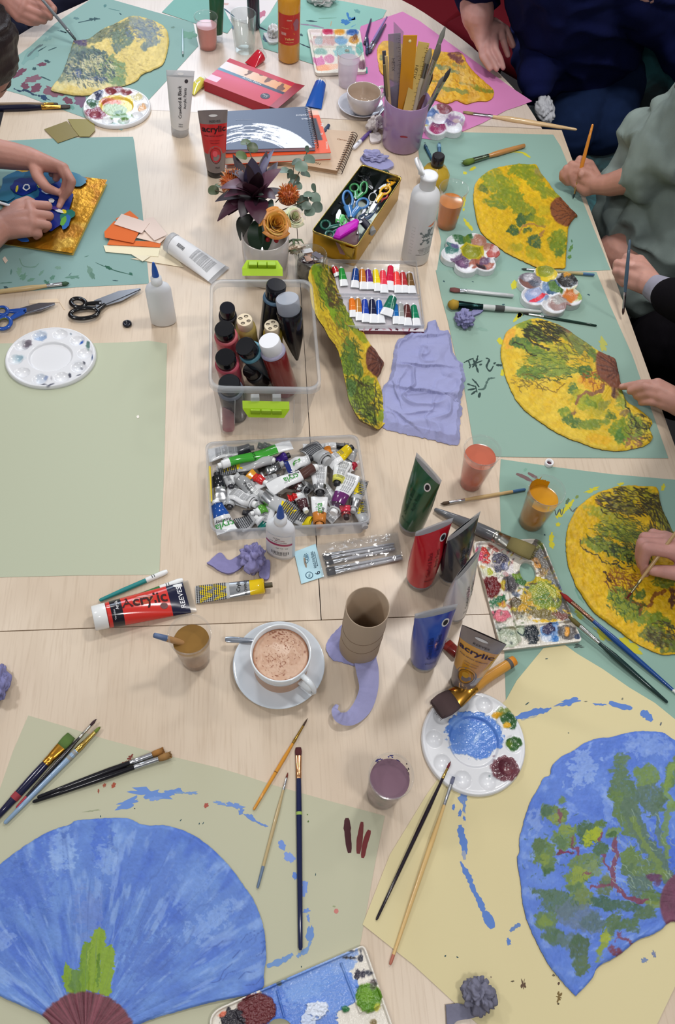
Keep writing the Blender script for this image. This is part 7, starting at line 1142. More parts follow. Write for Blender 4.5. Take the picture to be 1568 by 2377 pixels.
# cardboard roll and coffee-break things
RC=up((854,1410),.162);m=MB();r=.0345;RC[2]+=.001
lathe(m,RC,((0,r),(.162,r),(.1625,r-.0005),(.162,r-.0013),(0,r-.0013)),(174,155,134),'card',n=64)
for z in(.062,.098):tube_path(m,[RC+np.array((math.cos(a)*(r+.0001),math.sin(a)*(r+.0001),z+.010*math.sin(a+.6)))for a in np.linspace(0,2*PI,60)],.0005,(124,102,84),'card',4)
tag(m.build('cardboard_roll',origin=tuple(RC)),'empty brown cardboard roll standing on lilac tissue','cardboard roll')
# red paint box
BH=.028;q=[np.array(at(*p,BH))for p in((473,188),(534,135),(686,193),(626,247))];t=thing('cardboard_box','open red box with a sunset picture strip, near the far notebooks','box',at(575,200));m=MB()
def boxc(u,v):
 C=np.tile(np.array((190,26,56.)),(len(u),1));C=mixc(C,(214,96,140),np.clip(1-np.abs(v-.42)*3.2,0,1)*.8*np.clip(1-u*.9,0,1));z=fbm(u*9,v*3,4)
 pic=((v>.6)&(v<.86));C[pic]=(np.array((232,226,230.))*(1-u[pic,None])+np.array((216,140,80.))*u[pic,None]);dk=pic&(z-.1*u>.62-.6*(v-.6))&(u>.35);C[dk]=(112,66,50)
 bl=(v>.5)&(v<=.6);C[bl]=np.array((96,150,176.))*(1-u[bl,None])+np.array((26,34,64.))*u[bl,None]
 lb=(u<.16)&(v>.1)&(v<.3);C[lb]=(222,190,206);return C
quadgrid(m,q[0],q[3],q[2],q[1],150,80,boxc,'satin')
ex=unit(q[3]-q[0]);ey=unit(q[1]-q[0]);flat_text(m,'Acrylic Paints',q[0]+(q[3]-q[0])*.52+(q[1]-q[0])*.55,ex,ey,(222,232,240),width=.06,bold=.01)
c_=q[0]+(q[3]-q[0])*.84+(q[1]-q[0])*.25;lathe(m,c_,((0,.013),(.0005,.013)),(22,24,50),'satin',n=28,cap=(0,1));flat_text(m,'75ml',c_+(0,.003,.0006),ex,ey,(222,224,230),width=.016,bold=.01);flat_text(m,'x 6',c_+(0,-.004,.0006),ex,ey,(222,224,230),width=.009,bold=.01)
dn=np.array((0,0,-BH+.001))
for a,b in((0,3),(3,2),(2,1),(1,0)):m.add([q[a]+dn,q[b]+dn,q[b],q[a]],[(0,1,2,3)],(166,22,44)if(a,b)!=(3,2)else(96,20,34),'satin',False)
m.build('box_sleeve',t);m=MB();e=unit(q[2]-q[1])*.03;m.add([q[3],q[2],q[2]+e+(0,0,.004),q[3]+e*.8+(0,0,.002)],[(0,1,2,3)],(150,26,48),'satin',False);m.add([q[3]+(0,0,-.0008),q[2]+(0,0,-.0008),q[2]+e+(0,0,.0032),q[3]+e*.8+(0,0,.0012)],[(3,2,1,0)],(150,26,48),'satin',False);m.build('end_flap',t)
# notebooks
def book(name,label,px,z0,z1,cover,page=(222,218,210),ch=.0012,cf=None,nu=2,nv=2,texts=(),spiral=None,group='stacked sketchbooks'):
 q=[np.array(at(*p,z1))for p in px];t=thing(name,label,'notebook',(*((q[0]+q[2])/2)[:2],TZ+z0),group);m=MB();prism(m,[p[:2]for p in inset(q,.001)],TZ+z0+ch,TZ+z1-ch,page,'paper');m.build('pages',t);m=MB()
 prism(m,[p[:2]for p in q],TZ+z0,TZ+z0+ch,cover,'satin');prism(m,[p[:2]for p in q],TZ+z1-ch,TZ+z1-.0002,cover,'satin')
 quadgrid(m,q[0],q[1],q[2],q[3],nu,nv,cf or(lambda u,v:np.tile(np.array(cover,float),(len(u),1))),'satin');ex,ey=unit(q[1]-q[0]),unit(q[3]-q[0])
 for s_,u,v,w_,c,rot in texts:
  c0=q[0]+(q[1]-q[0])*u+(q[3]-q[0])*v;a,b=(ex,ey)if rot==0 else(-ex,-ey)if rot==180 else(ey,-ex)if rot==90 else(-ey,ex);flat_text(m,s_,c0,a,b,c,width=w_,bold=.012)
 m.build('cover',t)
 if spiral:
  a,b,n,c=spiral;m=MB();A,B=np.array(at(*a,z1)),np.array(at(*b,z1));d=unit(B-A);s=unit(np.cross(d,(0,0,1)))
  for k in range(n):p=A+(B-A)*(k+.5)/n;rr0=(z1-z0)/2+.003;cc_=p-np.array((0,0,(z1-z0)/2));tube_path(m,[cc_+s*math.cos(g)*rr0*1.1+np.array((0,0,math.sin(g)*rr0))+d*.0015*g/6 for g in np.linspace(0,2*PI,14)],.0009,c,'metal',5)
  m.build('spiral_binding',t)
book('notebook','brown spiral notebook under the right end of the sketchbook stack',((628,370),(783,396),(822,305),(700,296)),.001,.013,(196,168,140),(170,140,112),texts=(('Notes',.62,.1,.03,(120,96,74),180),('Canvas',.7,.85,.026,(150,110,84),0)),spiral=((786,396),(823,307),17,(74,58,56)))
def orange(u,v):
 C=np.tile(np.array((226,84,40.)),(len(u),1));C[(u>.86)&(u<.96)&(v>.3)&(v<.82)]=(36,38,52);C[(u>.9)&(v>.88)]=(236,190,170);return C
book('canvas_pad','orange canvas pad between the navy sketchbook and the brown notebook',((521,366),(769,354),(738,256),(526,262)),.014,.034,(226,84,40),(226,222,214),cf=orange,nu=60,nv=40,texts=(('CANSON',.965,.16,.03,(240,226,214),90),('A4',.93,.62,.014,(226,226,230),90),('XL',.92,.42,.01,(226,226,230),90)))
def navy(u,v):
 C=np.tile(np.array((72,86,112.)),(len(u),1));R=np.hypot((u-.28)*1.55,v+.55);a=np.arctan2(v+.55,(u-.28)*1.55);st=fbm(a*5,R*46,3,3);w_=np.where(u>.62,1,.2+.8*np.clip(u/.7,0,1))
 sw=(R>.78+.0*u)&(R<1.2)&((st>.62-.3*w_)|(u>.75))&(u>-.1);C[sw]=(226,230,240);return C
book('sketchbook','navy spiral sketchbook with a white brushstroke on top of the stack',((520,348),(732,342),(714,247),(528,258)),.035,.045,(72,86,112),(176,160,176),cf=navy,nu=160,nv=100,texts=(('crawford',.86,.84,.034,(222,226,236),180),('& black',.9,.74,.026,(222,226,236),180),('WATERCOLOUR',.2,.76,.045,(150,160,180),180)),spiral=((733,338),(715,250),19,(150,150,160)))
# collage, foil and scraps
q=[np.array(at(*p,h))for p,h in(((-22,562),.004),((169,588),.010),((249,418),.012),((40,392),.006))];m=MB()
def gold(u,v):
 C=np.tile(np.array((200,140,34.)),(len(u),1));C=mixc(C,(226,182,84),np.clip((fbm(u*5,v*6,3)-.5)/.1,0,1)*.7);return mixc(C,(172,100,30),np.clip((fbm(u*4+3,v*4,8)-.55)/.1,0,1)*.6)
quadgrid(m,*q,60,60,gold,'foil',lambda u,v:.002*fbm(u*5,v*5,3));prism(m,[p[:2]for p in inset(q,.002)],TZ+.0012,TZ+.0022,(206,180,90),'matte')
for k,(x,y,rx,ry,a,c)in enumerate(((110,470,58,62,-20,(24,50,140)),(48,452,50,40,-30,(44,108,146)),(170,428,34,16,6,(30,110,140)),(100,424,46,20,0,(28,92,130)),(118,520,50,26,-24,(26,42,126)),(160,512,18,12,-30,(36,116,104)),(157,528,9,17,24,(40,104,180)),(151,526,6,12,30,(100,170,60)),(152,504,6,5,0,(226,210,40)),(140,503,9,5,10,(40,90,160)),(60,446,30,20,0,(24,44,130)),(44,452,3,8,10,(220,206,60)),(96,440,5,10,0,(190,190,70)),(118,456,16,9,0,(170,190,220)),(66,449,8,8,10,(236,238,240)),(66,449,5,5,10,(30,60,130)),(124,480,7,5,0,(232,234,238)),(140,503,12,4,20,(228,230,236)),(30,565,30,4,5,(222,208,60)),(58,570,14,6,10,(40,100,190)),(160,430,10,4,-20,(34,60,150)),(20,470,20,12,0,(60,120,150)),(130,498,12,4,0,(80,60,140)))):blobpoly(m,x,y,rx,ry,a,c,.0145+.0002*k,.14,'gloss')
tag(m.build('foil_collage'),'gold foil collage with blue and green painted shapes under the two hands at left','collage')
for k,(px,c,z,lb)in enumerate((([(103,302),(155,283),(186,316),(135,334)],(120,104,20),.002,'dark olive gold foil square by the left teal paper'),([(158,279),(188,279),(218,281),(222,305),(208,320),(186,320),(170,300)],(132,118,22),.003,'crumpled olive gold foil piece overlapping the foil square'))):
 B=[zat(*p)for p in px];m=MB();prism(m,B,TZ+z,TZ+z+.0006,c,'satin');tag(m.build('foil_square'),lb,'foil','olive foil pieces')
for k,(px,c,lb)in enumerate((([(303,602),(427,622),(400,585),(374,571),(348,598)],(228,216,190),'cream paper strip lowest in the pile, reaching under the white tube'),([(241,572),(374,572),(368,598),(340,596),(246,587)],(232,224,194),'long cream paper strip at the front of the scrap pile'),([(305,593),(332,610),(350,598)],(230,222,196),'small cream triangle below the long strip'),([(256,560),(375,566),(372,578),(250,572)],(216,112,60),'orange strip edge under the pink scraps'),([(318,557),(331,541),(386,556),(372,570)],(226,206,192),'cream-pink scrap under the right pink square'),([(270,514),(303,495),(323,512),(292,532)],(218,116,66),'orange paper scrap furthest back in the pile'),([(244,545),(267,520),(324,546),(311,571),(245,558)],(214,108,56),'large orange paper scrap at the left of the pile'),([(336,517),(357,511),(390,552),(360,566),(336,541)],(222,204,194),'pale pink square scrap at the right of the pile'),([(267,529),(284,505),(349,526),(331,550)],(224,204,194),'pale pink rectangle lying on top of the pile'))):
 B=[zat(*p)for p in px];m=MB();z=.0012+.0011*k;prism(m,B,TZ+z,TZ+z+.0009,c,'paper');tag(m.build('paper_scrap'),lb,'paper scrap','coloured paper scraps')
m=MB();z=.0005
prism(m,[zat(*p)for p in((67,697),(134,694),(138,702),(68,706))],TZ+z,TZ+z+.0006,(222,202,176),'paper');tag(m.build('paper_strip'),'cream paper strip above the blue scissors','paper scrap')
m=MB();prism(m,[zat(*p)for p in((137,700),(140,702),(152,720),(149,719))],TZ+z,TZ+z+.0006,(222,202,176),'paper');tag(m.build('paper_strip'),'thin paper sliver beside the black scissors','paper scrap')
m=MB();prism(m,[zat(*p)for p in((317,967),(322,964),(324,970),(319,972))],TZ+.0008,TZ+.0014,(240,236,226),'paper');tag(m.build('paper_scrap'),'tiny white paper chip alone on the blank sage paper','paper scrap')
m=MB();prism(m,[zat(*p)for p in((6,602),(12,596),(19,606),(13,613))],TZ+.0012,TZ+.0018,(226,206,190),'paper');tag(m.build('paper_scrap'),'small pink chip below the collage at the left edge','paper scrap')
# loose caps
P=np.array(at(296,754));P[2]=TZ+.0005;m=MB();lathe(m,P,((0,.009),(.0015,.0098),(.005,.0095),(.007,.0075),(.0065,.005),(.003,.0045),(.003,0)),(22,24,38),'gloss',n=28);tag(m.build('bottle_cap'),'small black cap lying alone on the table above the sage paper','cap')
P=np.array(at(1274,1078));P[2]=TZ+.0005;m=MB();lathe(m,P,((0,.0085),(.008,.0085),(.0085,.008),(.008,.0055),(.003,.005)),(232,232,234),'satin',n=28);lathe(m,P,((.003,.0052),(.003,0)),(70,30,40),'gloss',n=20);tag(m.build('bottle_cap'),'small white ring cap between the two right-hand teal papers','cap')
#  tissue, flowers
def crumple(name,label,c,rx,ry,h,col,seed=1,mat='tissue',cat='tissue',z=.0015,k=3.2,group='crumpled tissues',amp=.6,C=None,flaps=()):
 C=np.array(at(*c))if C is None else np.array(C);C[2]+=z if C[2]>=TZ-.01 else 0;a,b=rx/ppm(c[1]),ry/ppm(c[1])/.8;m=MB();nu,nv=72,40
 U,Vv=np.meshgrid(np.linspace(0,2*PI,nu,endpoint=False),np.linspace(0,PI,nv));X,Y,Z=np.cos(U)*np.sin(Vv),np.sin(U)*np.sin(Vv),np.cos(Vv)
 def n3(s,o):q=k*s*.62;return(fbm((X+3)*q,(Y+5)*q,o,2)+fbm((Y+7)*q,(Z+2)*q,o+1,2)+fbm((Z+4)*q,(X+9)*q,o+2,2))/3
 R=1-amp*(1-np.abs(n3(1.1,seed)-.5)*11).clip(0,1)*.42-amp*(1-np.abs(n3(2,seed+4)-.5)*12).clip(0,1)*.2+(n3(.9,seed+9)-.5)*amp*2.2
 P=np.stack([C[0]+X*R*a,C[1]+Y*R*b,C[2]+(Z*R*.62+.42).clip(0,2)*h],-1).reshape(-1,3);P[:,2]=np.maximum(P[:,2],C[2])
 fs=[((i+1)*nu+j,(i+1)*nu+(j+1)%nu,i*nu+(j+1)%nu,i*nu+j)for i in range(nv-1)for j in range(nu)]
 m.add(P,fs,col,mat)
 for fl in flaps:
  B=np.array([zat(*p)for p in ragged(fl,90,1)]);star(m,B,B.mean(0),12,lambda x,y,t:.002+.006*fbm(x*60,y*60,seed,3),lambda X,Y,T:np.tile(np.array(col,float),(len(X),1)),C[2],mat,col)
 return tag(m.build(name,origin=tuple(C)),label,cat,group)
LI=(150,152,194)
crumple('cloth','crumpled white cloth at the top edge behind the rectangular palette',(748,8),34,24,.04,(206,204,204),2,cat='cloth')
crumple('tissue','small crumpled white tissue left of the mustard bottle',(634,86),14,16,.03,(222,222,226),5,flaps=([(612,82),(640,78),(648,100),(626,104)],))
crumple('tissue','torn white tissue leaning against the lilac pot',(872,302),20,16,.04,(214,206,204),7,amp=.8,flaps=([(858,316),(880,312),(884,330),(862,334)],))
crumple('tissue','wispy lilac tissue behind the gold tin',(868,372),28,13,.022,(150,150,190),9,amp=.9,flaps=([(836,372),(858,356),(905,376),(912,392),(880,398),(850,388)],))
crumple('tissue','small lilac tissue ball on teal paper below the dark green ferrule',(1076,752),24,22,.03,(132,132,172),11,amp=.8,flaps=([(1080,740),(1100,722),(1118,716),(1122,724),(1104,736)],))
crumple('tissue','twisted lilac tissue with a flat wing above the flattened yellow tube',(588,1300),34,32,.035,(136,132,176),13,amp=.75,flaps=([(481,1310),(512,1287),(534,1304),(566,1286),(576,1300),(552,1326),(524,1334)],[(600,1310),(626,1305),(624,1345),(604,1342)]))
crumple('tissue','lilac tissue poking in at the left edge above the sage paper',(-4,1600),30,44,.035,(128,128,172),15,amp=.7)
crumple('tissue','grey paint-stained tissue at the bottom edge on cream paper',(1104,2306),34,36,.035,(118,118,136),17,amp=.8,flaps=([(1034,2332),(1070,2330),(1110,2346),(1100,2362),(1060,2370),(1040,2390)],))
crumple('tissue','white tissue by the table corner next to the navy trousers',(1262,262),22,36,.05,(184,186,192),19,C=at(1262,268,-.06),amp=.5)
crumple('plastic_bag','shiny black plastic bag below the hand with the slate brush',(1500,712),42,40,.09,(16,16,18),21,'gloss','bag',C=at(1500,730,-.25),amp=.5,group=None)
# big lilac tissue sheet
B=np.array([zat(*p)for p in ragged([(922,790),(960,772),(988,768),(994,750),(1012,745),(1022,768),(1042,770),(1050,800),(1058,830),(1076,852),(1078,900),(1066,944),(1073,948),(1068,990),(1062,1034),(1010,1024),(960,1014),(920,1004),(888,992),(880,950),(886,905),(904,882),(912,840),(916,808)],320,3.5)]);m=MB()
def folds(x,y,t):
 X,Y=projn(x,y,np.full_like(x,TZ));z=.002+.010*fbm(X/46,Y/34,5,2)+.0016*fbm(X/14,Y/11,9,2)+.006*(1-np.abs(fbm(X/90,Y/60,21,2)-.5)*16).clip(0,1)+.003*(1-np.abs(fbm(X/60+3,Y/50,31,2)-.5)*18).clip(0,1)
 for(a,b,c,d),hh in(((905,850,1060,860),.008),((886,900,1076,930),.009),((900,950,980,1010),.007),((930,970,1010,960),.006),((960,790,1040,780),.008),((905,880,935,960),.007)):
  L=math.hypot(c-a,d-b);s=((X-a)*(d-b)-(Y-b)*(c-a))/L+6*(fbm(X/20,Y/20,3)-.5);q=((X-a)*(c-a)+(Y-b)*(d-b))/L**2;z=z+hh*np.exp(-np.abs(s)/7)*(s>-2)*np.clip(1-np.abs(q-.5)*1.6,0,1)
 return z*np.clip((1-t)/.12+.06,0,1)
star(m,B,B.mean(0),130,folds,lambda X,Y,T:mixc(np.tile(np.array((146,149,190.)),(len(X),1)),(156,159,198),fbm(X/60,Y/40,3)),TZ+.0012,'tissue',LI);tag(m.build('tissue_sheet'),'large crumpled lilac tissue sheet right of the warped fan','tissue')
# tissue under the roll and its curling strip
m=MB();B=np.array([zat(*p)for p in ragged([(784,1462),(800,1450),(812,1480),(836,1512),(874,1500),(876,1520),(862,1540),(836,1548),(800,1540),(770,1530),(757,1502),(766,1480)],160,2)]);star(m,B,B.mean(0),40,lambda x,y,t:.0008+.008*np.clip(t-.5,0,1)*fbm(x*90,y*90,3),lambda X,Y,T:np.tile(np.array((146,146,188.)),(len(X),1)),TZ+.0002,'tissue',LI)
S_=spl([(848,1530,.002,26),(854,1560,.01,26),(856,1600,.012,22),(842,1640,.008,22),(816,1666,.012,18),(790,1666,.02,13),(778,1650,.022,8),(783,1636,.018,4)],8);r0,r1=[],[]
for i,p in enumerate(S_):
 d=S_[min(i+1,len(S_)-1)][:2]-S_[max(0,i-1)][:2];d=d/np.hypot(*d);n_=np.array((-d[1],d[0]))*p[3];j=vn(i*.7,3)*.006;r0.append(at(p[0]+n_[0],p[1]+n_[1],p[2]+j));r1.append(at(p[0]-n_[0],p[1]-n_[1],max(.001,p[2]-.004)))
k=len(S_);mid=[(a+b)/2+V((0,0,.003*vn(i*.5,8)))for i,(a,b)in enumerate(zip(r0,r1))];m.add([tuple(p)for p in r0+mid+r1],[(i,i+1,k+i+1,k+i)for i in range(k-1)]+[(k+i,k+i+1,2*k+i+1,2*k+i)for i in range(k-1)],(156,156,196),'tissue');tag(m.build('tissue_strip'),'lilac tissue under the cardboard roll with a long strip curling towards the camera','tissue')
# vase and flowers
VC=np.array(up((616,545),.112));VC[2]+=.001;m=MB();lathe(m,VC,((0,0),(0,.046),(.004,.049),(.06,.0515),(.111,.052),(.112,.051),(.111,.0485),(.01,.045),(.01,0)),(196,190,186),'china',n=72);tag(m.build('flower_vase',origin=tuple(VC)),'plain white round vase holding the flowers behind the crate','vase')
def leaf(m,b,t_,w_,col,bend=.02,n=9,up_=(0,0,1),tip=.0,fold=.25,mat='satin'):
 A,B_=np.array(at(*b)),np.array(at(*t_));d=B_-A;s=unit(np.cross(d,up_));u=np.cross(s,unit(d));L,M,R=[],[],[]
 for i in range(n+1):
  q=i/n;c=A+d*q+u*bend*math.sin(PI*q)-np.array((0,0,tip))*q*q;ww=w_*math.sin(PI*min(1,q*.93+.06))**.8;L.append(c+s*ww+u*ww*fold);M.append(c);R.append(c-s*ww+u*ww*fold)
 m.add(L+M+R,[(i,i+1,n+2+i,n+1+i)for i in range(n)]+[(n+1+i,n+2+i,2*n+3+i,2*n+2+i)for i in range(n)],col,mat)
def disc(m,c,r,col,tilt=(0,0,1),mat='satin'):
 P=np.array(at(*c));n_=unit(np.array(tilt,float));s,u=perp(n_,(1,0,0));q=[P+(s*math.cos(a)*(1-.1*math.cos(2*a))+u*math.sin(a))*r+n_*r*.15*math.cos(2*a)for a in np.linspace(0,2*PI,18,endpoint=False)];m.add([P]+q,[(0,1+i,1+(i+1)%18)for i in range(18)],col,mat)
t=thing('dark_leaves','burgundy-black leafy rosette in the middle of the bouquet','leaves',VC+(0,0,.1));cen=(592,462,.15);P1,P2,P3=(62,28,44),(40,24,34),(88,50,68)
for k,(tx,ty,h,w_,c,bd)in enumerate(((505,514,.13,.014,P1,.014),(500,468,.15,.015,(54,44,54),.012),(511,437,.18,.017,P3,.02),(518,480,.12,.016,P2,.01),(541,358,.19,.011,P2,.0),(519,402,.17,.009,(60,46,62),.03),(620,350,.2,.010,P2,0),(637,346,.19,.007,(70,64,96),.02),(653,392,.2,.016,P3,.01),(640,462,.18,.018,P1,.01),(602,520,.17,.022,P1,.01),(585,366,.22,.018,(44,36,62),0),(572,380,.23,.014,P2,0),(600,400,.24,.015,(36,20,30),0),(645,376,.17,.012,(78,72,84),0),(655,440,.16,.014,(50,38,54),0),(520,458,.17,.014,P3,.016),(560,505,.16,.018,P2,.01),(530,500,.14,.015,P1,.012),(575,425,.22,.018,P1,0),(622,425,.21,.016,P3,.0),(548,432,.19,.016,P1,.01))):
 m=MB();leaf(m,cen,(tx,ty,h),w_*1.15,c,bd,mat='satin');m.build('leaf',t)
t=thing('green_leaves','dark green broad leaves hanging over the front of the vase','leaves',VC+(0,0,.09))
for b,tp,w_,c,tip in(((590,500,.14),(558,550,.1),.02,(34,40,34),.01),((600,510,.14),(594,578,.095),.019,(28,54,36),.02),((605,515,.14),(618,568,.1),.016,(30,62,40),.02),((610,480,.15),(634,492,.16),.016,(66,84,78),0),((600,470,.16),(620,462,.17),.012,(84,100,94),0)):m=MB();leaf(m,b,tp,w_,c,.012,tip=tip);m.build('leaf',t)
EU,EO=(92,112,98),(78,96,58)
def sprig(label,stem,discs,col):
 t=thing('eucalyptus_sprig',label,'leaves',at(*stem[0]),'eucalyptus sprigs in the bouquet');m=MB();tube_path(m,[at(*p)for p in stem],.0012,(96,84,66),'matte',6);m.build('stem',t)
 for k,(x,y,h,r,tl)in enumerate(discs):m=MB();disc(m,(x,y,h),r,tuple(c*(.85+.3*((k*7)%5)/5)for c in col),tl);m.build('leaf',t)
sprig('olive eucalyptus sprig reaching over the navy sketchbook',[(600,450,.12),(590,380,.2),(572,332,.2)],[(587,343,.2,.0125,(.2,-.6,1)),(571,331,.2,.012,(0,0,1)),(561,361,.19,.013,(.3,-.2,1))],EO)
sprig('single olive eucalyptus leaves at the left of the bouquet',[(570,460,.12),(530,450,.14),(500,442,.13)],[(496,442,.13,.0125,(0,-.5,1)),(505,432,.13,.008,(0,0,1))],EO)
sprig('eucalyptus sprig with round leaves rising towards the brown notebook',[(640,470,.12),(680,430,.17),(700,390,.19),(716,345,.19)],[(689,376,.19,.012,(-.3,0,1)),(719,370,.19,.0135,(.2,-.2,1)),(700,387,.2,.0145,(0,-.4,1)),(710,404,.18,.0115,(.3,0,1)),(685,415,.17,.011,(0,-1,.6)),(673,404,.17,.011,(-1,-.4,.7)),(714,346,.2,.008,(1,-.6,.6)),(690,432,.16,.012,(0,-.3,1)),(678,424,.17,.010,(-.4,0,1)),(661,396,.17,.012,(0,0,1))],EU)
sprig('grey-green eucalyptus sprig at the far right of the bouquet',[(650,490,.12),(700,470,.15),(740,450,.15)],[(703,466,.15,.0135,(-.2,-.5,1)),(730,437,.16,.011,(1,-.3,.6)),(732,459,.15,.014,(.3,-.4,1)),(737,481,.14,.013,(.2,-.8,.8)),(719,491,.14,.0125,(-.2,-.6,1)),(712,478,.15,.011,(0,-.4,1)),(695,484,.14,.011,(-.6,-.5,1)),(716,452,.16,.011,(0,0,1))],EU)
def protea(label,c,r,sq):
 C=np.array(at(*c));t=thing('pincushion_flower',label,'flower',C,'orange pincushion flowers');m=MB();lathe(m,C-(0,0,r*.9),((0,r*.4),(r*.4,r*.95),(r,r),(r*1.5,r*.75),(r*1.75,r*.2)),(176,84,34),'satin',(0,.1,1),24,(1,1));fh=m.build('flower_head',t);m=MB();rg=random.Random(4)
 for k in range(150):a,b=rg.uniform(0,2*PI),math.acos(rg.uniform(-.35,1));d=np.array((math.sin(b)*math.cos(a),math.sin(b)*math.sin(a),math.cos(b)));p=C+d*r*.8;q=C+d*r*rg.uniform(1.1,1.3)+(0,0,.004);tube_path(m,[p,(p+q)/2+(0,0,.002),q],[.0012,.0011,.0006],rg.choice(((196,104,40),(222,150,90),(186,84,30),(232,186,150)if sq else(204,110,44))),'satin',5)
 m.build('styles',fh)
protea('orange pincushion flower with pale bristles, left in the bouquet',(541,428,.16),.026,1)
protea('dark orange pincushion flower at the right of the bouquet',(669,456,.155),.021,0)
def rose(label,c,r,co,ci,ax,seed,sep=None):
 C=np.array(at(*c));ax=unit(ax);t=thing('rose',label,'flower',C,'roses in the bouquet');s,u=perp(ax,(1,0,0));rg=random.Random(seed)
 for k in range(19):
  q=k/18;R=r*(.05+.95*q**.8);a0=k*2.4;H=r*(1.15-.5*q);w_=1.0+.5*(1-q);m=MB();P=[];nu,nv=9,6
  for j in range(nv+1):
   v=j/nv
   for i in range(nu+1):
    x=(i/nu-.5)*2;a=a0+x*w_;rr_=R*(.35+.65*v**.6)*(1+.10*x*x)+r*.12*q*v**5;z=H*(v-.35)*(1-.25*x*x*v)-r*.35*q*v**5+rg.uniform(-.0009,.0009)+r*.06*v*math.sin(5*x+k);P.append(C+s*math.cos(a)*rr_+u*math.sin(a)*rr_+ax*z)
  col=tuple(co[i]*q+ci[i]*(1-q)for i in range(3));m.add(P,[(j*(nu+1)+i,j*(nu+1)+i+1,(j+1)*(nu+1)+i+1,(j+1)*(nu+1)+i)for j in range(nv)for i in range(nu)],tuple(min(255,c_*rg.uniform(.93,1.05))for c_ in col),'satin');m.build('petal',t)
 if sep:
  for k in range(5):m=MB();a=k*1.26;p=C-ax*r*.7;e=C+(s*math.cos(a)+u*math.sin(a))*r*.95-ax*r*.1;tube_path(m,[p,(p+e)/2-ax*r*.1+(s*math.cos(a)+u*math.sin(a))*r*.3,e],[.003,.0035,.0008],(92,112,78),'satin',6,flat=.4);m.build('sepal',t)
rose('large orange and yellow rose at the front of the bouquet',(640,520,.155),.031,(206,130,52),(226,180,80),(.25,-.55,.8),3)
rose('upper white rose right of the orange rose',(684,505,.14),.022,(214,214,184),(222,220,190),(.2,-.5,.9),5)
rose('drooping white rose with green sepals beside the vase',(684,574,.07),.024,(212,214,182),(220,220,190),(.15,-.5,-.55),8,True)
for k,(c,lb)in enumerate((((642,558,.115),'red berry hanging below the orange rose, right one'),((622,556,.115),'red berry hanging below the orange rose, left one'))):m=MB();P=at(*c);lathe(m,np.array(P),[(.0055*-math.cos(a),.0055*math.sin(a))for a in np.linspace(0.01,PI-.01,9)],(160,30,34),'gloss',n=14,cap=(1,1));tag(m.build('berry'),lb,'berry','red berries in the bouquet')
# glass jar with a printed scrap
P=np.array(up((722,592),.055));P[2]+=.001;t=thing('glass_jar','small glass jar with printed scraps between the vase and the gold tin','jar',P);m=MB();lathe(m,P,((0,0),(0,.03),(.004,.034),(.03,.035),(.045,.034),(.052,.037),(.055,.037),(.055,.034),(.045,.031),(.006,.031)),(214,220,220),'glass',n=40);m.build('jar_wall',t);m=MB();lathe(m,P,((.004,.030),(.03,.031),(.036,.02),(.034,0)),(120,108,100),'wet',n=20);m.build('contents',t)
m=MB()
for k in range(12):a=k*2.1;q=P+np.array((math.cos(a)*.015,math.sin(a)*.015,.04+.0015*k));s=np.array((math.cos(k*1.3),math.sin(k*1.3),.3*math.sin(k)))*.013;u=np.cross(unit(s),(0,0,1))*.007;m.add([q-s-u,q+s-u,q+s+u,q-s+u],[(0,1,2,3)],((214,212,214),(70,50,60),(206,206,210),(186,150,130))[k%4],'satin',False)
tag(m.build('paper_scraps',t),None,None)
#  people
def organic(name,chains,vox,col,mat,parent,fold=0,tips=(),nail=(206,158,146),smooth=6,mott_=.06,fk=9):
 """one continuous skin grown over tapered limbs; chains are (pixel x, pixel y, height above the table, radius)"""
 m=MB()
 for ch in chains:
  P=[np.array(at(*p[:3]))for p in ch];R=[p[3]for p in ch]
  for i in range(len(P)):
   r=R[i];lathe(m,P[i],[(-r*math.cos(a),max(1e-5,r*math.sin(a)))for a in np.linspace(0,PI,9)],(0,0,0),'matte',n=14)
   if i:d=P[i]-P[i-1];L=np.linalg.norm(d);lathe(m,P[i-1],((0,R[i-1]),(L,R[i])),(0,0,0),'matte',d,16,(1,1))
 o=m.build('shape',origin=(0,0,0));a=o.modifiers.new('r','REMESH');a.mode='VOXEL';a.voxel_size=vox;b=o.modifiers.new('s','SMOOTH');b.factor=.5;b.iterations=smooth
 dg=bpy.context.evaluated_depsgraph_get();dg.update();me=bpy.data.meshes.new_from_object(o.evaluated_get(dg));bpy.data.objects.remove(o)
 n=len(me.vertices);v=np.empty(n*3);me.vertices.foreach_get('co',v);v=v.reshape(-1,3);nn=np.empty(n*3);me.vertices.foreach_get('normal',nn);nn=nn.reshape(-1,3)
 if fold:
  x,y,z=v.T;f=fbm(x*fk+z*4,y*fk-z*7,3,2);rd=1-np.abs(fbm(x*fk*.8-y*5,z*fk*1.3+y*6,11,2)-.5)*6;v=v+nn*((f-.5)*2*fold+rd.clip(0,1)*fold)[:,None]
 F=[tuple(p.vertices)for p in me.polygons];C=np.tile(np.array(col,float),(n,1));C*=(1+(fbm(v[:,0]*60+v[:,2]*30,v[:,1]*60,5,3)-.5)*2*mott_)[:,None]
 for tx,ty,th_,r in tips:
  T_=np.array(at(tx,ty,th_));d=np.linalg.norm(v-T_-(0,0,r*.8),axis=1);C=mixc(C,nail,np.clip((r*.85-d)/.001,0,1)*.8)
 m=MB();m.add(v,F,C,mat);return m.build(name,parent)
SKN=(186,136,122)
def hand(wrist,mcps,fingers,r=.0165):
 return[[wrist,(*q[:3],r*.8)]for q in mcps]+[[mcps[i],mcps[i+1]]for i in range(len(mcps)-1)]+fingers
def person(label,P):return thing('person',label,'person',P,'people painting round the table')
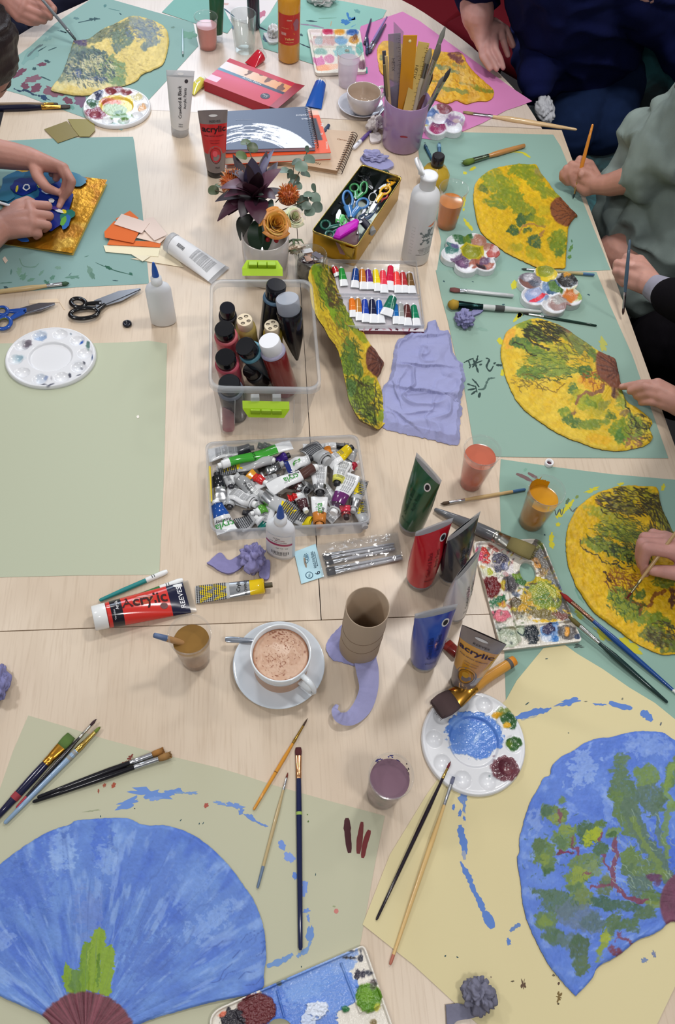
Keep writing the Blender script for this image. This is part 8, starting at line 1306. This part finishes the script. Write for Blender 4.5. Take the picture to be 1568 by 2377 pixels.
# the collage maker at left
t=person('person at the left edge with dark hair, both bare hands over the gold foil collage',at(-120,450,-.2))
ha=hand((66,368,.068,.027),[(148,391,.07,.0125),(136,386,.073,.0125),(124,383,.07,.012),(112,378,.064,.011)],[[(148,391,.07,.0115),(167,421,.06,.0102),(161,440,.045,.0095),(145,462,.024,.0085),(137,481,.0165,.0072)],[(136,386,.073,.0115),(156,416,.058,.0102),(149,438,.038,.0088),(141,452,.024,.008)],[(124,383,.068,.011),(136,400,.05,.010),(130,414,.034,.0088)],[(112,378,.062,.010),(124,393,.045,.009),(120,404,.032,.008)],[(80,383,.064,.016),(88,410,.056,.014),(108,436,.046,.0118),(133,446,.034,.0088)]])
hb=hand((0,528,.042,.030),[(66,476,.052,.014),(72,497,.052,.014),(74,518,.046,.0135),(66,537,.036,.012)],[[(66,476,.052,.0125),(111,478,.042,.0108),(102,490,.024,.0092)],[(72,497,.052,.0125),(115,501,.040,.0105),(106,512,.022,.009)],[(74,518,.046,.012),(111,523,.034,.0102),(102,532,.020,.009)],[(66,537,.036,.011),(90,543,.024,.0095),(84,549,.018,.008)],[(14,500,.05,.016),(42,476,.056,.013),(64,466,.052,.011),(76,470,.045,.009)]])
organic('body',ha+hb+[[(66,368,.068,.027),(30,362,.076,.031),(-90,345,.11,.039),(-200,340,.16,.045),(-230,300,.24,.06)],[(0,528,.042,.030),(-30,550,.05,.034),(-120,590,.09,.04),(-220,560,.16,.05),(-240,480,.25,.06)],[(-230,300,.24,.06),(-260,390,.27,.09),(-240,480,.25,.06)],[(-260,390,.27,.08),(-130,230,.33,.055),(-75,140,.37,.082)],[(-60,165,.33,.055),(-52,178,.32,.045)],[(-260,390,.27,.11),(-250,430,-.1,.13)]],.0023,SKN,'skin',t,tips=((137,481,.0165,.0072),(133,446,.034,.0085)))
organic('hair',[[(-92,60,.44,.08),(-76,92,.42,.092),(-66,118,.385,.082)],[(-48,100,.37,.05),(-40,130,.34,.03)]],.004,(34,24,26),'hair',t,.006,fk=30)
organic('shirt',[[(-250,400,.2,.15),(-250,430,-.15,.16)],[(-220,310,.2,.085),(-190,335,.15,.07)],[(-240,480,.2,.085),(-210,560,.14,.07)]],.008,(34,40,70),'cloth',t,.008)
# painter at the top left corner
t=person('person at the top left corner, only a hand holding a thin grey brush in view',at(-60,-60,-.2))
organic('body',hand((14,-6,.075,.030),[(58,6,.072,.0145),(54,18,.066,.0145),(48,30,.056,.0135),(42,40,.046,.012)],[[(58,6,.072,.012),(94,14,.062,.0102),(125,26,.05,.0088)],[(54,18,.066,.012),(92,32,.052,.0108),(116,40,.038,.009)],[(48,30,.056,.012),(80,45,.042,.0105),(102,49,.032,.009)],[(42,40,.046,.011),(68,52,.034,.0095),(86,53,.03,.008)],[(34,-12,.08,.016),(76,-10,.08,.0125),(112,6,.066,.0105),(126,20,.055,.009)]])+[[(14,-6,.075,.030),(-60,-50,.1,.038),(-150,-90,.16,.045)],[(-150,-90,.16,.06),(-140,-60,-.1,.1)]],.0024,(176,124,112),'skin',t,tips=((125,26,.05,.0088),))
organic('clothing',[[(-120,-80,.12,.11),(-20,20,-.12,.09),(30,60,-.22,.07)],[(-10,60,-.1,.05),(30,72,-.16,.05)],[(60,50,-.3,.07),(160,-40,-.3,.09)]],.008,(40,42,62),'cloth',t,.008)
brush('thin grey brush held by the hand in the top left corner',(177,94),(84,-18),.08,.16,(3,6,6,7,7,5),((70,84,84),(130,140,144),(112,118,124)),0,(.009,.1))
# navy jumper, far right
t=person('person in a navy jumper and jeans, one hand hanging by the magenta paper',at(1330,150,-.2))
organic('body',hand((1116,70,.085,.034),[(1164,66,.084,.0125),(1149,77,.08,.0125),(1132,91,.072,.012),(1117,105,.062,.011)],[[(1164,66,.084,.0112),(1170,97,.072,.0098),(1180,128,.046,.008)],[(1149,77,.08,.0114),(1151,114,.07,.0098),(1163,138,.052,.0086),(1169,157,.036,.0078)],[(1132,91,.072,.011),(1133,124,.06,.0096),(1147,146,.044,.0084),(1154,161,.034,.0076)],[(1117,105,.062,.0102),(1120,133,.05,.0086),(1138,161,.03,.007)],[(1146,54,.088,.016),(1176,70,.08,.012),(1191,105,.054,.0095)]],.019)+[[(1116,70,.085,.034),(1110,36,.115,.046),(1104,-20,.15,.05),(1120,-90,.24,.06)],[(1120,-90,.24,.07),(1300,-120,.34,.1),(1280,-10,.1,.11)],[(1300,-120,.34,.07),(1330,-260,.46,.09)],[(1500,-40,.25,.06),(1300,-120,.34,.08)]],.003,(192,146,140),'skin',t)
organic('jumper',[[(1140,-110,.27,.085),(1104,-40,.17,.066),(1108,-6,.13,.062)],[(1300,-140,.34,.15),(1325,-20,.18,.165),(1338,80,.03,.148),(1345,130,-.06,.14)],[(1290,50,.08,.10),(1278,120,.01,.078),(1244,176,.005,.058)],[(1300,-120,.32,.1),(1470,-30,.22,.09),(1560,40,.12,.08),(1620,140,.02,.07)],[(1400,20,.1,.13),(1400,110,-.04,.12)],[(1270,0,.0,.11),(1262,70,-.08,.10),(1250,140,-.1,.075),(1262,190,-.08,.06)]],.008,(18,24,66),'cloth',t,.014)
organic('jeans',[[(1390,120,-.14,.12),(1340,240,-.16,.1),(1318,300,-.18,.085),(1330,330,-.45,.065)],[(1430,170,-.16,.11),(1400,290,-.2,.09),(1390,330,-.5,.065)]],.008,(26,42,76),'cloth',t,.006)
organic('hair',[[(1330,-290,.5,.1),(1310,-250,.48,.09)]],.006,(60,46,36),'hair',t,.006,fk=30)
# green shirt
t=person('person in a loose sage green shirt at the right, holding an orange brush',at(1560,480,-.2))
organic('body',hand((1386,430,.05,.022),[(1369,383,.064,.0135),(1362,392,.064,.0135),(1354,402,.056,.0125),(1347,412,.046,.0115)],[[(1369,383,.064,.0118),(1347,370,.074,.0102),(1338,391,.058,.0092),(1339,409,.044,.008)],[(1362,392,.064,.0118),(1328,382,.066,.0102),(1324,404,.05,.0092),(1333,427,.03,.0082)],[(1354,402,.056,.0112),(1316,391,.056,.0098),(1311,410,.04,.0088),(1321,425,.026,.008)],[(1347,412,.046,.0105),(1307,401,.044,.0088),(1305,413,.032,.008),(1317,425,.02,.0075)],[(1380,420,.055,.016),(1370,405,.064,.013),(1353,399,.064,.0108),(1350,407,.058,.009)],[(1386,430,.05,.02),(1362,440,.03,.017),(1344,430,.028,.014)]])+[[(1386,430,.05,.022),(1420,428,.07,.028),(1470,415,.11,.034),(1580,330,.22,.05),(1680,250,.3,.06)],[(1680,250,.3,.09),(1690,560,-.1,.12)],[(1690,560,-.12,.09),(1470,600,-.1,.062),(1432,590,-.1,.058),(1430,640,-.4,.045)],[(1680,250,.3,.06),(1680,190,.38,.085)]],.0026,(184,134,118),'skin',t,tips=((1350,407,.058,.009),(1339,409,.044,.008)))
organic('shirt',[[(1640,260,.28,.1),(1560,350,.2,.075),(1500,400,.13,.062),(1478,415,.105,.052)],[(1680,280,.24,.15),(1640,420,.1,.16),(1590,560,-.06,.14),(1500,640,-.16,.1)],[(1540,330,.18,.06),(1500,300,.16,.035),(1452,400,.06,.04)],[(1560,500,.0,.12),(1470,500,-.04,.07),(1425,480,-.07,.05),(1410,500,-.08,.045)],[(1530,560,-.06,.09),(1455,560,-.1,.05),(1415,540,-.1,.035)]],.007,(134,148,144),'cloth',t,.020,fk=8)
organic('hair',[[(1690,150,.42,.095),(1672,210,.36,.085),(1650,240,.3,.05)]],.005,(34,20,24),'hair',t,.006,fk=30)
brush('slim orange-handled brush held upright by the person in the green shirt',(1332,460),(1377,288),.06,.2,(2,4,5,6,9,5),((40,56,60),(206,180,130),(206,130,44)),0,(.002,.155))
# black top, right
t=person('person in black with a grey cuff, one hand pointing at the large yellow fan',at(1640,800,-.2))
organic('body',hand((1516,664,.05,.026),[(1484,606,.064,.0145),(1473,622,.06,.0145),(1464,640,.05,.0135),(1466,656,.04,.0125)],[[(1484,606,.064,.012),(1456,597,.068,.0105),(1450,616,.052,.0088)],[(1473,622,.06,.012),(1434,611,.058,.0102),(1432,623,.046,.0092),(1449,634,.036,.0082)],[(1464,640,.05,.0115),(1431,630,.046,.0098),(1438,645,.034,.0088),(1455,648,.03,.008)],[(1466,656,.04,.011),(1437,647,.03,.0092),(1448,659,.022,.0082),(1463,656,.028,.0076)],[(1502,632,.062,.017),(1486,620,.068,.0135),(1463,617,.066,.0108)]],.019)+[[(1516,664,.05,.026),(1560,690,.07,.032),(1680,720,.14,.045),(1760,740,.26,.06)]]+hand((1580,937,.05,.027),[(1527,893,.06,.0135),(1530,905,.06,.0135),(1534,919,.055,.013),(1540,935,.045,.012)],[[(1527,893,.06,.0115),(1489,891,.046,.0095),(1465,895,.03,.0086),(1444,898,.0165,.0072)],[(1530,905,.06,.012),(1499,898,.056,.0105),(1478,903,.04,.0092),(1464,908,.028,.008)],[(1534,919,.055,.0118),(1506,912,.05,.0102),(1488,917,.036,.0092),(1479,920,.026,.008)],[(1540,935,.045,.011),(1514,932,.04,.0096),(1498,932,.03,.0086),(1490,934,.022,.0078)],[(1566,918,.045,.017),(1534,902,.03,.012),(1506,902,.02,.0095)]],.018)+[[(1580,937,.05,.027),(1660,962,.09,.038),(1780,940,.16,.05),(1760,740,.26,.06)],[(1760,740,.26,.08),(1780,700,.44,.09)]],.0026,(186,138,124),'skin',t,tips=((1444,898,.0165,.0072),(1463,617,.066,.0108)))
organic('jumper',[[(1770,740,.26,.1),(1680,722,.14,.06),(1590,702,.085,.048),(1556,690,.07,.042)],[(1780,760,.2,.15),(1740,860,-.1,.15)],[(1780,900,.2,.09),(1700,962,.12,.058),(1640,958,.085,.046)],[(1680,820,-.1,.12),(1560,800,-.2,.10)]],.007,(16,13,18),'cloth',t,.006)
organic('hair',[[(1800,690,.5,.1),(1830,720,.4,.08)]],.006,(30,24,24),'hair',t,.006,fk=30)
organic('cuff',[[(1522,668,.052,.030),(1540,678,.06,.034)]],.004,(150,148,162),'cloth',t,.001)
organic('trousers',[[(1720,760,-.2,.11),(1540,760,-.24,.09),(1530,800,-.5,.07)],[(1720,880,-.2,.11),(1600,900,-.24,.09)]],.008,(20,18,26),'cloth',t,.006)
brush('slate blue brush held upright by the hand with the grey cuff',(1447,731),(1463,556),.09,.22,(3,6,6,7,9,5),((70,48,44),(206,196,196),(70,90,108)),0,(.012,.14))
# last painter, lower right
t=person('person at the lower right edge, only the hand painting the textured yellow fan in view',at(1760,1300,-.2))
organic('body',hand((1612,1296,.065,.029),[(1566,1282,.078,.0155),(1558,1266,.074,.0155),(1550,1254,.064,.0145),(1544,1250,.052,.013)],[[(1566,1282,.078,.0125),(1503,1272,.074,.0115),(1494,1304,.046,.0098),(1499,1331,.026,.0082)],[(1558,1266,.074,.0125),(1492,1260,.064,.011),(1486,1288,.042,.0095),(1490,1312,.026,.0085)],[(1550,1254,.064,.012),(1497,1247,.052,.0105),(1490,1262,.034,.0092)],[(1544,1250,.052,.0115),(1517,1238,.05,.0098),(1511,1256,.034,.009)],[(1625,1330,.065,.019),(1580,1332,.064,.0145),(1546,1327,.058,.0125),(1516,1324,.047,.0102)]],.019)+[[(1612,1296,.065,.029),(1700,1290,.1,.038),(1860,1240,.2,.055)]],.0026,(196,144,134),'skin',t,tips=((1514,1323,.047,.0102),))
organic('shirt',[[(1740,1285,.12,.05),(1860,1240,.2,.08),(1900,1260,-.1,.15)]],.008,(60,60,80),'cloth',t,.006)
brush('wooden brush with a dark red tip held by the hand over the textured yellow fan',(1455,1391),(1600,1196),.08,.16,(2,5,6,7,9,7),((96,30,24),(176,166,130),(184,150,104)),0,(.009,.12),(.1,(70,84,120)))
brush('white and dark brush held in the lower hand on the collage',(118,508),(-40,458),.06,.16,(2,5,5,6,7,5),((60,60,60),SV,(222,226,232)),0,(.016,.09),(.14,(30,36,40)))
# chairs behind
def chair(label,px,rz,col,mat,sc=1.0,h=-.3,group=None,back=.42):
 P=np.array(at(*px,h));t=thing('chair',label,'chair',(P[0],P[1],0),group);a=math.radians(rz);X,Y=np.array((math.cos(a),math.sin(a),0)),np.array((-math.sin(a),math.cos(a),0))
 m=MB();box(m,(P[0],P[1],.45),(.44*sc,.43*sc,.06),col,mat,a,.02);m.build('seat',t);m=MB();c=P+Y*.22*sc;box(m,(c[0],c[1],.48+back/2),(.44*sc,.05,back),col,mat,a,.022);m.build('backrest',t)
 for i in(-1,1):
  for j in(-1,1):m=MB();q=P+X*.19*i*sc+Y*.19*j*sc;rod(m,(q[0],q[1],0),(q[0],q[1],.43),.012,.012,(30,30,34),'metal');m.build('leg',t)
_a=at(975,0,-.3)
def chair_at(label,x,y,*a,**k):q=proj((x,y,.45));chair(label,q,*a,**k)
chair_at('dark red upholstered chair at the top edge, left of the red pair',_a.x+.02,_a.y+.06,-38,(92,14,24),'cloth',group='red chairs at the far end')
chair_at('dark red upholstered chair at the top edge, nearest the navy jumper',_a.x+.36,_a.y-.24,-50,(84,12,22),'cloth',group='red chairs at the far end')
chair_at('teal crushed velvet chair behind the person in the navy jumper',1.04,2.21,-48.6,(18,62,72),'velvet',1.45,back=.46)
